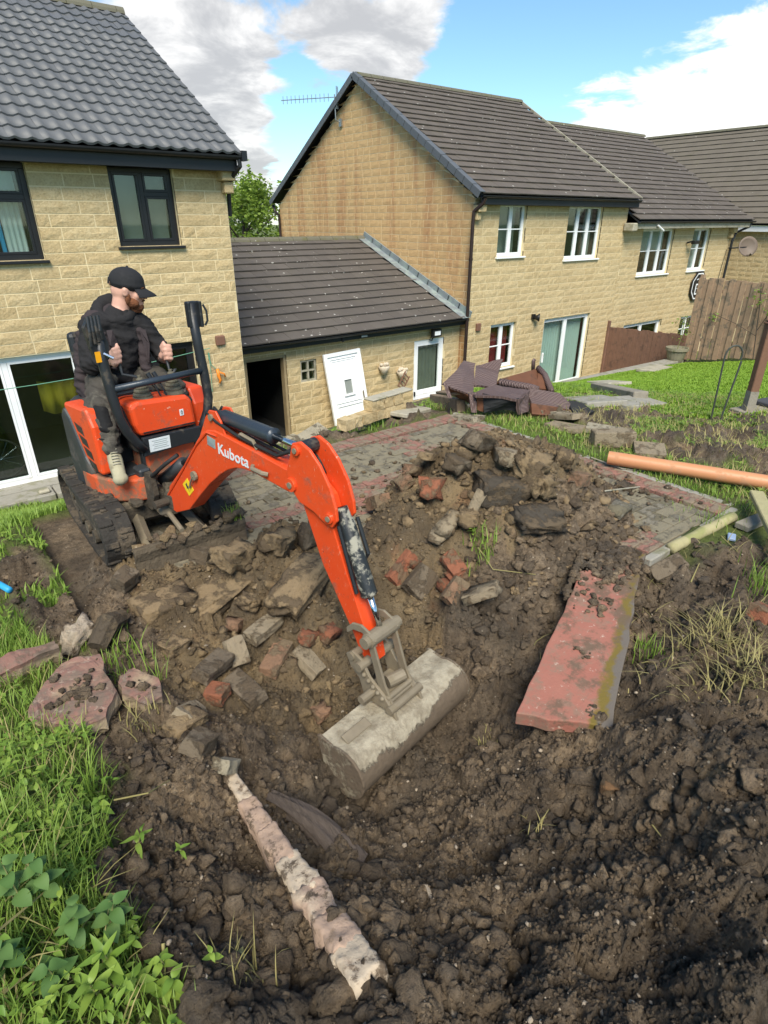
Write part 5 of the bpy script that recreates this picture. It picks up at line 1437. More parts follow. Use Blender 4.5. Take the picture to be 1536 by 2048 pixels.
    hd = [(1.70, .86), (1.72, .78), (1.78, .72), (1.88, .70), (1.965, .66), (2.005, .655), (2.040, .70), (2.035, .76), (2.00, .86), (1.94, .95), (1.875, 1.01), (1.81, 1.035), (1.755, 1.015), (1.735, .95)]
    for y in (-.066, .050):
        b = MB(); b.prism(hd, 1, y, y + .018, MBm); mk('arm_plate', b, 'orange_paint', ar, bevel=.005)
    b = MB()
    for s, z, r_ in ((1.735, .80, .036), (1.79, .99, .026), (1.995, .705, .026)):
        for y in (-1, 1): b.tube([Bm(s, y * .06, z), Bm(s, y * .080, z)], r_, 14)
    mk('pin_boss', b, 'orange_paint', ar, bevel=.002)
    b = MB()
    for s, z, r_ in ((1.735, .80, .016), (1.79, .99, .014), (1.995, .705, .014)):
        for y in (-1, 1): b.tube([Bm(s, y * .078, z), Bm(s, y * .086, z)], r_, 10)
    mk('pin', b, 'steel_dirty', ar)
    b = MB(); b.tube([Bm(1.79, -.05, .99), Bm(1.79, .05, .99)], .034, 12); mk('rod_eye', b, 'machine_black', ar)
    # bucket cylinder, in front of the arm
    A, Bp = Vector((2.01, 0, .73)), Vector((2.30, 0, .10))
    ax = (Vector((2.255, 0, .145)) - A)
    P = lambda u, off=0: MBm @ (A + ax * u + Vector((off, 0, 0)))
    b = MB(); b.tube([P(-.02), P(.06), P(.09), P(.66), P(.68), P(.70)], [.03, .034, .042, .042, .045, .03], 14); bc = mk('bucket_cylinder', b, 'cylinder_worn', e, smooth=True)
    b = MB(); b.tube([P(.69), P(.96)], .017, 10); mk('cylinder_rod', b, 'chrome', bc, smooth=True)
    b = MB(); b.tube([MBm @ (A + ax * .12 + Vector((.02, .05, .03))), MBm @ (A + ax * .4 + Vector((.02, .05, .02))), MBm @ (A + ax * .42 + Vector((.0, .045, .0)))], .010, 6); b.tube([MBm @ (A + ax * .1 + Vector((-.0, -.05, .0))), MBm @ (A + ax * .66 + Vector((-.03, -.05, -.0)))], .010, 6); mk('hydraulic_pipe', b, 'machine_black', bc)
    # links
    b = MB(); b.tube([Bm(2.255, -.125, .145), Bm(2.255, -.10, .145), Bm(2.255, -.098, .145), Bm(2.255, .098, .145), Bm(2.255, .10, .145), Bm(2.255, .125, .145)], [.030, .030, .038, .038, .030, .030], 14); lk = mk('link_pin', b, 'steel_dirty', e, smooth=False)
    for y in (-.088, .074):
        b = MB(); b.prism([(2.255, .185), (2.20, .205), (2.14, .19), (2.10, .145), (2.105, .115), (2.15, .155), (2.21, .165), (2.24, .125), (2.285, .12), (2.295, .155)], 1, y, y + .014, MBm); mk('link_hook', b, 'steel_dirty', lk, bevel=.003)
        b = MB(); b.prism([(2.235, .15), (2.275, .15), (2.355, -.08), (2.42, -.20), (2.40, -.235), (2.35, -.20), (2.31, -.10)], 1, y, y + .014, MBm); mk('link_bar', b, 'steel_dirty', lk, bevel=.003)
    # ---- bucket on its hitch
    ctr = (2.385, -.360); prof = []
    for i in range(15):
        a = R(112 - i * 17.2); rr = .136 + .006 * math.sin(i * .5); prof.append((ctr[0] + rr * math.cos(a), ctr[1] + rr * math.sin(a)))
    prof.append((2.28, -.512))
    prof = [(2.245, -.222)] + prof
    hw = .42; b = MB(); nw = 16; vs = []; fs = []; n = len(prof)
    cxz = (2.375, -.360)
    for side in (0, 1):
        for i, (s, z) in enumerate(prof):
            q = 1 - .05 * side
            for k in range(nw + 1):
                l0 = -hw + 2 * hw * k / nw
                dent = (fbm(np.array([l0 * 3.]), np.array([i * .3]), 1.3, 2, 5)[0]) * .004
                vs.append((cxz[0] + (s - cxz[0]) * (q + dent), l0, cxz[1] + (z - cxz[1]) * (q + dent)))
    m = nw + 1
    for side in (0, 1):
        o_ = side * n * m
        for i in range(n - 1):
            for k in range(nw):
                f = (o_ + i * m + k, o_ + i * m + k + 1, o_ + (i + 1) * m + k + 1, o_ + (i + 1) * m + k)
                fs.append(f if side == 0 else f[::-1])
    o_ = n * m
    for k in range(nw):
        fs.append((k, o_ + k, o_ + k + 1, k + 1)); a = (n - 1) * m + k; fs.append((a, a + 1, o_ + a + 1, o_ + a))
    for i in range(n - 1):
        a = i * m; fs.append((a, a + m, o_ + a + m, o_ + a)); a = i * m + nw; fs.append((a, o_ + a, o_ + a + m, a + m))
    b.add(vs, fs, MBm); bk = mk('bucket', b, 'bucket_steel', e, smooth=True)
    at = bk.data.attributes.new('mud', 'FLOAT', 'POINT')
    at.data.foreach_set('value', [(.62 * sstep(np.array([(v[0] - cxz[0]) * .8 - (v[2] - cxz[1])]), -.10, .13)[0]) - .06 + .22 * max(0, min(1, v[1] * 2.5)) for v in vs])
    md = bk.modifiers.new('sm', 'EDGE_SPLIT'); md.split_angle = R(40)
    for y in (-hw - .004, hw - .010):
        b = MB(); b.prism([(2.225, -.225)] + [(cxz[0] + (s - cxz[0]) * 1.035, cxz[1] + (z - cxz[1]) * 1.035) for s, z in prof] + [(2.27, -.42)], 1, y, y + .014, MBm); sd = mk('bucket_side', b, 'bucket_steel', bk, bevel=.003)
        a_ = sd.data.attributes.new('mud', 'FLOAT', 'POINT'); a_.data.foreach_set('value', [.3] * len(sd.data.vertices))
    b = MB(); b.box((2.27, 0, -.516), (.09, 2 * hw, .018), MBm @ Matrix.Translation((0, 0, 0)), ch=.004); mk('cutting_edge', b, 'steel_dirty', bk)
    b = MB(); b.box((0, 0, 0), (.05, .16, .012), MBm @ Matrix.Translation((2.355, -.29, -.212)) @ Matrix.Rotation(R(20), 4, 'Y'), ch=.003); mk('weld_plate', b, 'steel_dirty', bk)
    b = MB()
    for y in (-.105, .088):
        b.prism([(2.15, .035), (2.11, .0), (2.14, -.06), (2.20, -.11), (2.235, -.215), (2.36, -.205), (2.46, -.26), (2.43, -.20), (2.36, -.13), (2.27, -.07), (2.215, .01)], 1, y, y + .017, MBm)
    b.box((2.31, 0, -.165), (.17, .19, .035), MBm @ Matrix.Identity(4), ch=.01); b.box((2.375, 0, -.175), (.03, .19, .09), MBm, ch=.008)
    ht = mk('hitch', b, 'steel_dirty', bk, bevel=.003)
    b = MB()
    for s, z, w_, r_ in ((2.215, -.02, .13, .026), (2.41, -.185, .12, .022), (2.15, .005, .115, .022)): b.tube([Bm(s, -w_, z), Bm(s, w_, z)], r_, 12)
    b.tube([Bm(2.29, -.19, -.14), Bm(2.29, -.10, -.14)], .022, 10); b.tube([Bm(2.33, -.04, -.10), Bm(2.36, .05, -.09)], .032, 12)
    b.tube([Bm(2.26, -.15, -.19), Bm(2.26, -.10, -.19)], .026, 10)
    for k in range(5): b.ball(Bm(2.24 + .03 * k, -.112, -.06 - .02 * k), .013, u=8, v=5)
    mk('hitch_pin', b, 'steel_dirty', ht)
excavator()
# ------------------------------------------------------------------ operator
_SC2 = bpy.data.scenes.get('tmp') or bpy.data.scenes.new('tmp')
def blob3(name, caps, voxel, it, mat, parent, M, rough=0.0):
    out = []
    for c in caps:
        if c[0] == 'e3':
            out.append(('E', c[1], c[2], c[3]))
        else: out.append(c)
    return _blob(name, out, voxel, it, mat, parent, M, rough)
def _blob(name, caps, voxel, it, mat, parent, M, rough):
    flat = []
    b = MB()
    for c in caps:
        if c[0] == 'c':
            _, p0, r0, p1, r1 = c; p0, p1 = Vector(p0), Vector(p1)
            n = max(2, int((p1 - p0).length / (min(r0, r1) * .6)))
            b.tube([p0.lerp(p1, i / n) for i in range(n + 1)], [r0 + (r1 - r0) * i / n for i in range(n + 1)], 12)
            b.ball(p0, r0, u=12, v=8); b.ball(p1, r1, u=12, v=8)
        else: b.ball(c[1], c[2], u=18, v=12, Rm=c[3])
    return remeshed(name, b, voxel, it, mat, parent, M, rough)
def remeshed(name, b, voxel, it, mat, parent, M, rough):
    me = bpy.data.meshes.new('src'); me.from_pydata([M @ v for v in b.v], [], b.f)
    o = bpy.data.objects.new('src', me); _SC2.collection.objects.link(o)
    r = o.modifiers.new('r', 'REMESH'); r.mode = 'VOXEL'; r.voxel_size = voxel
    s = o.modifiers.new('s', 'SMOOTH'); s.factor = .5; s.iterations = it
    with bpy.context.temp_override(scene=_SC2, view_layer=_SC2.view_layers[0]):
        dg = bpy.context.evaluated_depsgraph_get()
        m2 = bpy.data.meshes.new_from_object(o.evaluated_get(dg))
    bpy.data.objects.remove(o); bpy.data.meshes.remove(me)
    n = len(m2.vertices); co = np.empty(n * 3, np.float32); m2.vertices.foreach_get('co', co); co = co.reshape(-1, 3)
    if rough > 0:
        no = np.empty(n * 3, np.float32); m2.vertices.foreach_get('normal', no); no = no.reshape(-1, 3)
        q = fbm(co[:, 0] + co[:, 2] * .7, co[:, 1] - co[:, 2] * 1.3, 9, 3, 7) + .7 * fbm(co[:, 0] * .6 + co[:, 2] * 2.2, co[:, 1] * .8, 14, 2, 17)
        co = co + no * (q * rough)[:, None]
    T = np.array(wmat(parent).inverted()) if parent is not None else np.eye(4)
    co = co @ T[:3, :3].T + T[:3, 3]
    m2.vertices.foreach_set('co', co.astype(np.float32).ravel())
    m2.polygons.foreach_set('use_smooth', [True] * len(m2.polygons)); m2.name = name
    while len(m2.materials): m2.materials.pop()
    ob = link_mesh(name, m2, mat, parent); WM[ob.name] = wmat(parent) if parent is not None else Matrix.Identity(4); return ob
def operator():
    p = thing('person', 'man in black cap and dark work clothes driving the orange excavator, looking aside', 'person', (MU @ Vector((-.3, .03, .92)))[:])
    H = Vector((-.20, .150, 1.535))          # middle of the head
    fd = Vector((.50, .84, -.20)).normalized(); up = Vector((.05, .12, .99)); sd = fd.cross(up).normalized(); up = sd.cross(fd).normalized()   # sd = his right
    h = lambda f, s, u: H + fd * f + sd * s + up * u
    rot = Matrix((fd, sd, up)).transposed()
    # head as a set of masses in head axes
    heads = [((-.012, 0, .035), (.098, .076, .088)), ((-.02, 0, -.01), (.088, .070, .08)), ((.045, 0, -.035), (.048, .054, .066)), ((.052, 0, -.088), (.036, .040, .028)), ((.082, 0, .022), (.018, .050, .018)),
             ((.098, 0, -.018), (.015, .012, .026)), ((.108, 0, -.032), (.014, .015, .012)), ((.088, 0, -.066), (.014, .024, .008)), ((.086, 0, -.078), (.013, .021, .007)), ((.060, .045, -.025), (.025, .018, .022)), ((.060, -.045, -.025), (.025, .018, .022)),
             ((-.012, .076, -.012), (.020, .010, .031)), ((-.012, -.076, -.012), (.020, .010, .031)), ((-.018, .084, .0), (.012, .008, .018)), ((-.018, -.084, .0), (.012, .008, .018))]
    def skin_blob():
        b = []
        b.append(('c', (-.24, .075, 1.36), .060, h(-.035, 0, -.06), .058))
        b.append(('c', (-.25, .06, 1.36), .075, (-.23, .08, 1.40), .062))
        # trunk and legs under the clothes
        for q in (('c', (-.34, .03, .98), .11, (-.28, .05, 1.26), .10), ('c', (-.26, -.09, 1.32), .05, (-.24, .20, 1.30), .05), ('c', (-.25, -.11, 1.32), .048, (-.17, -.20, 1.10), .040),
                  ('c', (-.22, .21, 1.30), .048, (-.12, .275, 1.09), .040), ('c', (-.33, -.06, .97), .085, (.05, -.29, .89), .055), ('c', (.05, -.29, .89), .055, (.17, -.32, .63), .04),
                  ('c', (-.33, .13, .97), .085, (.07, .24, .91), .055), ('c', (.07, .24, .91), .055, (.12, .26, .58), .04)): b.append(q)
        # forearms and wrists
        b.append(('c', (-.17, -.20, 1.10), .040, (.045, -.155, 1.150), .027)); b.append(('c', (-.12, .275, 1.09), .043, (-.04, .245, 1.105), .041)); b.append(('c', (-.04, .245, 1.105), .043, (.055, .185, 1.135), .030))
        return b
    caps = skin_blob()
    for (c, r) in heads:
        caps.append(('e3', h(*c), r, rot))
    # hands: palm, four fingers wrapped round the lever, thumb
    def hand(wr, gr, ax, out, k=1.0):
        """wr wrist, gr lever centre, ax lever axis (up), out = away from the palm (to the knuckles)"""
        wr, gr, ax = Vector(wr), Vector(gr), Vector(ax).normalized(); d = (gr - wr).normalized(); sdv = Vector(out).normalized()
        pc = gr - d * .018 + sdv * .022
        caps.append(('c', wr, .028, pc + ax * .012, .029)); caps.append(('c', pc + ax * .032, .022, pc - ax * .034, .021)); caps.append(('c', wr + d * .02, .028, pc - ax * .02, .024))
        for i in range(4):
            z = .040 - i * .0265; L = (1.1, 1.2, 1.15, .95)[i]; c = pc + ax * z
            k1 = c + d * .030 * L + sdv * .010; k2 = k1 + d * .012 - sdv * .030 * L; k3 = k2 - d * .024 * L - sdv * .012
            caps.append(('c', c, .0140, k1, .0134)); caps.append(('c', k1, .0134, k2, .0120)); caps.append(('c', k2, .0120, k3, .0105))
        t0 = wr + d * .012 + ax * .012 - sdv * .008; t1 = gr + ax * .046 - sdv * .016 - d * .012; t2 = gr + ax * .066 - sdv * .004 + d * .014
        caps.append(('c', t0, .016, t1, .0135)); caps.append(('c', t1, .0132, t2, .0105))
    hand((.045, -.155, 1.150), (.092, -.140, 1.185), (-.10, .0, 1), (.30, -.85, 0))
    hand((.055, .190, 1.135), (.105, .175, 1.160), (-.10, .05, 1), (.45, .8, 0))
    body = blob3('body', caps, .0078, 3, 'skin', p, MU)
    # face details
    for s in (-1, 1):
        b = MB(); b.ball(h(.083, s * .030, .006), .011, M=MU, u=10, v=8); mk('eye', b, 'upvc_white', p, smooth=True)
        b = MB(); b.ball(h(.091, s * .031, .006), .0055, M=MU, u=8, v=6); mk('iris', b, 'sticker_dark', p, smooth=True)
        b = MB(); b.tube([h(.094, s * .012, .026), h(.094, s * .032, .031), h(.078, s * .050, .026)], .006, 6, M=MU); mk('eyebrow', b, 'beard', p, smooth=True)
    bd = [('e3', h(.062, 0, -.100), (.040, .042, .028), rot), ('e3', h(.030, .046, -.078), (.040, .020, .034), rot), ('e3', h(.030, -.046, -.078), (.040, .020, .034), rot), ('e3', h(.080, 0, -.095), (.026, .030, .022), rot),
          ('e3', h(.002, .062, -.055), (.016, .014, .036), rot), ('e3', h(.002, -.062, -.055), (.016, .014, .036), rot), ('e3', h(.096, .014, -.054), (.010, .018, .007), rot), ('e3', h(.096, -.014, -.054), (.010, .018, .007), rot), ('c', h(.04, 0, -.11), .03, h(.075, 0, -.112), .022)]
    blob3('beard', bd, .005, 2, 'beard', p, MU, rough=.006)
    # cap
    cp = [('e3', h(-.010, 0, .052), (.110, .088, .088), rot), ('e3', h(-.006, 0, .035), (.112, .090, .050), rot)]
    cap = blob3('cap', cp, .006, 3, 'cap_black', p, MU)
    b = MB(); vs = []; fs = []; n = 12
    for lay in (0, 1):
        for j in range(4):
            for i in range(n + 1):
                a = R(-62 + 124 * i / n); rr = (.100, .128, .158, .176)[j]; rr *= 1 - .10 * (abs(i - n / 2) / (n / 2)) ** 2
                vs.append(h(rr * math.cos(a) * 1.0, .088 / .105 * (.100 + (rr - .1) * .35) * math.sin(a), .030 - .012 * j - .016 * (math.sin(a) ** 2) * (1 + .3 * j) - .004 * lay))
    m = n + 1
    for j in range(3):
        for i in range(n):
            q = j * m + i; fs.append((q, q + 1, q + m + 1, q + m)); q += 4 * m; fs.append((q, q + m, q + m + 1, q + 1))
    for i in range(n): q = 3 * m + i; fs.append((q, q + 1, q + 1 + 4 * m, q + 4 * m))
    b.add(vs, fs, MU); mk('brim', b, 'cap_black', cap, smooth=True)
    b = MB(); b.tube([h(-.118 + .001, .040 * math.cos(a), .022 + .034 * math.sin(a)) for a in [math.pi * i / 10 for i in range(11)]], .006, 6, M=MU)
    mk('cap_strap', b, 'cap_black', cap)
    b = MB(); b.ball(h(-.108, 0, .030), (.012, .032, .022), M=MU, Rm=rot); mk('cap_gap', b, 'skin', cap, smooth=True)
    b = MB(); b.ball(h(-.01, 0, .138), .010, M=MU, u=8, v=6); mk('button', b, 'cap_black', cap, smooth=True)
    # clothes
    jk = [('c', (-.34, .03, 1.00), .165, (-.28, .05, 1.22), .160), ('c', (-.28, .05, 1.22), .155, (-.245, .055, 1.34), .110), ('c', (-.25, -.085, 1.335), .078, (-.225, .195, 1.315), .078),
          ('c', (-.25, -.115, 1.325), .078, (-.17, -.205, 1.11), .066), ('c', (-.17, -.205, 1.11), .066, (.020, -.160, 1.145), .043),
          ('c', (-.215, .215, 1.305), .074, (-.125, .278, 1.10), .060), ('c', (-.125, .278, 1.10), .058, (-.100, .270, 1.105), .056), ('c', (-.36, -.09, .96), .10, (-.36, .15, .96), .10)]
    blob3('jacket', jk, .011, 4, 'cloth_black', p, MU, rough=.014)
    vt = [('c', (-.36, .02, 1.02), .170, (-.31, .04, 1.22), .166), ('c', (-.31, .04, 1.22), .160, (-.275, .045, 1.34), .112), ('c', (-.27, -.10, 1.36), .062, (-.265, .18, 1.35), .062),
          ('c', (-.36, -.14, 1.25), .055, (-.40, -.20, .90), .050), ('c', (-.22, -.10, 1.30), .040, (-.16, -.06, 1.08), .035), ('c', (-.18, .16, 1.28), .035, (-.13, .15, 1.02), .035), ('c', (-.40, -.20, .92), .05, (-.30, -.20, .84), .035)]
    blob3('gilet', vt, .011, 4, 'cloth_vest', p, MU, rough=.015)
    hd = []
    for i in range(13):
        a0, a1 = 2 * math.pi * i / 13, 2 * math.pi * (i + 1) / 13
        f = lambda a: Vector((-.255 + .088 * math.cos(a), .060 + .105 * math.sin(a), 1.405 - .045 * math.cos(a) + .012 * math.sin(a)))
        r_ = lambda a: .034 + .020 * max(0, -math.cos(a))
        hd.append(('c', f(a0), r_(a0), f(a1), r_(a1)))
    hd += [('c', (-.35, .00, 1.40), .055, (-.35, .10, 1.40), .055), ('c', (-.36, .05, 1.36), .06, (-.34, .05, 1.44), .045)]
    blob3('hood', hd, .009, 4, 'cloth_hood', p, MU, rough=.006)
    for pts in ([(-.135, -.075, 1.31), (-.115, -.085, 1.22), (-.125, -.02, 1.16)], [(-.12, .14, 1.29), (-.085, .165, 1.20), (-.085, .14, 1.08)]):
        b = MB(); a, c, e_ = [Vector(q) for q in pts]; n_ = Vector((.02, 0, 0)); b.add([a, c, e_, a + n_ + Vector((0, .03, .0)), c + n_, e_ + n_], [(0, 1, 2), (3, 5, 4), (0, 3, 4, 1), (1, 4, 5, 2), (2, 5, 3, 0)], MU); mk('lapel', b, 'cloth_vest', p)
    tr = [('c', (-.35, -.05, .965), .125, (-.35, .13, .965), .125), ('c', (-.31, -.09, .965), .112, (.05, -.300, .885), .078), ('c', (.05, -.300, .885), .080, (.10, -.312, .78), .076), ('c', (.10, -.312, .78), .074, (.165, -.322, .655), .060),
          ('c', (-.31, .14, .965), .112, (.06, .225, .915), .078), ('c', (.06, .225, .915), .080, (.10, .255, .62), .062)]
    blob3('trousers', tr, .010, 4, 'trousers', p, MU, rough=.015)
    kp = [('c', (.10, -.315, .865), .050, (.145, -.325, .78), .048), ('c', (.065, -.308, .905), .052, (.10, -.315, .865), .052)]
    blob3('knee_pad', kp, .008, 3, 'knee_pad', p, MU, rough=.004)
    b = MB()
    for z, k in ((.80, 0), (.735, .022)): b.tube([(.095 + k * .6 + .083 * math.cos(a), -.312 - k * .2 + .083 * math.sin(a), z - .02 * math.cos(a)) for a in [2 * math.pi * i / 16 for i in range(17)]], .006, 5, M=MU, cap=False)
    mk('trouser_seam', b, 'knee_pad', p, smooth=True)
    # shoes
    for (ank, toe) in (((.165, -.322, .62), (.315, -.375, .495)), ((.12, .26, .55), (.26, .25, .50))):
        a, t = Vector(ank), Vector(toe); d = (t - a).normalized()
        hl = a - Vector((.03, 0, .07))
        sh = [('c', a, .042, a + d * .05 + Vector((0, 0, -.012)), .046), ('c', a + d * .05 + Vector((0, 0, -.012)), .046, t, .040), ('c', hl, .036, a + d * .05, .042), ('c', hl, .036, t + Vector((-.01, 0, -.012)), .036), ('c', t + Vector((0, -.012, 0)), .036, t + Vector((0, .014, 0)), .036)]
        so = blob3('shoe', sh, .007, 3, 'shoe', p, MU)
        b = MB(); sdv = d.cross(Vector((0, 0, 1))).normalized(); nz = sdv.cross(d)
        for k in range(5):
            c = a + d * (.035 + k * .020) + nz * (.046 - k * .002); b.tube([c - sdv * .022, c + nz * .004, c + sdv * .022], .004, 5, M=MU)
        b.tube([a + d * .015 + nz * .048 - sdv * .018, a + d * -.01 + nz * .060, a + d * .015 + nz * .048 + sdv * .018], .008, 6, M=MU)
        mk('laces', b, 'concrete_pale', so, smooth=True)
    b = MB(); ax = Vector((.10, -.06, .03)).normalized(); c0 = Vector((-.03, .238, 1.108)); 
    b.tube([c0 - ax * .02, c0 + ax * .045], [.0425, .0365], 12, M=MU, cap=False); mk('tattoo', b, 'tattoo', p, smooth=True)
operator()
bpy.data.scenes.remove(_SC2)
# ------------------------------------------------------------------ paved patio
def patio():
    x0, y0, x1, y1 = PATIO
    r = random.Random(5)
    bs = MB(); 
    root = thing('patio', 'old block-paved patio with red border bands, partly buried under spoil', 'patio', (x1, y1, 0))
    del root['category']; root['kind'] = 'structure'
    # edging along the right and far sides
    b = MB(); n = 5
    for i in range(n):
        L = (y1 - y0) / n; b.box((x1 + .035, y0 + L * (i + .5), -.075), (.06, L - .008, .15), ch=.008)
    mk('edging', b, 'concrete_grey', root)
    b = MB(); b.box(((3.35 + x1) / 2, y0 - .03, -.085), (x1 - 3.35, .06, .16), ch=.008); mk('edging', b, 'concrete_grey', root)
    var = {}
    for m in ('paver_grey', 'paver_red', 'paver_pale'):
        for (w, d) in ((.2, .1), (.1, .2), (.1, .1)):
            b = MB(); b.box((0, 0, -.03), (w - .005, d - .005, .06), ch=.004)
            me = bpy.data.meshes.new('paver'); me.from_pydata(b.v, [], b.f); a = me.attributes.new('tint', 'FLOAT', 'POINT'); me.materials.append(MATS[m]); var[m, w, d] = me
    P = []
    def put(cx, cy, w, d, m): P.append((cx, cy, w, d, m))
    bands_x = (2.42, 3.50); band_y = (3.62,)
    def is_red_col(x): return x > x1 - .22
    # soldier border, far side and right side
    x = x0 + .05
    while x < x1: put(x, y1 - .10, .1, .2, 'paver_red'); x += .1
    y = y0 + .05
    while y < y1 - .2: put(x1 - .10, y, .2, .1, 'paver_red'); y += .1
    j = 0; y = y0 + .05
    while y < y1 - .2:
        inband = any(abs(y - by) < .11 for by in band_y)
        x = x0 + (.0 if j % 2 else .1)
        while x < x1 - .2 - .05:
            cx = x + .1
            if cx + .1 > x1 - .2 + .001:
                w = .1; cx = x + .05
                if cx + .05 > x1 - .2 + .001: break
            else: w = .2
            m = 'paver_red' if inband or any(abs(cx - bx) < .16 for bx in bands_x) else ('paver_pale' if r.random() < .10 else 'paver_grey')
            put(cx, y, w, .1, m); x += w
        y += .1; j += 1
    C = np.array([(p[0], p[1]) for p in P]); sd = poly_sd(C[:, 0], C[:, 1], SOIL)
    keep = [(P[i], sd[i]) for i in range(len(P)) if sd[i] > -.12 and not (P[i][0] < 1.0 and P[i][1] < 3.75) and not P[i][0] < .66]
    keep.sort(key=lambda q: (q[0][0] ** 2 + q[0][1] ** 2) + (50 if q[1] < -.04 else 0) + (30 if q[0][0] < 1.45 else 0))
    rest = {}
    for k, ((cx, cy, w, d, m), s) in enumerate(keep):
        tilt = .012 if s > .1 else .03
        T = Matrix.Translation((cx, cy, r.uniform(-.006, .003) + fbm(np.array([cx]), np.array([cy]), .9, 2, 9)[0] * .008)) @ Euler((r.uniform(-tilt, tilt), r.uniform(-tilt, tilt), r.uniform(-.02, .02))).to_matrix().to_4x4()
        if k < 300:
            o = bpy.data.objects.new('paver', var[m, w, d]); COL.objects.link(o); o.parent = root; o.matrix_local = wmat(root).inverted() @ T
        else:
            b = rest.setdefault(m, MB()); me = var[m, w, d]; b.add([v.co for v in me.vertices], [tuple(p.vertices) for p in me.polygons], T)
    # the pavers beyond the nearest 300, one part
    b = MB(); slots = []; mats = list(rest)
    for mi, m in enumerate(mats):
        n0 = len(b.f); b.add(rest[m].v, rest[m].f); slots += [mi] * (len(b.f) - n0)
    if b.v:
        o = mk('paving', b, mats[0], root); tag(o, kind='stuff')
        for m in mats[1:]: o.data.materials.append(MATS[m])
        o.data.polygons.foreach_set('material_index', slots)
    # moss and grit between the blocks
    b = MB(); b.box(((x0 + x1) / 2, (y0 + y1) / 2, -.052), (x1 - x0, y1 - y0, .01)); 
    mo = MB()
patio()

# ------------------------------------------------------------------ fences, posts, lawn edge
def fences():
    # low-looking brown fence by the house, boards edge to edge
    f = thing('board_fence', 'dark brown close-boarded fence with level top beside the patio doors', 'fence', (18.7, 10.4, -2.9))
    r = random.Random(3)
    y = 11.62; k = 0
    while y > 9.05:
        w = r.uniform(.125, .14); b = MB(); top = -1.30 + (11.6 - y) * .035 + r.uniform(-.02, .02)
        b.box((18.70 + r.uniform(-.006, .006), y - w / 2, (top - 3.0) / 2), (.022, w - .004, top + 3.0), ch=.004); mk('board', b, 'fence_brown', f); y -= w
    b = MB(); b.box((18.69, 11.66, -2.05), (.09, .09, 1.9), ch=.01); mk('post', b, 'fence_brown', f)
    for z in (-1.6, -2.6): b = MB(); b.box((18.745, 10.35, z), (.05, 2.6, .08)); mk('rail', b, 'fence_brown', f)
    # tall weathered fence, boards overlapping with gaps between
    f = thing('board_fence', 'tall weathered brown fence with gaps between its upright boards', 'fence', (18.7, 7, -1.9))
    y = 8.98; k = 0
    while y > 1.5:
        w = r.uniform(.13, .16); gap = r.uniform(.02, .05); b = MB(); zb = -1.93 + (8.9 - y) * .19 + r.uniform(-.03, .02); top = .42 + r.uniform(-.035, .03)
        T = Matrix.Translation((18.70 + (.028 if k % 2 else 0), y - w / 2, 0)) @ Matrix.Rotation(r.uniform(-.012, .012), 4, 'X')
        b.box((0, 0, (top + zb) / 2), (.022, w, top - zb), T, ch=.004); mk('board', b, 'fence_weathered', f); y -= (w + gap) * .82; k += 1
    for z in (.1, -.8, -1.3): b = MB(); b.box((18.76, 5.2, z), (.05, 7.5, .09)); mk('rail', b, 'fence_weathered', f)
    for yy in (8.95, 6.9, 4.9): b = MB(); b.box((18.84, yy, -.8), (.10, .10, 2.6)); mk('post', b, 'fence_weathered', f)
    # planter and climber where the fences meet
    t = thing('plant_pot', 'stone-coloured pot with a trailing plant at the corner of the two fences', 'plant pot', (18.35, 9.05, -1.93))
    b = MB(); b.lathe([(0, 0), (.20, 0), (.24, .12), (.29, .34), (.33, .36), (.33, .44), (.29, .44), (.27, .38), (0, .36)], 18, Matrix.Translation((18.28, 8.98, -1.97))); mk('pot', b, 'pot', t, smooth=False)
    leaf_cloud('foliage', t, [((18.3, 8.9, -1.1), (.30, .3, .35), 60), ((18.35, 9.0, -.75), (.35, .35, .2), 50)], .07, 'weed_leaf', 11)
    b = MB(); b.tube([(18.28, 8.98, -1.6), (18.33, 8.95, -1.2), (18.4, 9.0, -.7)], .012, 5); mk('stem', b, 'stem', t)
    t = thing('climbing_plant', 'leafy climber growing over the tall fence behind the brown post', 'climber', (18.5, 6.6, -1))
    leaf_cloud('foliage', t, [((18.5, 7.15, .05), (.2, .35, .35), 70), ((18.5, 6.75, -.3), (.2, .3, .3), 50), ((18.58, 8.2, -.55), (.12, .25, .18), 22)], .085, 'weed_leaf', 12)
    b = MB(); b.tube([(18.55, 6.9, -1.7), (18.52, 7.0, -.9), (18.5, 7.1, -.1), (18.5, 7.2, .4)], .015, 5); b.tube([(18.52, 7.0, -.8), (18.5, 6.8, -.3)], .01, 5); b.tube([(18.52, 7.0, -.95), (18.55, 7.6, -.7), (18.56, 8.3, -.5)], .008, 5); mk('stem', b, 'bark', t)
    # retaining edge of the lawn: sleepers and flags
    def edge(p, q, w, h, mat, label, nm='edging_flag', group=None, z=None):
        a, c = Vector(p), Vector(q); T = frame((a + c) / 2, c - a); b = MB(); b.box((0, 0, 0), ((c - a).length, w, h), T, ch=.012)
        return tag(mk(nm, b, mat), label, 'flagstone' if 'flag' in nm else 'sleeper', group)
    g = 'stone edging round the lawn'
    xs = [12.35, 13.6, 14.9, 16.1, 17.3, 18.5]
    labs = ['edging stone nearest the broken rattan, along the house side of the lawn', 'second edging stone of the lawn, below the patio door', 'middle edging stone along the back of the lawn', 'edging stone of the lawn just before the brown fence', 'edging stone beside the plant pot at the fence corner']
    for i in range(5): edge((xs[i] + .01, 9.02, -1.88 - .022 * i), (xs[i + 1] - .01, 9.02, -1.90 - .022 * i), .42, .16, 'concrete_grey', labs[i], group=g)
    w = MB(); w.box((15.4, 9.1, -2.42), (6.3, .2, 1.0)); tag(mk('retaining_wall', w, 'concrete_grey'), 'low grey retaining wall under the lawn edging by the house', 'wall')
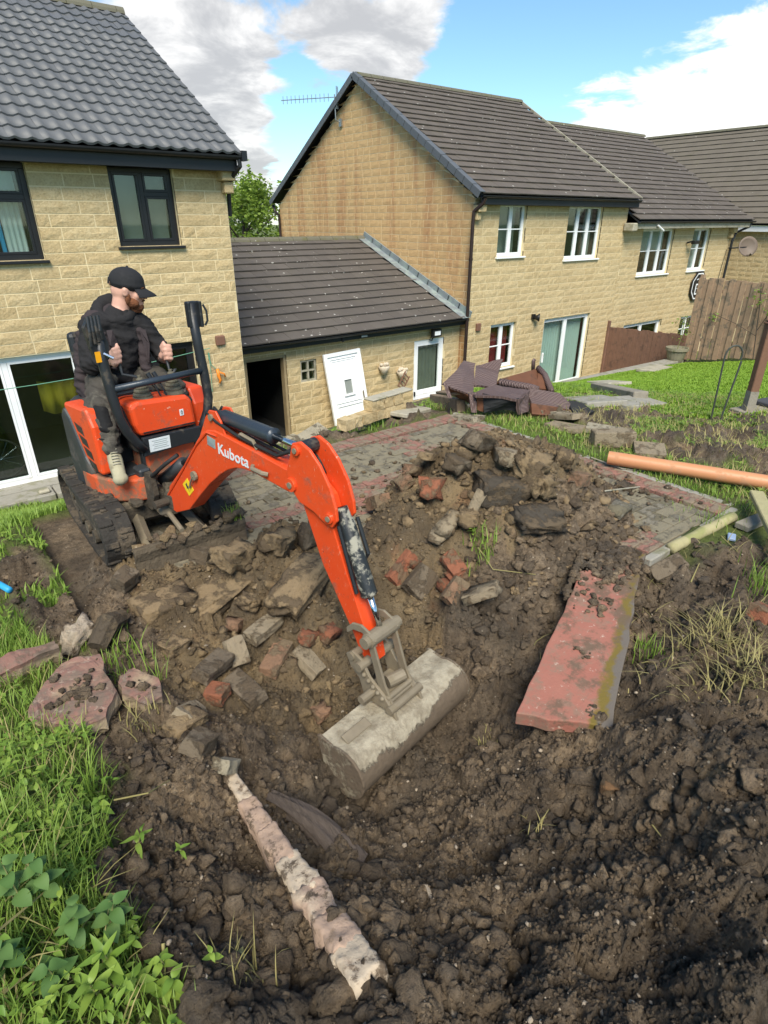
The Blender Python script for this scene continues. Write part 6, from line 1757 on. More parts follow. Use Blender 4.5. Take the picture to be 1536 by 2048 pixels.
    for a, c, lab in (((1195, 768), (1240, 772), 'pale flag at the left corner of the lawn'), ((1290, 745), (1330, 736), 'pale flag along the middle of the lawn edge')):
        A, B = G(*a), G(*c); edge(A + Vector((0, 0, .03)), B + Vector((0, 0, .03)), .5, .08, 'concrete_pale', lab, group=g)
    A, B = G(1192, 785), G(1280, 806); edge(A + Vector((0, 0, .06)), B + Vector((0, 0, .06)), .22, .20, 'grey_board', 'grey sleeper lying along the left side of the lawn', 'sleeper')
    A, B = G(1225, 812), G(1305, 806); edge(A + Vector((0, 0, .02)), B + Vector((0, 0, .02)), .5, .08, 'concrete_grey', 'grey flag half sunk in grass below the sleeper', 'edging_flag', g)
    A, B = G(1165, 800), G(1215, 812); edge(A + Vector((0, 0, .02)), B + Vector((0, 0, .02)), .6, .08, 'concrete_grey', 'wide grey flag beside the end of the broken rattan', 'edging_flag', g)
    # brown post with cap on a timber deck corner
    base = G(1493, 828); base.z += .05
    t = thing('garden_post', 'leaning square brown post with a shaped cap at the deck corner', 'post', base)
    dep = (base - CAMP).length
    hgt = 1.02; T = frame(base, (.8, -.6, 0), (.035, -.025, 1))
    b = MB(); b.box((0, 0, hgt / 2), (.10, .10, hgt), T, ch=.008); mk('shaft', b, 'post_brown', t)
    b = MB(); b.box((0, 0, .11), (.103, .103, .26), T); mk('bare_foot', b, 'grey_board', t)
    b = MB(); b.box((0, 0, hgt + .012), (.125, .125, .024), T, ch=.006); b.box((0, 0, hgt + .04), (.10, .10, .035), T, ch=.012); mk('cap', b, 'post_brown', t)
    t = thing('timber_deck', 'corner of a weathered timber deck with a dark mat at the photo edge', 'deck', base)
    T = frame(base + Vector((0, 0, -.02)), (.97, -.25, 0))
    for i in range(4): b = MB(); b.box((.62, .08 - i * .15, .0), (1.5, .14, .04), T, ch=.005); mk('deck_board', b, 'grey_board', t)
    b = MB(); b.box((.62, -.44, -.09), (1.5, .04, .16), T, ch=.004); b.box((-.12, -.15, -.09), (.04, .6, .16), T, ch=.004); mk('fascia_board', b, 'old_board', t)
    b = MB(); b.box((.75, .0, .05), (.9, .36, .05), T, ch=.01); tag(mk('door_mat', b, 'mat_dark'), 'dark grey mat lying on the timber deck', 'mat')
    b = MB(); b.box((.30, -.22, .07), (.26, .12, .09), T, ch=.01); tag(mk('step_block', b, 'grey_board'), 'grey timber block lying on the deck beside the mat', 'block')
    # plant hook rods stuck in the lawn
    for (px, py, top, lab, hook) in ((1422, 838, (1450, 712), 'thin green shepherd hook with curled top stuck in the lawn', True), (1440, 842, (1483, 722), 'straight thin garden rod leaning beside the shepherd hook', False)):
        A = G(px, py); n = Vector((math.sin(YAW), math.cos(YAW), 0)); B = ray_plane(top[0], top[1], A, n)
        b = MB(); pts = [A + (B - A) * (i / 6) for i in range(7)]
        if hook:
            sdv = Vector((math.cos(YAW), -math.sin(YAW), 0))
            pts += [B + sdv * .10 * (1 - math.cos(a)) + Vector((0, 0, .12 * math.sin(a))) for a in [math.pi * k / 8 for k in range(1, 10)]]
        b.tube(pts, .011, 6); tag(mk('garden_rod', b, 'wire_rod', loc=A), lab, 'garden rod')
def leaf_cloud(name, parent, blobs, size, mat, seed, drop=.0):
    r = np.random.RandomState(seed); V = []; F = []; T = []
    for c, rad, n in blobs:
        for i in range(n):
            d = r.normal(size=3); d /= np.linalg.norm(d); p = np.array(c) + d * np.array(rad) * r.uniform(.3, 1.05)
            a = r.normal(size=3); a /= np.linalg.norm(a); a[2] = abs(a[2]) * .3; u = np.cross(a, r.normal(size=3)); u /= np.linalg.norm(u) + 1e-9
            s = size * r.uniform(.6, 1.3); k = len(V)
            V += [p - a * s * .5, p + u * s * .3, p + a * s * .6, p - u * s * .3]; F.append((k, k + 1, k + 2, k + 3)); T += [r.rand()] * 4
    V = np.array(V); Tm = np.array(wmat(parent).inverted()); V = V @ Tm[:3, :3].T + Tm[:3, 3]
    return big_mesh(name, V, np.array(F), mat, {'tint': T}, parent=parent)
fences()

# ------------------------------------------------------------------ trees behind the garage
def tree(name, label, base, h, rad, seed, leaf=.16, n=3200, group='trees behind the garage roof'):
    t = thing(name, label, 'tree', base, group=group); r = random.Random(seed)
    b = MB(); B = Vector(base)
    b.tube([B, B + Vector((.05, 0, h * .3)), B + Vector((-.1, .1, h * .6)), B + Vector((0, .1, h * .9))], [.22, .17, .10, .03], 8)
    for k in range(7):
        a = r.uniform(0, 6.28); z = h * r.uniform(.3, .75); b.tube([B + Vector((0, 0, z)), B + Vector((math.cos(a) * rad * .4, math.sin(a) * rad * .4, z + h * .12)), B + Vector((math.cos(a) * rad * .8, math.sin(a) * rad * .8, z + h * .2))], [.07, .045, .015], 6)
    mk('trunk', b, 'bark', t)
    bl = []
    for k in range(24):
        a = r.uniform(0, 6.28); u = r.uniform(0, 1) ** .6; z = h * r.uniform(.28, .98); rr = rad * math.sqrt(max(.08, 1 - ((z / h - .55) / .5) ** 2))
        bl.append(((base[0] + math.cos(a) * rr * u, base[1] + math.sin(a) * rr * u, base[2] + z), (rad * .32, rad * .32, h * .09), n // 24))
    for k in range(10):   # upright sprays that break the outline
        a = r.uniform(0, 6.28); u = r.uniform(0, .8) * rad; z = h * r.uniform(.92, 1.08)
        bl.append(((base[0] + math.cos(a) * u, base[1] + math.sin(a) * u, base[2] + z), (.10, .10, h * .07), 26))
    leaf_cloud('crown', t, bl, leaf, 'tree_leaf', seed)
tree('broadleaf_tree', 'bright green tree rising behind the garage ridge beside the black gutter', (12.2, 25.0, -3.2), 6.5, 2.0, 2, n=9000)
tree('broadleaf_tree', 'bushy green tree behind the garage nearest the rust-streaked gable', (14.6, 25.5, -3.2), 6.2, 1.9, 3, n=8000)
tree('broadleaf_tree', 'darker low tree filling the gap above the garage roof', (13.2, 28.5, -3.2), 6.2, 2.6, 4, n=7000)

# ------------------------------------------------------------------ broken rattan furniture and boards beyond the patio
def rattan():
    c = G(1010, 838)
    n = Vector((math.sin(YAW), math.cos(YAW), 0)); sr = Vector((math.cos(YAW), -math.sin(YAW), 0)); upv = Vector((0, 0, 1))
    D = c.dot(n); S_ = D * 1.0 / FPX * 1.04
    # local axes: x across, y away, z up ; metres taken from the picture at this distance
    def L(px, py, y=0.0):
        p = ray_plane(px, py, c + n * y, n); return p
    def slab(pts, thick, mat, name, parent):
        b = MB(); P = [Vector(p) for p in pts]; nr = (P[1] - P[0]).cross(P[2] - P[0]).normalized() * thick; k = len(P)
        b.add(P + [p + nr for p in P], [tuple(range(k)), tuple(range(2 * k - 1, k - 1, -1))] + [(i, k + i, k + (i + 1) % k, (i + 1) % k) for i in range(k)])
        bm = bmesh.new(); vv = [bm.verts.new(v) for v in b.v]
        for f in b.f: bm.faces.new([vv[i] for i in f])
        bmesh.ops.triangulate(bm, faces=bm.faces[:]); bmesh.ops.subdivide_edges(bm, edges=bm.edges[:], cuts=4, use_grid_fill=True)
        cc = np.array([v.co[:] for v in bm.verts]); s0 = len(parent.children) * 3.3; dz = fbm(cc[:, 0] * 1.2 + s0, cc[:, 1] + cc[:, 2] * 1.3, 2.2, 3, 5) * .05
        for v, q in zip(bm.verts, dz): v.co += nr.normalized() * q + Vector((0, 0, q * .5))
        b = MB(); b.bm(bm); return mk(name, b, mat, parent)
    t = thing('rattan_sofa', 'broken brown rattan corner sofa lying tipped beside the garage door', 'sofa', c)
    # left wing: a big bent back panel, its underside open to the left
    slab([L(886, 766, .1), L(932, 719, .75), L(952, 726, .8), L(948, 772, .35), L(940, 792, .1)], .022, 'rattan', 'back_panel', t)
    slab([L(948, 772, .35), L(952, 730, .8), L(1006, 718, .9), L(998, 742, .75), L(992, 772, .35)], .022, 'rattan', 'back_panel', t)
    slab([L(945, 786, .05), L(992, 772, .35), L(1060, 782, .3), L(1042, 797, -.1), L(952, 788, -.1)], .025, 'rattan', 'seat_panel', t)
    slab([L(888, 768, .12), L(942, 793, .08), L(944, 812, .1), L(932, 800, .3), L(896, 786, .3)], .03, 'rattan_inner', 'underside', t)
    slab([L(886, 766, .1), L(892, 764, .1), L(904, 794, .05), L(896, 794, .05)], .05, 'rattan', 'arm', t)
    slab([L(938, 788, .02), L(952, 786, .02), L(953, 822, -.02), L(942, 820, -.02)], .06, 'rattan', 'leg', t)
    slab([L(966, 788, -.04), L(1038, 796, -.04), L(1038, 828, -.04), L(968, 826, -.04)], .02, 'sofa_fabric', 'under_cloth', t)
    slab([L(953, 788, -.03), L(967, 789, -.03), L(968, 826, -.03), L(955, 822, -.03)], .04, 'rattan_inner', 'frame_panel', t)
    slab([L(1036, 797, -.1), L(1058, 786, .2), L(1062, 818, .2), L(1044, 830, -.1)], .04, 'rattan', 'side_panel', t)
    b = MB(); b.tube([L(895, 790, .3), L(918, 786, .2), L(940, 788, .1)], .02, 6); mk('broken_strut', b, 'old_board', t)
    t = thing('rattan_chair', 'second broken rattan seat lying on its back beside the patio door', 'chair', L(1100, 830, .3))
    slab([L(1000, 758, .6), L(1074, 737, 1.1), L(1082, 742, 1.1), L(1072, 776, .7), L(996, 766, .5)], .03, 'rattan_inner', 'inner_back', t)
    slab([L(1072, 776, .72), L(1078, 736, 1.12), L(1086, 738, 1.1), L(1100, 778, .7)], .05, 'rattan_inner', 'inner_side', t)
    b = MB(); b.tube([L(1076, 735, 1.08), L(1090, 750, .95), L(1103, 782, .6)], .035, 8); b.tube([L(998, 764, .5), L(1060, 775, .45), L(1076, 780, .4)], .045, 8); b.tube([L(1066, 740, 1.1), L(1067, 722, 1.1), L(1070, 718, 1.1)], .025, 6); mk('rattan_edge', b, 'rattan', t, smooth=True)
    slab([L(1056, 776, .35), L(1120, 786, .4), L(1142, 808, .35), L(1140, 822, .2), L(1064, 808, .15)], .05, 'rattan', 'seat_panel', t)
    slab([L(1062, 806, .14), L(1140, 820, .18), L(1146, 836, .1), L(1064, 828, .1)], .04, 'rattan_inner', 'front_panel', t)
    slab([L(1138, 800, .5), L(1165, 806, .5), L(1190, 822, .4), L(1150, 836, .3)], .05, 'sofa_fabric', 'cushion', t)
    # loose boards in front
    def board(a, e, w, th, mat, lab, lift=.03, roll=0.0):
        A, B = G(*a), G(*e); T = frame((A + B) / 2 + Vector((0, 0, lift)), B - A) @ Matrix.Rotation(roll, 4, 'X'); b = MB(); b.box((0, 0, 0), ((B - A).length, w, th), T, ch=min(.01, th * .2)); tag(mk('board', b, mat), lab, 'board', 'loose boards and slabs beyond the patio')
    board((866, 812), (922, 826), .10, .16, 'old_board', 'thick brown board at the foot of the broken sofa', .08)
    board((880, 800), (940, 812), .16, .05, 'old_board', 'flat brown board leaning on the broken sofa', .14, .2)
    board((905, 790), (948, 800), .08, .04, 'grey_board', 'thin board under the left wing of the sofa', .22)
    board((925, 822), (960, 812), .06, .04, 'grey_board', 'short split batten beside the sofa leg', .04)
    for a, e, w, lab in (((905, 840), (960, 848), .20, 'flat pale slab in the litter below the sofa'), ((1040, 822), (1100, 832), .24, 'long pale slab in front of the rattan seat'), ((1110, 838), (1160, 842), .22, 'cracked slab at the end of the rattan seat'),
                         ((1095, 855), (1165, 868), .22, 'brown flat slab in the grass by the patio'), ((1170, 862), (1250, 874), .2, 'pale broken flag behind the orange pipe'), ((1180, 890), (1265, 888), .16, 'dark upright stone block behind the orange pipe end'),
                         ((1265, 905), (1330, 912), .3, 'grey flag half buried behind the orange pipe'), ((1060, 826), (1130, 838), .16, 'pale flag at the corner of the grass by the seat')):
        A, B = G(*a), G(*e); T = frame((A + B) / 2 + Vector((0, 0, .02)), B - A) @ Euler((rnd.uniform(-.08, .08), rnd.uniform(-.05, .05), 0)).to_matrix().to_4x4()
        hh = .16 if 'upright' in lab else .06
        rock('slab', T @ Matrix.Translation((0, 0, hh * .3)), ((B - A).length, w, hh), 'stone_pale' if 'pale' in lab else 'brick_grey', lab, 'slab', 'loose boards and slabs beyond the patio', .10, hash(lab) % 97)
    # remains of a small stone wall
    t = thing('broken_wall', 'remains of a low stone wall in front of the leaning white door', 'wall', G(740, 862))
    A, B = G(692, 866), G(812, 822); T = frame(A, B - A); Lw = (B - A).length
    rr = random.Random(4)
    for row, (x0, x1) in enumerate(((0, Lw), (.42 * Lw, Lw))):
        x = x0
        while x < x1 - .06:
            w = min(rr.uniform(.12, .24), x1 - x); b = MB(); stone_block(b, (x + w / 2, .07, -.01 + row * .115 + .055), (w - .010, .13, .110), T, rr); mk('stone', b, 'stone', t); x += w
    ct = MB(); x = .42 * Lw
    while x < Lw - .1: ct.box((x + .12, .07, .225), (.23, .145, .022), T, ch=.008); x += .24
    mk('coping', ct, 'concrete_pale', t)
    # small lattice piece, flat slabs
    A = ray_plane(800, 778, (10.2, 11.2, 0), (0, 1, 0)); B = ray_plane(815, 748, (10.3, 11.4, 0), (0, 1, 0)); 
    T = frame(A, B - A, (0, -1, .2)); LL = (B - A).length; t = thing('lattice_panel', 'small broken wooden lattice leaning beside the glazed garage door', 'lattice', A)
    b = MB()
    for y in (-.09, .09): b.box((LL / 2, y, 0), (LL, .03, .02), T)
    mk('rail', b, 'post_brown', t)
    for k in range(5): b = MB(); b.box((LL * (k + .3) / 5, 0, .012), (.03, .2, .014), T); mk('slat', b, 'post_brown', t)
    A, B = G(796, 838), G(846, 824); T = frame((A + B) / 2 + Vector((0, 0, .04)), B - A); b = MB(); b.box((0, 0, 0), ((B - A).length, .22, .05), T, ch=.01); tag(mk('slab', b, 'concrete_pale'), 'pale rectangular slab lying in weeds behind the patio', 'slab')
    A = G(632, 886); rock('slab', frame(A + Vector((0, 0, .03)), (.8, .3, .1), (.1, -.5, 1)), (.42, .30, .06), 'stone_pale', 'pale grey slab tipped against the patio edge under the leaning door', 'slab', None, .06, 8)
    A = G(575, 880); rock('slab', frame(A + Vector((0, 0, .0)), (.9, .2, .0), (0, -.1, 1)), (.55, .25, .05), 'stone_pale', 'pale flat slab by the garage doorway behind the boom', 'slab', None, .06, 9)
def stone_block(b, c, sz, T, r):
    bm = bmesh.new(); bmesh.ops.create_cube(bm, size=1); bmesh.ops.subdivide_edges(bm, edges=bm.edges[:], cuts=1, use_grid_fill=True)
    for v in bm.verts:
        v.co = Vector((c[0] + v.co.x * sz[0] + r.uniform(-.006, .006), c[1] + v.co.y * sz[1] * (1.08 if abs(v.co.x) < .3 and abs(v.co.z) < .3 else 1) + r.uniform(-.008, .008), c[2] + v.co.z * sz[2] + r.uniform(-.004, .004)))
    b.bm(bm, T, r.random())
def rock(name, T, size, mat, label, cat, group=None, jag=.25, seed=0, n=16, sub=0, parent=None):
    """angular broken piece: hull of points scattered in a box"""
    r = random.Random(seed); bm = bmesh.new()
    for i in range(n):
        f = r.randrange(3); q = [r.uniform(-.5, .5) for _ in range(3)]; q[f] = r.choice((-.5, .5)) * (1 - jag * r.random())
        bm.verts.new((q[0] * size[0], q[1] * size[1], q[2] * size[2]))
    for sx in (-1, 1):
        for sy in (-1, 1):
            for sz in (-1, 1):
                k = 1 - jag * r.random() * 1.2; bm.verts.new((sx * .5 * size[0] * (1 - jag * r.random()), sy * .5 * size[1] * (1 - jag * r.random()), sz * .5 * size[2] * k))
    res = bmesh.ops.convex_hull(bm, input=bm.verts[:]); bmesh.ops.delete(bm, geom=[g for g in res['geom_interior'] if isinstance(g, bmesh.types.BMVert)], context='VERTS')
    if sub:
        bmesh.ops.subdivide_edges(bm, edges=bm.edges[:], cuts=sub, use_grid_fill=True)
        sc_ = min(size)
        cc = np.array([v.co[:] for v in bm.verts]); qq = fbm(cc[:, 0] / sc_ + seed, cc[:, 1] / sc_ + cc[:, 2] / sc_ * 1.7, 2.1, 5, seed, .68) * sc_ * .24
        for v, q in zip(bm.verts, qq): v.co += v.co.normalized() * q
    b = MB(); b.bm(bm)
    me = bpy.data.meshes.new(name); me.from_pydata(b.v, [], b.f); a = me.attributes.new('tint', 'FLOAT', 'POINT'); a.data.foreach_set('value', [r.random()] * len(b.v))
    if sub: me.polygons.foreach_set('use_smooth', [True] * len(me.polygons))
    o = link_mesh(name, me, mat, None); o.matrix_local = T
    if sub: return tag(o, label, cat, group)
    md = o.modifiers.new('bevel', 'BEVEL'); md.width = min(size) * .06; md.segments = 2; md.limit_method = 'ANGLE'; md.angle_limit = R(20)
    if label: tag(o, label, cat, group)
    return o
rattan()
# ------------------------------------------------------------------ things lying in the dug ground
def on_ground(px, py, lift=0.0):
    p = G(px, py); p.z += lift; return p
def pair_frame(a, e, lift, roll=0.0):
    A, B = G(*a), G(*e); return frame((A + B) / 2 + Vector((0, 0, lift)), B - A) @ Matrix.Rotation(roll, 4, 'X'), (B - A).length
BR = {}
TOPS = []
def brick_mesh(mat, L, W, H, seed):
    r = random.Random(seed); bm = bmesh.new(); bmesh.ops.create_cube(bm, size=1); bmesh.ops.subdivide_edges(bm, edges=bm.edges[:], cuts=2, use_grid_fill=True)
    chip = Vector((r.choice((-.5, .5)), r.choice((-.5, .5)), .5))
    for v in bm.verts:
        c = v.co.copy(); k = .18 * max(0, 1 - (c - chip).length / .5)
        v.co = Vector((c.x * L * (1 - k), c.y * W * (1 - k), c.z * H * (1 - k))) + Vector((r.uniform(-1, 1), r.uniform(-1, 1), r.uniform(-1, 1))) * .0035
    b = MB(); b.bm(bm); me = bpy.data.meshes.new('brick'); me.from_pydata(b.v, [], b.f); a = me.attributes.new('tint', 'FLOAT', 'POINT'); me.materials.append(MATS[mat]); return me
def brick(a, e, mat, label, W=.105, H=.066, lift=.046, roll=0., L=None, group='loose bricks in the dug ground', nose=0.):
    T, l = pair_frame(a, e, lift, roll); T = T @ Matrix.Rotation(nose, 4, 'Y')
    o = bpy.data.objects.new('brick', brick_mesh(mat, L or max(.08, min(.24, l)), W, H, len(BR))); COL.objects.link(o); o.matrix_local = T; BR[label] = o
    md = o.modifiers.new('bevel', 'BEVEL'); md.width = .005; md.segments = 2; md.limit_method = 'ANGLE'; md.angle_limit = R(40)
    tag(o, label, 'brick', group)
def bricks():
    # in the hollow left of the arm
    brick((500, 1293), (556, 1246), 'brick_grey', 'grey brick lying flat, topmost of the pale bricks left of the digger arm', roll=.1)
    brick((466, 1290), (484, 1345), 'brick_grey', 'upright-lying grey brick between two dark bricks left of the arm', roll=-.1)
    brick((536, 1362), (572, 1298), 'brick_muddy', 'long pinkish-brown brick next to the grey brick left of the arm', roll=.1)
    brick((592, 1310), (640, 1360), 'brick_grey', 'mud-caked brick slanting towards the arm, rightmost of the row', roll=-.2)
    brick((398, 1372), (456, 1326), 'brick_dark', 'dark brick lying at the left end of the row of bricks', roll=.2)
    brick((466, 1370), (520, 1415), 'brick_dark', 'big dark brick lowest in the row left of the bucket', W=.11, H=.075, roll=.2)
    brick((424, 1418), (446, 1386), 'brick_red', 'small red half brick tucked beside the big dark brick', L=.10)
    brick((355, 1460), (412, 1430), 'brick_grey', 'pale wedge of stone below the row of bricks', L=.2, W=.09, H=.05, roll=.5)
    brick((385, 1515), (418, 1490), 'brick_dark', 'dark block lying near the head of the footing', W=.10, H=.07, L=.13, roll=.2)
    brick((435, 1555), (470, 1545), 'stone_pale', 'white stone lump at the head of the footing', W=.08, H=.06, L=.12)
    brick((240, 1180), (265, 1160), 'brick_dark', 'dark loose block left of the dozer blade', W=.10, H=.09, L=.13, roll=.3, lift=.04)
    brick((390, 1135), (425, 1110), 'brick_dark', 'dark brick standing on the soil in front of the dozer blade', W=.12, H=.09, L=.15, roll=.2, lift=.05)
    brick((455, 1105), (490, 1112), 'brick_dark', 'flat brown brick pressed in the soil near the right track', W=.09, L=.14, lift=.03)
    # around the foot of the spoil heap
    brick((780, 1178), (830, 1112), 'brick_red', 'long red brick standing on edge right of the digger arm', roll=1.2, lift=.03)
    brick((892, 1120), (922, 1160), 'brick_red', 'upper bright red brick on the slope below the heap', roll=.3, lift=.04)
    brick((895, 1170), (930, 1150), 'brick_red', 'broken orange-red brick end below the bright red brick', L=.12, lift=.03)
    brick((820, 1200), (860, 1150), 'brick_dark', 'dark slate-coloured block leaning below the red bricks', W=.15, H=.08, L=.21, roll=.9, lift=.04)
    brick((895, 1215), (922, 1175), 'brick_muddy', 'buff brick on end between the dark block and the pale slab', L=.18, roll=.8)
    brick((735, 1020), (778, 1012), 'brick_muddy', 'muddy brick lying at the left foot of the spoil heap', W=.12, L=.19, H=.10, lift=.05)
    brick((795, 985), (820, 968), 'brick_muddy', 'small brown brick above the left foot of the heap', W=.1, L=.12, H=.08, lift=.05)
    brick((1140, 978), (1172, 972), 'brick_muddy', 'muddy half brick on the right shoulder of the heap', W=.10, L=.14, H=.09, lift=.06)
    brick((1300, 1160), (1360, 1130), 'brick_dark', 'long dark brick sunk in the soil right of the red slab', W=.11, L=.26, H=.07, roll=.5, lift=.03)
    brick((1505, 1245), (1530, 1240), 'brick_red', 'rusty red lump at the right edge of the photo', W=.11, L=.12, H=.10, lift=.04)
    g = 'broken stone and clods on the spoil heap'
    P = lambda px, py, lift=0.: on_ground(px, py, lift)
    def rk(px, py, size, mat, lab, rot=(0, 0, 0), jag=.25, seed=0, lift=.0, sub=1, grp=g, cat='lump', name='rubble'):
        T = Matrix.Translation(P(px, py, lift)) @ Euler(rot).to_matrix().to_4x4()
        return rock(name, T, size, mat, lab, cat, grp, jag, seed or int(px + py), sub=sub)
    rk(862, 990, (.22, .15, .14), 'brick_red', 'large orange-red broken brick lump on the left face of the heap', (0, .5, .7), lift=.04)
    rk(915, 945, (.20, .15, .12), 'brick_dark', 'dark angular stone above the orange-red lump on the heap', (.2, .3, .3), lift=.05)
    rk(960, 905, (.30, .16, .12), 'brick_dark', 'long dark slab tipped at the very top of the heap', (.1, .55, .2), lift=.06)
    rk(1000, 990, (.34, .24, .20), 'soil_blue', 'biggest blackish clay clod in the middle of the heap', (.2, .1, -.5), jag=.2, lift=.03, sub=3)
    rk(1060, 950, (.24, .20, .18), 'clay_lump', 'brown clod behind the biggest black clod on the heap', (.3, .1, .4), lift=.06, sub=3)
    rk(1075, 985, (.24, .18, .15), 'clay_lump', 'rough dark clod right of the biggest black clod', (.1, .4, .1), lift=.04, sub=3)
    rk(955, 1010, (.16, .08, .18), 'brick_grey', 'grey brick piece standing left of the biggest black clod', (.3, .2, .6), lift=.03)
    rk(1010, 930, (.22, .14, .10), 'brick_grey', 'grey flat stone near the top of the heap', (.1, .2, .9), lift=.06)
    rk(935, 920, (.16, .11, .09), 'clay_lump', 'yellow clay lump just below the top slab of the heap', (.1, .2, .3), lift=.05)
    rk(830, 950, (.22, .12, .08), 'brick_muddy', 'flat muddy slab at the upper left of the heap', (0, .4, .4), lift=.03)
    rk(860, 935, (.30, .10, .06), 'clay_lump', 'thin sloping clay slab at the left ridge of the heap', (.1, .35, .5), lift=.04)
    rk(900, 1055, (.24, .13, .07), 'brick_grey', 'flat grey stone low on the front of the heap', (.1, -.2, .3), lift=.03)
    rk(880, 1075, (.18, .12, .05), 'brick_grey', 'thin grey flake under the flat grey stone of the heap', (.1, -.1, .3), lift=.02)
    rk(940, 1045, (.17, .13, .10), 'clay_lump', 'rounded clay lump low on the front of the heap', (.1, .2, .5), lift=.03, sub=3)
    rk(1080, 1050, (.34, .22, .09), 'soil_blue', 'slick black clay slab on the front right of the heap', (.3, .1, -.3), lift=.04, sub=3)
    rk(1130, 930, (.16, .13, .12), 'clay_lump', 'dark clod on the upper right of the heap', (.1, .1, .4), lift=.04, sub=3)
    rk(1245, 990, (.17, .14, .11), 'soil_lump', 'lone dark clod on the paving right of the heap', (0, .1, .4), lift=.04, sub=3)
    rk(1235, 1025, (.20, .13, .05), 'paver_pale', 'pale flat stone on the paving right of the heap', (.1, .0, .2), lift=.03)
    g2 = 'broken stone and clay in the hollow'
    rk(960, 1205, (.20, .24, .06), 'brick_grey', 'pale grey triangular slab standing below the red bricks', (-.5, .2, .6), grp=g2, lift=.05)
    rk(890, 1180, (.10, .09, .08), 'brick_red', 'small round red brick lump touching the broken brick end', (.2, .2, .2), grp=g2, lift=.03)
    rk(820, 1135, (.12, .09, .08), 'brick_red', 'small red brick bat above the long red brick', (.2, .4, .2), grp=g2, lift=.03)
    rk(560, 1100, (.20, .15, .14), 'clay_lump', 'clay-caked block between the right track and the arm', (.1, .3, .4), grp=g2, lift=.05, sub=3)
    rk(622, 1085, (.14, .10, .16), 'brick_dark', 'dark upright block half hidden behind the arm', (.1, .3, .1), grp=g2, lift=.05)
    rk(600, 1180, (.50, .24, .14), 'clay_lump', 'long shelf of brown clay overhanging left of the arm', (.2, -.25, .42), grp=g2, lift=.03, jag=.3, sub=3)
    rk(440, 1195, (.62, .26, .12), 'clay_lump', 'broad clay shelf in front of the dozer blade', (.12, -.12, .30), grp=g2, lift=.02, jag=.3, sub=3)
    rk(470, 1130, (.26, .18, .14), 'clay_lump', 'clay lump against the right end of the dozer blade', (.1, .2, .4), grp=g2, lift=.05, sub=3)
    rk(330, 1205, (.34, .24, .10), 'clay_lump', 'crumbling clay ledge under the dozer blade corner', (.1, .1, .2), grp=g2, lift=.0, jag=.3, sub=3)
    rk(660, 1270, (.11, .10, .09), 'brick_red', 'round orange brick lump close to the arm', (.2, .2, .2), grp=g2, lift=.02)
    rk(618, 1278, (.14, .09, .07), 'brick_red', 'reddish flat brick bat left of the round orange lump', (.2, .4, .5), grp=g2, lift=.02)
    rk(500, 1215, (.13, .10, .09), 'clay_lump', 'sandy stone under the clay shelf', (.1, .3, .4), grp=g2, lift=.03, sub=3)
    rk(470, 1260, (.12, .10, .07), 'brick_muddy', 'muddy brick bat left of the grey bricks', (.1, .3, .9), grp=g2, lift=.02)
    rk(350, 1300, (.14, .11, .08), 'clay_lump', 'clay lump at the left side of the hollow', (.1, .1, .3), grp=g2, lift=.02, sub=3)
    rk(640, 1430, (.10, .09, .07), 'brick_muddy', 'brown lump in the soil left of the bucket', (.1, .1, .3), grp=g2, lift=.01, sub=3)
    rk(370, 1450, (.18, .12, .06), 'clay_lump', 'clay piece above the pale wedge', (.1, .1, .3), grp=g2, lift=.02, sub=3)
    rk(1222, 1570, (.10, .08, .06), 'ochre_lump', 'ochre-coloured crumbly clod in the dark soil bank', (.1, .2, .4), grp='ochre patches in the dark soil bank', lift=.0, sub=3)
    rk(1385, 1570, (.11, .08, .06), 'ochre_lump', 'upper right ochre clod under the mud ledge', (.1, .2, .4), grp='ochre patches in the dark soil bank', lift=.0, sub=3)
    # slabs and rubble on the left bank
    def slab_poly(name, pix, thick, mat, lab, cat, lift=.05, tilt=(0, 0), grp=None):
        pts = [G(px, py) for px, py in pix]; c = sum(pts, Vector()) / len(pts); c.z += lift
        nrm = Vector((tilt[0], tilt[1], 1)).normalized()
        T = frame(c, Vector((1, .1, 0)), nrm); 
        inv = T.inverted(); loc = [inv @ ray_plane(px, py, c, nrm) for px, py in pix]
        bm = bmesh.new(); top = []; r = random.Random(len(lab))
        P_ = []
        for i in range(len(loc)):
            a, e = loc[i], loc[(i + 1) % len(loc)]
            for k in range(3): q = a.lerp(e, k / 3); P_.append(Vector((q.x + r.uniform(-.008, .008), q.y + r.uniform(-.008, .008), 0)))
        n = len(P_); vs = [Vector((p.x, p.y, thick / 2)) for p in P_] + [Vector((p.x * 1.03 + r.uniform(-.01, .01), p.y * 1.03 + r.uniform(-.01, .01), r.uniform(-.15, .15) * thick)) for p in P_] + [Vector((p.x * .96, p.y * .96, -thick / 2)) for p in P_]
        fs = [tuple(range(n)), tuple(range(3 * n - 1, 2 * n - 1, -1))]
        for j in (0, 1):
            for i in range(n): i2 = (i + 1) % n; fs.append((j * n + i, (j + 1) * n + i, (j + 1) * n + i2, j * n + i2))
        bm = bmesh.new(); vv = [bm.verts.new(v) for v in vs]
        for f in fs: bm.faces.new([vv[i] for i in f])
        bmesh.ops.triangulate(bm, faces=bm.faces[:]); bmesh.ops.subdivide_edges(bm, edges=bm.edges[:], cuts=3, use_grid_fill=True)
        cc = np.array([v.co[:] for v in bm.verts]); sd_ = len(lab)
        d1 = fbm(cc[:, 0] + sd_, cc[:, 1] + cc[:, 2] * 1.5, 7, 4, sd_, .62) * .014; d2 = fbm(cc[:, 0] + sd_ + 9, cc[:, 1] - cc[:, 2], 16, 3, sd_ + 3, .6) * .010
        low = np.clip((thick * .5 - cc[:, 2]) / thick, 0, 1)
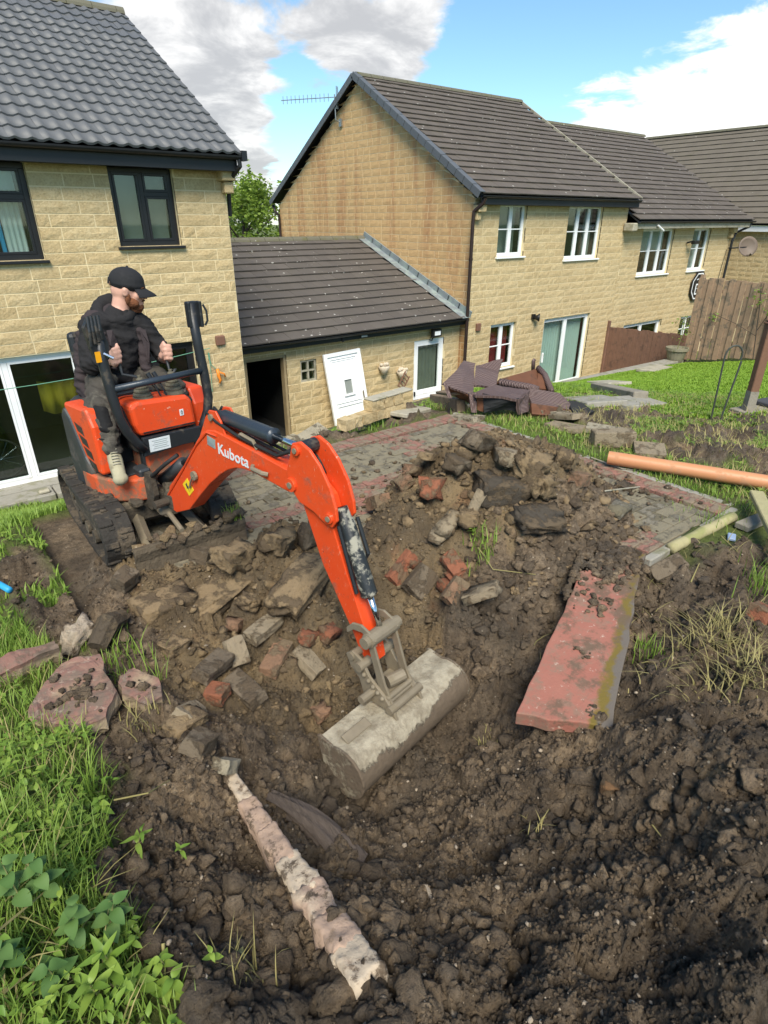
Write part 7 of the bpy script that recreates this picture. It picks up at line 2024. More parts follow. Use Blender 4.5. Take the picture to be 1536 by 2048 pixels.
        for v, a_, b_, l_ in zip(bm.verts, d1, d2, low): v.co = Vector((v.co.x * (1 + b_ * 4 * l_), v.co.y * (1 + b_ * 4 * l_), v.co.z + a_))
        b = MB(); b.bm(bm)
        me = bpy.data.meshes.new(name); me.from_pydata(b.v, [], b.f); a = me.attributes.new('tint', 'FLOAT', 'POINT')
        o = link_mesh(name, me, mat, None); o.matrix_local = T; tag(o, lab, cat, grp)
        TOPS.append((T, [Vector((p.x, p.y, thick / 2)) for p in P_]))
        return o
    slab_poly('concrete_slab', [(60, 1425), (130, 1340), (205, 1328), (216, 1372), (238, 1400), (212, 1450), (150, 1480), (70, 1448)], .11, 'red_rubble', 'large broken red-painted concrete slab with soil on it, on the left grass bank', 'slab', .07, (.06, -.12), 'red-painted concrete rubble')
    slab_poly('concrete_slab', [(240, 1372), (272, 1350), (322, 1372), (328, 1408), (298, 1430), (248, 1400)], .10, 'red_rubble', 'smaller red-painted concrete block right of the large red slab', 'slab', .06, (.02, -.15), 'red-painted concrete rubble')
    slab_poly('concrete_slab', [(-20, 1350), (40, 1320), (110, 1298), (122, 1312), (60, 1340), (0, 1368)], .14, 'red_rubble', 'long concrete kerb piece lying in the grass at the left photo edge', 'slab', .08, (.0, -.3), 'red-painted concrete rubble')
    rk(158, 1285, (.13, .10, .16), 'mortar_rubble', 'pale upright stone on the grass edge above the large red slab', (.2, .3, .5), grp='red-painted concrete rubble', lift=.04, sub=3)
    b = MB(); A, B = G(200, 1315), G(250, 1255); b.tube([A + Vector((0, 0, .06)), (A + B) / 2 + Vector((0, 0, .12)), B + Vector((0, 0, .07))], [.05, .06, .04], 7); tag(mk('soil_sod', b, 'soil_lump'), 'dark lifted strip of turf and soil beside the pale upright stone', 'sod')
    # the leaning red slab
    TL, TR, BL, BRr = ray_z(1160, 1150, .0), ray_z(1285, 1115, .02), ray_z(1033, 1432, -.12), ray_z(1225, 1458, -.10)
    c = (TL + TR + BL + BRr) / 4 + Vector((0, 0, -.016)); X = ((TL + TR) - (BL + BRr)).normalized(); nz = X.cross((TL + BL) - (TR + BRr)).normalized(); nz = nz if nz.z > 0 else -nz
    T = frame(c, X, nz); inv = T.inverted()
    q = [inv @ p for p in (BL, BRr, TR, TL)]
    lx0, lx1 = min(q[0].x, q[1].x), max(q[2].x, q[3].x); ly0, ly1 = min(p.y for p in q), max(p.y for p in q)
    r = random.Random(12); out = []
    N = 14
    def side(a, e, n, j): return [a.lerp(e, i / n) + Vector((r.uniform(-j, j), r.uniform(-j, j), 0)) for i in range(n)]
    q = [Vector((p.x, p.y, 0)) for p in q]
    ext = (q[2] - q[1]) * .02
    ring = side(q[0], q[1], 6, .012) + side(q[1], q[2] + ext, 12, .008) + side(q[2] + ext, q[3] + ext * .9, 5, .02) + side(q[3] + ext * .9, q[0], 12, .010)
    n = len(ring); vs = [p + Vector((0, 0, .03)) for p in ring] + [p * 1.0 + Vector((0, 0, -.05)) for p in ring]
    fs = [tuple(range(n)), tuple(range(2 * n - 1, n - 1, -1))] + [(i, n + i, n + (i + 1) % n, (i + 1) % n) for i in range(n)]
    me = bpy.data.meshes.new('concrete_slab'); me.from_pydata(vs, [], fs); me.attributes.new('tint', 'FLOAT', 'POINT')
    o = link_mesh('concrete_slab', me, 'red_slab', None); o.matrix_local = T; tag(o, 'long red-painted concrete path slab with a mossy edge right of the bucket', 'slab', 'red-painted concrete rubble')
    md = o.modifiers.new('bevel', 'BEVEL'); md.width = .006; md.segments = 2; md.limit_method = 'ANGLE'
    global RED_T, RED_BOX
    RED_T = T; RED_BOX = (lx0, lx1, ly0, ly1)
    # old footing: rough masonry pieces in line
    t = thing('brick_footing', 'line of pinkish-white broken masonry footing running through the dark soil', 'footing', G(600, 1760))
    way = [(432, 1520, 474, 1560), (470, 1560, 520, 1630), (515, 1628, 560, 1690), (555, 1690, 612, 1770), (608, 1768, 660, 1850), (655, 1848, 700, 1905), (695, 1900, 742, 1968)]
    Z0, Z1 = G(455, 1548).z + .008, G(744, 1968).z + .052
    for i, (x0, y0, x1, y1) in enumerate(way):
        x0, y0, x1, y1 = 455 + 289 * i / 7, 1548 + 420 * i / 7, 455 + 289 * (i + 1) / 7, 1548 + 420 * (i + 1) / 7; A = ray_z(x0, y0, Z0 + (Z1 - Z0) * i / 7); B = ray_z(x1, y1, Z0 + (Z1 - Z0) * (i + 1) / 7)
        wd = (.05, .066, .074, .082, .088, .09, .088)[i]
        T = frame((A + B) / 2 + Vector((0, 0, -.055)), B - A) @ Euler((.05 * math.sin(i), .0, .03 * math.cos(i * 2))).to_matrix().to_4x4()
        ob = masonry(T, (B - A).length * 1.10, wd * 1.05, .15, 40 + i)
        ob.parent = t; ob.matrix_local = wmat(t).inverted() @ T
    # buried dark plank
    A, B = G(540, 1598), G(722, 1738)
    n = 16; vs = []; fs = []
    dirv = (B - A).normalized(); sdv = dirv.cross(Vector((0, 0, 1))).normalized()
    for i in range(n + 1):
        u = i / n; c = A.lerp(B, u) + Vector((0, 0, .012 + .02 * math.sin(math.pi * u))) + sdv * (-.025 * math.sin(u * math.pi))
        w = .024 + .042 * u
        for k in range(7):
            v = k / 6 - .5; z = .012 * math.sin(k * 2.3 + u * 5) + (.010 if 0 < k < 6 else -.012)
            vs.append(c + sdv * (v * 2 * w) + Vector((0, 0, z)))
    for i in range(n):
        for k in range(6): q_ = i * 7 + k; fs.append((q_, q_ + 7, q_ + 8, q_ + 1))
    m0 = len(vs); vs += [Vector((v.x, v.y, v.z - .05)) for v in vs]; fs += [tuple(m0 + i for i in reversed(f)) for f in fs]
    b = MB(); b.add(vs, fs); o = mk('old_timber', b, 'buried_plank', smooth=True); tag(o, 'dark ridged strip of old timber half buried beside the footing', 'timber')
    # orange drain pipe
    A, B = ray_z(1216, 915, .08), ray_z(1620, 978, .06)
    d = (B - A).normalized(); t = thing('drain_pipe', 'orange plastic drain pipe lying on the grass beside the patio', 'pipe', A)
    b = MB(); T = frame(A, d); ro, ri = .058, .052
    b.add(*tube_ring(ro, ri, (B - A).length), T); mk('pipe_wall', b, 'pipe_orange', t, smooth=True)
    for o_ in t.children:
        md = o_.modifiers.new('s', 'EDGE_SPLIT'); md.split_angle = R(40)
    # round posts and battens
    def post(a, e, r_, mat, lab, lift=.05, flat=False):
        A, B = G(*a), G(*e); A.z += lift; B.z += lift; b = MB()
        if flat: b.box((0, 0, 0), ((B - A).length, r_ * 2.2, r_), frame((A + B) / 2, B - A), ch=.006)
        else:
            n_ = 8; b.tube([A.lerp(B, i / n_) + Vector((0, 0, .004 * math.sin(i * 2))) for i in range(n_ + 1)], [r_ * (1 + .04 * math.sin(i * 1.7)) for i in range(n_ + 1)], 14)
        tag(mk('timber_post', b, mat, smooth=not flat), lab, 'post', 'old garden timbers by the patio corner')
    post((1338, 1108), (1462, 1044), .038, 'round_post', 'pale rounded timber post lying beside the patio corner', .04)
    post((1502, 1020), (1560, 1150), .042, 'round_post', 'mossy timber slanting up at the right photo edge', .14, True)
    post((1480, 1062), (1580, 1020), .045, 'grey_board', 'grey timber lying under the mossy slanting timber', .03, True)
    b = MB(); A = G(1462, 1078); b.box((0, 0, .015), (.09, .05, .02), Matrix.Translation(A) @ Matrix.Rotation(.4, 4, 'Z'), ch=.004); tag(mk('plastic_scrap', b, 'plastic_blue'), 'small pale blue plastic scrap in the soil by the timbers', 'scrap')
    A, B = G(-30, 1168), G(22, 1190); b = MB(); b.tube([A + Vector((0, 0, .03)), (A + B) / 2 + Vector((0, 0, .05)), B + Vector((0, 0, .03))], .017, 10); tag(mk('hose', b, 'hose_blue', smooth=True), 'end of a bright blue hose in the grass at the left edge', 'hose')
def masonry(T, L, W, H, seed):
    """rough broken length of old masonry: uneven top, chipped edges"""
    nx, ny = 16, 8; X, Y = np.meshgrid(np.linspace(-.5, .5, nx + 1), np.linspace(-.5, .5, ny + 1), indexing='ij')
    px = X * L + fbm(X * 3, Y * 3, 1.7, 2, seed) * .012; e = 1 + fbm(X * L * 9 + seed, np.sign(Y) * 3 + 0 * X, 1.0, 4, seed + 3, .65) * .20
    py = Y * W * e; edge = np.clip((np.abs(Y) - .36) / .14, 0, 1) ** 2 + np.clip((np.abs(X) - .44) / .06, 0, 1) ** 2
    pz = H / 2 + fbm(px * 30 + seed, py * 30, 1.0, 3, seed + 5, .5) * .005 - edge * .005
    q, rnd_ = cell(px * 1.0 + seed, py, 20, seed); pz = pz + (rnd_ - .5) * .010 * (q < .55)
    top = np.stack([px, py, pz], -1).reshape(-1, 3); per = [i * (ny + 1) for i in range(nx + 1)] + [nx * (ny + 1) + j for j in range(1, ny + 1)] + [i * (ny + 1) + ny for i in range(nx - 1, -1, -1)] + [j for j in range(ny - 1, 0, -1)]
    vs = [tuple(v) for v in top]; n = len(vs); vs += [(top[k][0] * 1.0, top[k][1] * 1.06, -H / 2) for k in per]; m = ny + 1
    fs = [(i * m + j, (i + 1) * m + j, (i + 1) * m + j + 1, i * m + j + 1) for i in range(nx) for j in range(ny)]
    fs += [(per[k], n + k, n + (k + 1) % len(per), per[(k + 1) % len(per)]) for k in range(len(per))]
    me = bpy.data.meshes.new('masonry_piece'); me.from_pydata(vs, [], fs); a_ = me.attributes.new('tint', 'FLOAT', 'POINT'); a_.data.foreach_set('value', [(.05, .9, .35, .1, .8, .95, .2)[seed % 7]] * len(vs))
    me.polygons.foreach_set('use_smooth', [True] * len(me.polygons))
    o = link_mesh('masonry_piece', me, 'footing', None); o.matrix_local = T; return o
def tube_ring(ro, ri, L, seg=24, n=12):
    vs = []; fs = []
    for i in range(n + 1):
        x = L * i / n
        for k in range(seg): a = 2 * math.pi * k / seg; vs.append((x, ro * math.cos(a), ro * math.sin(a)))
    for i in range(n):
        for k in range(seg): k2 = (k + 1) % seg; fs.append((i * seg + k, (i + 1) * seg + k, (i + 1) * seg + k2, i * seg + k2))
    o = len(vs)
    for x in (0, L):
        for k in range(seg): a = 2 * math.pi * k / seg; vs.append((x, ri * math.cos(a), ri * math.sin(a)))
    for k in range(seg):
        k2 = (k + 1) % seg; fs.append((k, k2, o + k2, o + k)); e = n * seg; fs.append((e + k, o + seg + k, o + seg + k2, e + k2)); fs.append((o + k, o + k2, o + seg + k2, o + seg + k))
    return vs, fs
bricks()

# ------------------------------------------------------------------ loose soil: clods, crumbs and pebbles (real pieces, joined)
def clod_pool(n, seed, sub=3, jag=.35):
    pool = []; r = np.random.RandomState(seed)
    for i in range(n):
        bm = bmesh.new(); bmesh.ops.create_icosphere(bm, subdivisions=sub, radius=1)
        co = np.array([v.co[:] for v in bm.verts]); F = np.array([[v.index for v in f.verts] for f in bm.faces]); bm.free()
        q = fbm(co[:, 0] + i * 3.1, co[:, 1] + co[:, 2] * 1.3 + i, 1.1, 3, i + seed, .6)
        co = co * (1 + jag * q)[:, None] * (np.array([1, r.uniform(.65, 1), r.uniform(.5, .8)]))
        pool.append((co, F))
    return pool
def scatter(name, pool, pos, size, mat, seed, label, smooth=True, extra_z=.0, attrs=None, stretch=None):
    r = np.random.RandomState(seed); Vs = []; Fs = []; tint = []; n0 = 0; ex = {k: [] for k in (attrs or {})}
    for i in range(len(pos)):
        co, F = pool[i % len(pool)]
        a, t = r.uniform(0, 6.28), r.uniform(-.6, .6); ca, sa, ct, st_ = math.cos(a), math.sin(a), math.cos(t), math.sin(t)
        Rm = np.array([[ca, -sa * ct, sa * st_], [sa, ca * ct, -ca * st_], [0, st_, ct]])
        Vs.append((co * size[i]) @ Rm.T + pos[i]); Fs.append(F + n0); n0 += len(co); tint.append(np.full(len(co), r.rand()))
        for k in ex: ex[k].append(np.full(len(co), attrs[k][i]))
    at = {'tint': np.concatenate(tint)}; at.update({k: np.concatenate(v) for k, v in ex.items()})
    o = big_mesh(name, np.concatenate(Vs), np.concatenate(Fs), mat, at, smooth=smooth)
    tag(o, label, kind='stuff'); return o
def loose_soil():
    r = np.random.RandomState(3)
    # candidates, denser near the camera
    def cand(n, rmax, rmin=.45):
        rr = rmin * (rmax / rmin) ** r.rand(n); a = YAW + np.radians(r.uniform(-50, 50, n)); x = rr * np.sin(a); y = rr * np.cos(a); return x, y, rr
    def keepers(x, y, thr=.5):
        so = soil_mask(x, y); inp = (x > PATIO[0]) & (x < PATIO[2]) & (y > PATIO[1]) & (y < PATIO[3]); sd = poly_sd(x, y, SOIL)
        so = np.where(inp, sstep(sd, .10, -.1), so); return so
    x, y, rr = cand(16000, 6.0); k = keepers(x, y) > r.rand(len(x)); 
    dens = sstep(fbm(x, y, 1.7, 3, 77), -.25, .25); k &= dens > r.rand(len(x)) * .9
    mach = (np.abs(x - DCX) < .5) & (np.abs(y - DCY) < .68); k &= ~mach
    x, y, rr = x[k], y[k], rr[k]; z = ground_h(x, y)
    s = .005 + .024 * r.rand(len(x)) ** 3.2 + .003 * rr * r.rand(len(x)); s = np.minimum(s, .05)
    cl = clay_mask(x, y)
    scatter('soil_clods', clod_pool(20, 5, 1, .8), np.stack([x, y, z + s * .05], 1), s, 'ground', 5, 'crumbled dark clods of dug soil', smooth=False, attrs={'soil': np.ones(len(x)), 'clay': np.clip(cl * .9 + r.uniform(-.15, .15, len(x)), 0, 1)})
    hull = []
    for i in range(10):
        bm = bmesh.new(); q = random.Random(i)
        for _ in range(14): bm.verts.new((q.uniform(-1, 1), q.uniform(-.8, .8), q.uniform(-.6, .6)))
        res = bmesh.ops.convex_hull(bm, input=bm.verts[:]); bmesh.ops.delete(bm, geom=[g for g in res['geom_interior'] if isinstance(g, bmesh.types.BMVert)], context='VERTS'); bmesh.ops.triangulate(bm, faces=bm.faces[:])
        for i2, v in enumerate(bm.verts): v.index = i2
        hull.append((np.array([v.co[:] for v in bm.verts]), np.array([[v.index for v in f.verts] for f in bm.faces]))); bm.free()
    # hand-sized broken lumps
    big = []
    for i in range(12):
        bm = bmesh.new(); q = random.Random(100 + i)
        for _ in range(16): v = Vector((q.gauss(0, 1), q.gauss(0, 1), q.gauss(0, 1))).normalized(); bm.verts.new((v.x * q.uniform(.7, 1.2), v.y * q.uniform(.6, 1), v.z * q.uniform(.45, .8)))
        res = bmesh.ops.convex_hull(bm, input=bm.verts[:]); bmesh.ops.delete(bm, geom=[g for g in res['geom_interior'] if isinstance(g, bmesh.types.BMVert)], context='VERTS')
        bmesh.ops.subdivide_edges(bm, edges=bm.edges[:], cuts=2, use_grid_fill=True); bmesh.ops.triangulate(bm, faces=bm.faces[:])
        co = np.array([v.co[:] for v in bm.verts]); 
        for i2, v in enumerate(bm.verts): v.index = i2
        F = np.array([[v.index for v in f.verts] for f in bm.faces]); bm.free()
        d = fbm(co[:, 0] + i * 5.1, co[:, 1] + co[:, 2] * 1.4, 2.2, 4, 200 + i, .65); co = co * (1 + .22 * d)[:, None]; big.append((co, F))
    x, y, rr = cand(2400, 4.8, .6); k = keepers(x, y) > .5; k &= fbm(x, y, 1.3, 3, 88) > -.05; k &= ~((np.abs(x - DCX) < .55) & (np.abs(y - DCY) < .8)); x, y, rr = x[k], y[k], rr[k]; z = ground_h(x, y)
    s = .016 + .045 * r.rand(len(x)) ** 2.2; cl = clay_mask(x, y)
    scatter('soil_lumps', big, np.stack([x, y, z - s * .05], 1), s, 'ground', 15, 'hand-sized broken lumps of dug soil', attrs={'soil': np.ones(len(x)), 'clay': np.clip(cl * .9 + r.uniform(-.2, .2, len(x)), 0, 1)})
    x, y, rr = cand(52000, 5.5); k = keepers(x, y) > r.rand(len(x)); k &= ~((np.abs(x - DCX) < .45) & (np.abs(y - DCY) < .6)); x, y, rr = x[k], y[k], rr[k]; z = ground_h(x, y)
    s = .003 + .007 * r.rand(len(x)) ** 2 + .0012 * rr; cl = clay_mask(x, y)
    scatter('soil_crumbs', hull, np.stack([x, y, z + s * .2], 1), s, 'ground', 6, 'fine crumbs of dug soil', attrs={'soil': np.ones(len(x)), 'clay': np.clip(cl + r.uniform(-.2, .2, len(x)), 0, 1)}, smooth=False)
    x, y, rr = cand(2600, 6.0); k = keepers(x, y) > .5 + .4 * r.rand(len(x)); x, y, rr = x[k], y[k], rr[k]; z = ground_h(x, y); s = .0025 + .010 * r.rand(len(x)) ** 3.5
    scatter('pebbles', clod_pool(8, 19, 1, .3), np.stack([x, y, z + s * .3], 1), s, 'mortar_rubble', 7, 'small pale pebbles and mortar crumbs in the soil', smooth=False)
    # stony crumbs in the spoil
    n = 900; a = r.uniform(-1, 1, (n, 2)); x = 3.0 + a[:, 0] * 1.3; y = 2.6 + a[:, 1] * 1.0; k = heap(x, y) > .03; x, y = x[k], y[k]; z = ground_h(x, y); s = .012 + .045 * r.rand(len(x)) ** 2.2
    scatter('heap_rubble', hull, np.stack([x, y, z + s * .25], 1), s, 'clay_lump', 8, 'small broken stones and clay bits on the spoil heap', smooth=False)
    x = r.uniform(.7, 2.6, 420); y = r.uniform(2.0, 3.3, 420); k = clay_mask(x, y) > .5; x, y = x[k], y[k]; z = ground_h(x, y); s = .010 + .030 * r.rand(len(x)) ** 2.4
    scatter('hollow_rubble', hull, np.stack([x, y, z + s * .2], 1), s, 'clay_lump', 9, 'small clay bits and stones in the hollow', smooth=False)
    n = 420; a, b_ = r.rand(n), r.normal(size=n); x = 2.15 + 1.25 * a + b_ * .22; y = 1.35 + .75 * a - b_ * .30; z = ground_h(x, y); k = poly_sd(x, y, SOIL) < -.05; x, y, z = x[k], y[k], z[k]; n = len(x)
    scatter('soil_lumps', big, np.stack([x, y, z], 1), .018 + .042 * r.rand(n) ** 1.8, 'ground', 17, 'dark clumped lumps tumbled between the heap and the red slab', attrs={'soil': np.ones(n), 'clay': np.clip(r.uniform(-.4, .35, n), 0, 1)})
    # earth riding on the dozer blade
    n = 46; P_ = np.array([(MT @ Vector((r.uniform(.60, .71), r.uniform(-.26, .42), .15 + r.uniform(-.02, .03))))[:] for _ in range(n)]); P_[:, 2] += .05 * np.clip((P_[:, 0] - 1.1) / .35, 0, 1)
    scatter('blade_soil', big, P_, .018 + .04 * r.rand(n) ** 1.6, 'ground', 16, 'lumps of earth lying along the dozer blade', attrs={'soil': np.ones(n), 'clay': r.uniform(.2, .9, n)})
    # lumps on the red slab
    n = 420; W_ = RED_BOX[3] - RED_BOX[2]; L_ = RED_BOX[1] - RED_BOX[0]
    cc = np.array([(.97, .5, .10), (.95, .8, .10), (.93, .25, .08), (.84, .88, .12), (.80, .6, .07), (.70, .95, .09), (.62, .45, .05), (.58, .6, .04), (.35, .62, .02), (.33, .5, .02), (.88, .45, .09), (.76, .3, .04)])
    wt = np.array([5, 5, 4, 5, 2, 3, 1.5, 1, .4, .4, 3, .7]); ci = r.choice(len(cc), n, p=wt / wt.sum())
    lx = RED_BOX[0] + L_ * np.clip(cc[ci, 0] + r.normal(size=n) * cc[ci, 2] * .6, 0, 1); ly = RED_BOX[2] + W_ * np.clip(cc[ci, 1] + r.normal(size=n) * cc[ci, 2] * 1.6, .03, .97)
    P_ = np.array([(RED_T @ Vector((lx[i], ly[i], .035)))[:] for i in range(n)]); s = (.005 + .034 * r.rand(n) ** 2.2) * (.5 + .5 * (lx - RED_BOX[0]) / (RED_BOX[1] - RED_BOX[0]))
    scatter('slab_clods', clod_pool(8, 25, 2, .6), P_, s, 'ground', 12, 'dark clods fallen on the red concrete slab', attrs={'soil': np.ones(n), 'clay': np.zeros(n)})
    # soil spilt on the broken red slabs
    pts = []
    for T, ring in TOPS[:2]:
        c = sum(ring, Vector()) / len(ring)
        for _ in range(70 if T is TOPS[0][0] else 14):
            e = ring[r.randint(len(ring))]; u = abs(r.normal()) * .33; pts.append((T @ (c.lerp(e, min(u, .85)) + Vector((0, 0, .004))))[:])
    n = len(pts); scatter('slab_soil', clod_pool(8, 45, 2, .7), np.array(pts), .005 + .020 * r.rand(n) ** 2, 'ground', 18, 'dark soil lying on the broken red slabs of the left bank', attrs={'soil': np.ones(n), 'clay': np.zeros(n)})
    # crumbs and litter over the paving
    n = 1500; x = r.uniform(1.4, 4.5, n); y = r.uniform(1.7, 4.5, n); sd = poly_sd(x, y, SOIL); k = (sd > 0) & (np.exp(-sd / .35) > r.rand(n)); x, y = x[k], y[k]; s = .006 + .026 * r.rand(len(x)) ** 2.5
    scatter('paving_crumbs', clod_pool(8, 35, 2, .6), np.stack([x, y, s * .3 + .002], 1), s, 'ground', 13, 'soil crumbs spilt over the paving', attrs={'soil': np.ones(len(x)), 'clay': r.rand(len(x)) * .8})
loose_soil()
# ------------------------------------------------------------------ grass, weeds and leafy plants
def blades(name, x, y, h, w, mat, seed, label, lean=.5, lift=0., seg=3, zs=None):
    r = np.random.RandomState(seed); n = len(x); z = (ground_h(x, y) if zs is None else zs) + lift
    a = r.uniform(0, 2 * np.pi, n); bend = r.uniform(.15, 1.0, n) * lean; rows = []
    dx, dy = np.cos(a), np.sin(a); px, py = -dy, dx
    # blades are turned a little at random, not towards any viewer
    for i in range(seg + 1):
        t = i / seg; off = h * bend * t * t; hz = h * t * (1 - .25 * bend * t); ww = w * (1 - t) ** .7 * .5 + (0 if i == seg else .0004)
        cx, cy, cz = x + dx * off, y + dy * off, z + hz
        rows.append(np.stack([cx - px * ww, cy - py * ww, cz], 1)); rows.append(np.stack([cx + px * ww, cy + py * ww, cz], 1))
    V = np.stack(rows, 1).reshape(-1, 3); k = 2 * (seg + 1); base = np.arange(n)[:, None] * k; F = []
    for i in range(seg): F.append(np.stack([base[:, 0] + 2 * i, base[:, 0] + 2 * i + 1, base[:, 0] + 2 * i + 3, base[:, 0] + 2 * i + 2], 1))
    t = np.clip(.5 + .5 * fbm(x, y, 3.0, 3, seed) + r.uniform(-.3, .3, n), 0, 1)
    o = big_mesh(name, V, np.concatenate(F), mat, {'tint': np.repeat(t, k)}); tag(o, label, kind='stuff'); return o
def leaf_mesh(L, W, seg=5, curl=.2, tint=.5, fold=.25):
    vs = []; fs = []
    for i in range(seg + 1):
        t = i / seg; w = W * .5 * (math.sin(math.pi * min(1, t * 1.02) ** .75) ** .9 if 0 < t < 1 else 0.02); x = L * t; z = -curl * L * t * t + .06 * L * math.sin(t * 6)
        vs += [(x, -w, z + fold * w), (x, 0, z), (x, w, z + fold * w)]
    for i in range(seg):
        q = 3 * i; fs += [(q, q + 3, q + 4, q + 1), (q + 1, q + 4, q + 5, q + 2)]
    return vs, fs
def weeds(name, x, y, size, mat, seed, label, per=5, h=(.02, .12)):
    """low ground-cover: whorls of small leaves on short stems"""
    r = np.random.RandomState(seed); z0 = ground_h(x, y); lv, lf = leaf_mesh(1, .5, 3, .25); lv = np.array(lv); lf = np.array(lf); V = []; F = []; T = []; n0 = 0
    for i in range(len(x)):
        hh = r.uniform(*h); tt = r.rand(); k = per + r.randint(-1, 2)
        for q in range(k):
            a = 2 * np.pi * q / k + r.uniform(-.4, .4); s = size * r.uniform(.6, 1.25); el = r.uniform(-.1, .7); ca, sa, ce, se = math.cos(a), math.sin(a), math.cos(el), math.sin(el)
            Rm = np.array([[ca * ce, -sa, -ca * se], [sa * ce, ca, -sa * se], [se, 0, ce]])
            V.append(lv * s @ Rm.T + np.array([x[i] + r.normal() * .01, y[i] + r.normal() * .01, z0[i] + hh * r.uniform(.6, 1.05)])); F.append(lf + n0); n0 += len(lv); T.append(np.full(len(lv), np.clip(tt + r.uniform(-.2, .2), 0, 1)))
    o = big_mesh(name, np.concatenate(V), np.concatenate(F), mat, {'tint': np.concatenate(T)}, smooth=True); tag(o, label, kind='stuff'); return o
def plants():
    r = np.random.RandomState(8)
    def pick(n, x0, x1, y0, y1, thr=.45, mod=None):
        x = r.uniform(x0, x1, n); y = r.uniform(y0, y1, n); k = (1 - soil_mask(x, y)) > thr + .3 * r.rand(n)
        k &= ~((np.abs(x - DCX) < .5) & (np.abs(y - DCY) < .68))
        if mod is not None: k &= mod(x, y) > r.rand(n)
        return x[k], y[k]
    # near left bank
    x, y = pick(42000, -1.1, .75, .35, 3.2, mod=lambda x, y: .35 + .65 * sstep(fbm(x, y, 1.8, 3, 5), -.3, .3)); n = len(x)
    long_ = sstep(np.hypot(x - .10, y - 1.62), .55, .15)
    hgt = (.05 + .07 * r.rand(n)) * (1 + 1.0 * long_ * r.rand(n)); blades('grass', x, y, hgt, 0.0032 + .0022 * r.rand(n), 'grass_blade', 1, 'long grass on the near left bank', .8)
    x, y = pick(2300, -1.1, .75, .35, 3.2); n = len(x); blades('dry_grass', x, y, .06 + .09 * r.rand(n), .004 + .002 * r.rand(n), 'grass_dry', 2, 'dry straw in the left grass bank', 1.5)
    x, y = pick(60000, -2.4, .9, 3.0, 10.1, mod=lambda x, y: .4 + .6 * sstep(fbm(x, y, 1.3, 3, 6), -.35, .25)); n = len(x); blades('grass', x, y, .04 + .06 * r.rand(n), .006 + .004 * r.rand(n) + .0009 * y, 'grass_blade', 3, 'rough grass left of the digger', .8, seg=2)
    x, y = pick(1500, -1.0, .55, .4, 2.2, mod=lambda x, y: .25 + .75 * sstep(fbm(x, y, 2.2, 2, 15), -.1, .25)); weeds('weeds', x, y, .026, 'weed_leaf', 4, 'low leafy weeds on the near left bank', 5, (.03, .13))
    x, y = pick(1500, -1.6, .5, 2.1, 4.6, mod=lambda x, y: sstep(fbm(x, y, 1.6, 2, 16), -.1, .3)); weeds('weeds', x, y, .032, 'weed_leaf', 5, 'leafy weeds in the grass left of the digger', 5, (.02, .07))
    # lawn and rough ground on the right
    x = r.uniform(5.0, 18.6, 420000); y = r.uniform(1.2, 8.85, len(x)); so = soil_mask(x, y)
    lawn = sstep(x + (y - 3.5) * .3, 6.7, 7.6); k = (lawn * (1 - so) > r.rand(len(x))) & (np.abs(np.degrees(np.arctan2(x, y)) - 65) < 22) & (r.rand(len(x)) < np.minimum(1, 8.5 / np.hypot(x, y))); x, y = x[k], y[k]; n = len(x)
    blades('lawn', x, y, .024 + .022 * r.rand(n), .012 + .0020 * np.hypot(x, y), 'lawn_blade', 6, 'bright green mown lawn grass', .9, seg=1)
    x = r.uniform(4.58, 9.5, 42000); y = r.uniform(.8, 5.4, len(x)); so = soil_mask(x, y); k = ((1 - so) > .25 + .5 * r.rand(len(x))) & (.25 + .75 * sstep(fbm(x, y, 1.2, 3, 18), -.35, .2) > r.rand(len(x))); x, y = x[k], y[k]; n = len(x)
    blades('grass', x, y, .025 + .055 * r.rand(n), .005 + .004 * r.rand(n), 'grass_blade', 7, 'rough long grass beside the patio', .9)
    n = 6000; x = r.uniform(4.7, 9.0, n); y = r.uniform(.6, 5.2, n); blades('dry_grass', x, y, .05 + .07 * r.rand(n), .006 + .004 * r.rand(n), 'grass_dry', 8, 'dead straw over the rough ground on the right', 1.8, seg=2)
    n = 900; x = r.uniform(2.3, 5.4, n); y = r.uniform(.1, 1.6, n); k = fbm(x, y, 1.6, 3, 29) > -.05; x, y = x[k], y[k]; n = len(x); blades('dry_grass', x, y, .03 + .08 * r.rand(n), .003 + .003 * r.rand(n), 'grass_dry', 18, 'straw and dead roots in the soil right of the red slab', 2.4, seg=3)
    x, y = pick(1500, 4.9, 9.5, 1.5, 5.2, .2); weeds('weeds', x, y, .04, 'weed_leaf', 9, 'weeds in the rough ground by the orange pipe', 5, (.02, .06))
    x, y = pick(9000, 1.9, 9.5, 4.68, 8.2, .3, mod=lambda x, y: sstep(fbm(x, y, 1.0, 3, 19), -.1, .25)); n = len(x); blades('grass', x, y, .06 + .08 * r.rand(n), .009 + .006 * r.rand(n), 'grass_blade', 10, 'grass growing in the litter behind the patio', .8, seg=2)
    x, y = pick(500, 2.2, 9, 4.68, 7.5, .2); weeds('weeds', x, y, .06, 'weed_leaf', 11, 'weeds between the boards behind the patio', 5, (.03, .1))
    # tufts
    n = 70; q_ = np.array([(MT @ Vector((r.normal(.69, .02), r.normal(.36, .03), .17)))[:] for _ in range(n)]); o = blades('grass_tuft', q_[:, 0], q_[:, 1], .10 * (.5 + .7 * r.rand(n)), np.full(n, .005), 'grass_blade', 77, '', .8, zs=q_[:, 2]); del o['kind']; tag(o, 'fresh grass tuft on the dozer blade end by the right track', 'grass tuft')
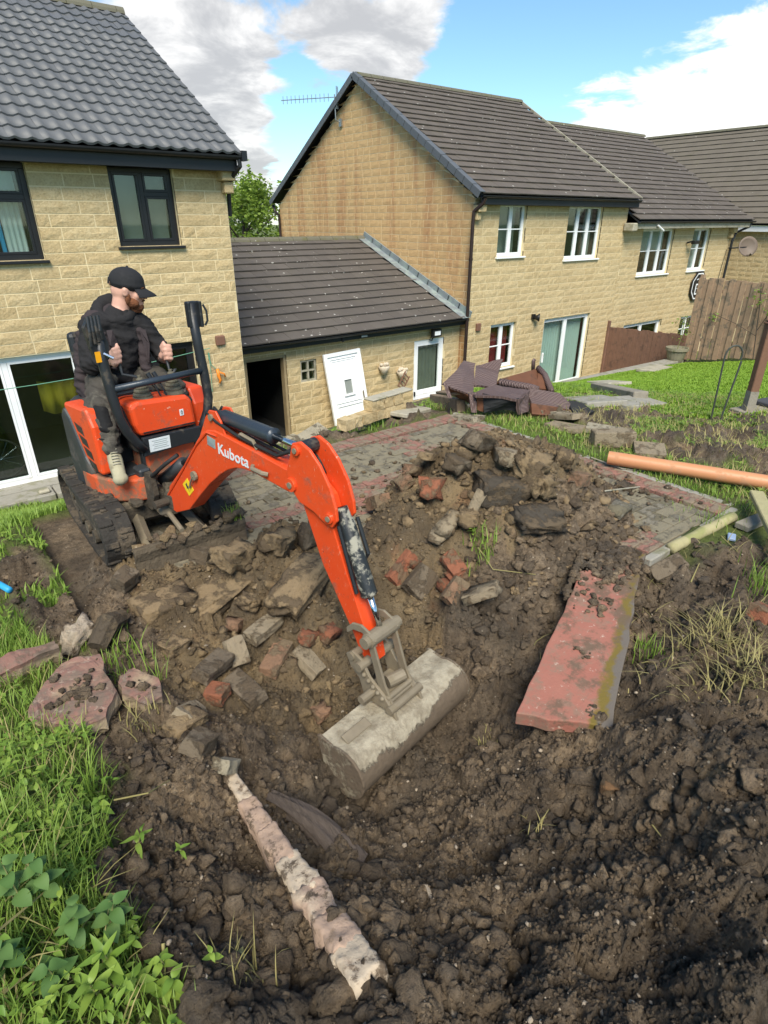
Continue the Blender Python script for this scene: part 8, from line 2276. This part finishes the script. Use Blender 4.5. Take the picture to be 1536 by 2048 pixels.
    def tuft(px, py, n, h, lab, mat='grass_blade', spread=.06, w=.005, lean=.8):
        p = G(px, py); x = p.x + r.normal(size=n) * spread; y = p.y + r.normal(size=n) * spread; z = ground_h(x, y); o = blades('grass_tuft', x, y, h * (.5 + .7 * r.rand(n)), np.full(n, w), mat, int(px), lab, lean)
        if spread < .1: del o['kind']; tag(o, lab, 'grass tuft')
    tuft(965, 1095, 60, .13, 'bright green grass tuft sticking out of the heap foot', spread=.05, w=.008)
    tuft(1290, 1320, 60, .12, 'grass tuft at the mossy edge of the red slab', spread=.05)
    tuft(1440, 1290, 150, .16, 'sprawling yellow-green grass clump on the right soil', 'grass_dry', .085, .005, 1.8)
    tuft(1490, 1340, 120, .14, 'lower pale grass clump near the right photo edge', 'grass_dry', .085, .005, 1.8)
    tuft(1525, 1180, 110, .16, 'green grass clump at the right photo edge by the timbers', spread=.07)
    tuft(1400, 1050, 160, .12, 'grass growing along the patio edge behind the rounded post', spread=.12)
    tuft(960, 810, 60, .16, 'cut clump of turf beside the sofa', spread=.06, w=.010)
    tuft(250, 1320, 110, .13, 'grass clump between the two red concrete blocks', spread=.09)
    tuft(295, 1460, 40, .10, 'thin grass sprig in the soil under the red block', 'grass_dry', .05)
    tuft(975, 1490, 25, .07, 'tiny grass sprig in the soil right of the bucket', 'grass_dry', .03)
    tuft(1070, 1660, 18, .08, 'small straw sprig on the dark soil bank', 'grass_dry', .03)
    tuft(485, 1960, 34, .14, 'thin grass stalks near the bottom of the photo', 'grass_dry', .03, .004)
    # leafy seedlings near the camera: every leaf its own piece
    meshes = {}
    def lmesh(mat, L, W, tint, curl):
        k = (mat, round(L, 3), round(W, 3), tint, curl)
        if k not in meshes:
            vs, fs = leaf_mesh(L, W, 6, curl, tint); me = bpy.data.meshes.new('leaf'); me.from_pydata(vs, [], fs); a = me.attributes.new('tint', 'FLOAT', 'POINT'); a.data.foreach_set('value', [tint] * len(vs)); me.polygons.foreach_set('use_smooth', [True] * len(fs)); me.materials.append(MATS[mat]); meshes[k] = me
        return meshes[k]
    q = random.Random(6)
    def leafy(px, py, lab, hgt, L, W, pairs, mat, lean=(0, 0), el=(.0, .45)):
        p = G(px, py); t = thing('leafy_weed', lab, 'weed', p, group='leafy weeds at the bottom left'); b = MB()
        top = p + Vector((lean[0], lean[1], hgt)); b.tube([p, p.lerp(top, .5) + Vector((.006, .0, 0)), top], [.0028, .0022, .0016], 5); mk('stem', b, 'stem', t)
        a0 = q.uniform(0, 6.28)
        for k in range(pairs):
            c = p.lerp(top, .35 + .65 * (k + 1) / pairs); s = 1.0 - .25 * (k / max(1, pairs - 1)) if pairs > 1 else 1
            for sd in (0, 1):
                a = a0 + k * 1.57 + sd * math.pi + q.uniform(-.4, .4)
                me = lmesh(mat, round(L * s * q.choice((.85, 1, 1.12)), 3), round(W * s, 3), q.choice((.2, .5, .8)), q.choice((.15, .3, .45)))
                T = Matrix.Translation(c) @ Matrix.Rotation(a, 4, 'Z') @ Matrix.Rotation(-q.uniform(*el), 4, 'Y') @ Matrix.Rotation(q.uniform(-.3, .3), 4, 'X')
                o = bpy.data.objects.new('leaf', me); COL.objects.link(o); o.parent = t; o.matrix_local = wmat(t).inverted() @ T
    D = 'dark_leaf'; Wl = 'weed_leaf'
    leafy(55, 1850, 'dark round-leaved seedling at the left photo edge', .20, .054, .041, 4, D, (.0, .03))
    leafy(110, 1830, 'tall dark-leaved seedling, uppermost of the dark weeds', .22, .052, .039, 5, D)
    leafy(150, 1910, 'dark-leaved seedling beside the bare soil edge', .17, .052, .040, 5, D, (.03, 0))
    leafy(30, 1960, 'broad dark leaf pair low at the left photo edge', .12, .058, .045, 4, D)
    leafy(205, 1890, 'dark seedling leaning over the soil at the left', .15, .056, .040, 4, D, (.05, -.02))
    leafy(120, 1990, 'dark leaf cluster just above the bottom left corner', .11, .058, .043, 3, D)
    leafy(232, 1970, 'bright lance-leaved weed near the bottom edge', .13, .075, .024, 4, Wl, el=(.5, 1.1))
    leafy(200, 2020, 'bright narrow-leaved weed in the bottom left corner', .11, .070, .024, 4, Wl, el=(.4, 1.0))
    leafy(285, 2000, 'light green toothed weed at the bottom edge', .10, .050, .030, 4, Wl)
    leafy(330, 2010, 'rightmost light green weed at the bottom edge', .08, .055, .028, 4, Wl, (.03, 0))
    leafy(330, 1950, 'small pale weed on the soil edge above the bottom weeds', .07, .042, .024, 3, Wl)
    leafy(365, 1720, 'tiny three-leaved sprout alone in the dark soil', .05, .040, .014, 2, Wl, el=(.2, .9))
    leafy(262, 1720, 'narrow-leaved weed reaching over the soil edge', .09, .060, .018, 3, Wl, (.05, 0))
    leafy(40, 1720, 'leafy weed among grass at the left photo edge', .12, .045, .030, 4, Wl)
    leafy(130, 1660, 'leafy weed in the middle of the left grass', .11, .040, .026, 4, Wl)
    leafy(210, 1640, 'leafy weed at the soil edge below the long grass', .10, .042, .024, 4, Wl)
    leafy(60, 1600, 'small leafy weed left of the long grass', .10, .038, .024, 4, Wl)
    leafy(430, 1935, 'yellowing weed sprig near the bottom of the photo', .06, .030, .018, 2, Wl)
    leafy(480, 1930, 'pale withered leaf sprig on the soil', .05, .03, .016, 2, 'grass_dry')
    leafy(945, 1080, 'leafy green sprig in the heap foot', .08, .045, .02, 4, Wl, el=(.2, 1))
    # dead stalks and twigs
    def twig(pts, r_, lab, mat='grass_dry'):
        P = [G(px, py) + Vector((0, 0, l)) for px, py, l in pts]; b = MB(); b.tube(P, [r_] + [r_ * .8] * (len(P) - 2) + [r_ * .5], 6); tag(mk('dry_stalk', b, mat, loc=P[0]), lab, 'dry stalk', 'dry stalks and twigs')
    twig([(955, 1110, .05), (985, 1150, .04), (1070, 1158, .03)], .004, 'long pale twig hanging from the heap foot')
    twig([(215, 1810, .05), (255, 1815, .06), (275, 1850, .04), (285, 1888, .02)], .004, 'bent straw stalk over the soil beside the dark weeds')
    twig([(240, 1640, .10), (310, 1640, .12), (350, 1605, .12)], .003, 'long grass stalk reaching out over the soil')
    twig([(330, 1900, .02), (330, 1935, .02)], .005, 'short pale stalk upright in the soil')
    twig([(20, 2010, .05), (90, 1960, .06), (150, 1975, .04)], .004, 'dead straw stalk in the bottom left corner')
    twig([(0, 1930, .1), (110, 1830, .10)], .004, 'straw stalk under the dark leaves')
    twig([(1270, 1230, .03), (1290, 1275, .05)], .004, 'broken twig at the edge of the red slab', 'bark')
    twig([(1380, 1170, .02), (1395, 1140, .05)], .005, 'pale broken stalk in the soil right of the slab')
    twig([(1440, 1080, .03), (1475, 1110, .02)], .004, 'thin straw stalk below the blue scrap')
    twig([(1300, 1660, .03), (1320, 1680, .02)], .003, 'short straw on the dark soil bank')
    for (a, m, e), lab in (((( 640, 935), (720, 905), (800, 885)), 'long pale root lying across the far paving'), (((760, 880), (830, 872), (870, 850)), 'pale root near the far corner of the paving'), (((700, 930), (690, 900), (730, 880)), 'curled pale root on the paving by the boom'),
                           (((1180, 930), (1240, 950), (1290, 945)), 'pale root on the paving right of the heap'), (((1210, 985), (1290, 975), (1350, 1000)), 'pale thin root on the right end of the paving'), (((820, 905), (880, 895), (930, 875)), 'pale straw on the paving behind the heap')):
        twig([(a[0], a[1], .012), (m[0], m[1], .012), (e[0], e[1], .012)], .006, lab, 'concrete_pale')
    tuft(560, 1000, 120, .05, 'grass patch between the pavers beside the right track', spread=.10)
    tuft(500, 960, 90, .05, 'grass patch in the paving behind the boom', spread=.10)
    tuft(640, 900, 50, .07, 'green weeds at the patio edge under the leaning slab', spread=.06)
    T = Matrix.Translation(G(908, 2028) + Vector((0, 0, .008))) @ Euler((.2, .1, .9)).to_matrix().to_4x4(); rock('wood_chip', T, (.06, .022, .014), 'mortar_rubble', 'pale wood chip on the soil at the bottom edge', 'chip', None, .3, 5)
    T = Matrix.Translation(G(858, 1790) + Vector((0, 0, .01))) @ Euler((.4, .1, 1.2)).to_matrix().to_4x4(); rock('root_scrap', T, (.07, .016, .012), 'mortar_rubble', 'pale scrap of root in the dark soil', 'scrap', None, .4, 6)
    T = Matrix.Translation(G(420, 1990) + Vector((0, 0, .012))) @ Euler((.3, .3, .6)).to_matrix().to_4x4(); rock('withered_leaf', T, (.045, .03, .006), 'old_board', 'withered tan leaf on the soil at the bottom', 'leaf', None, .4, 7)
plants()
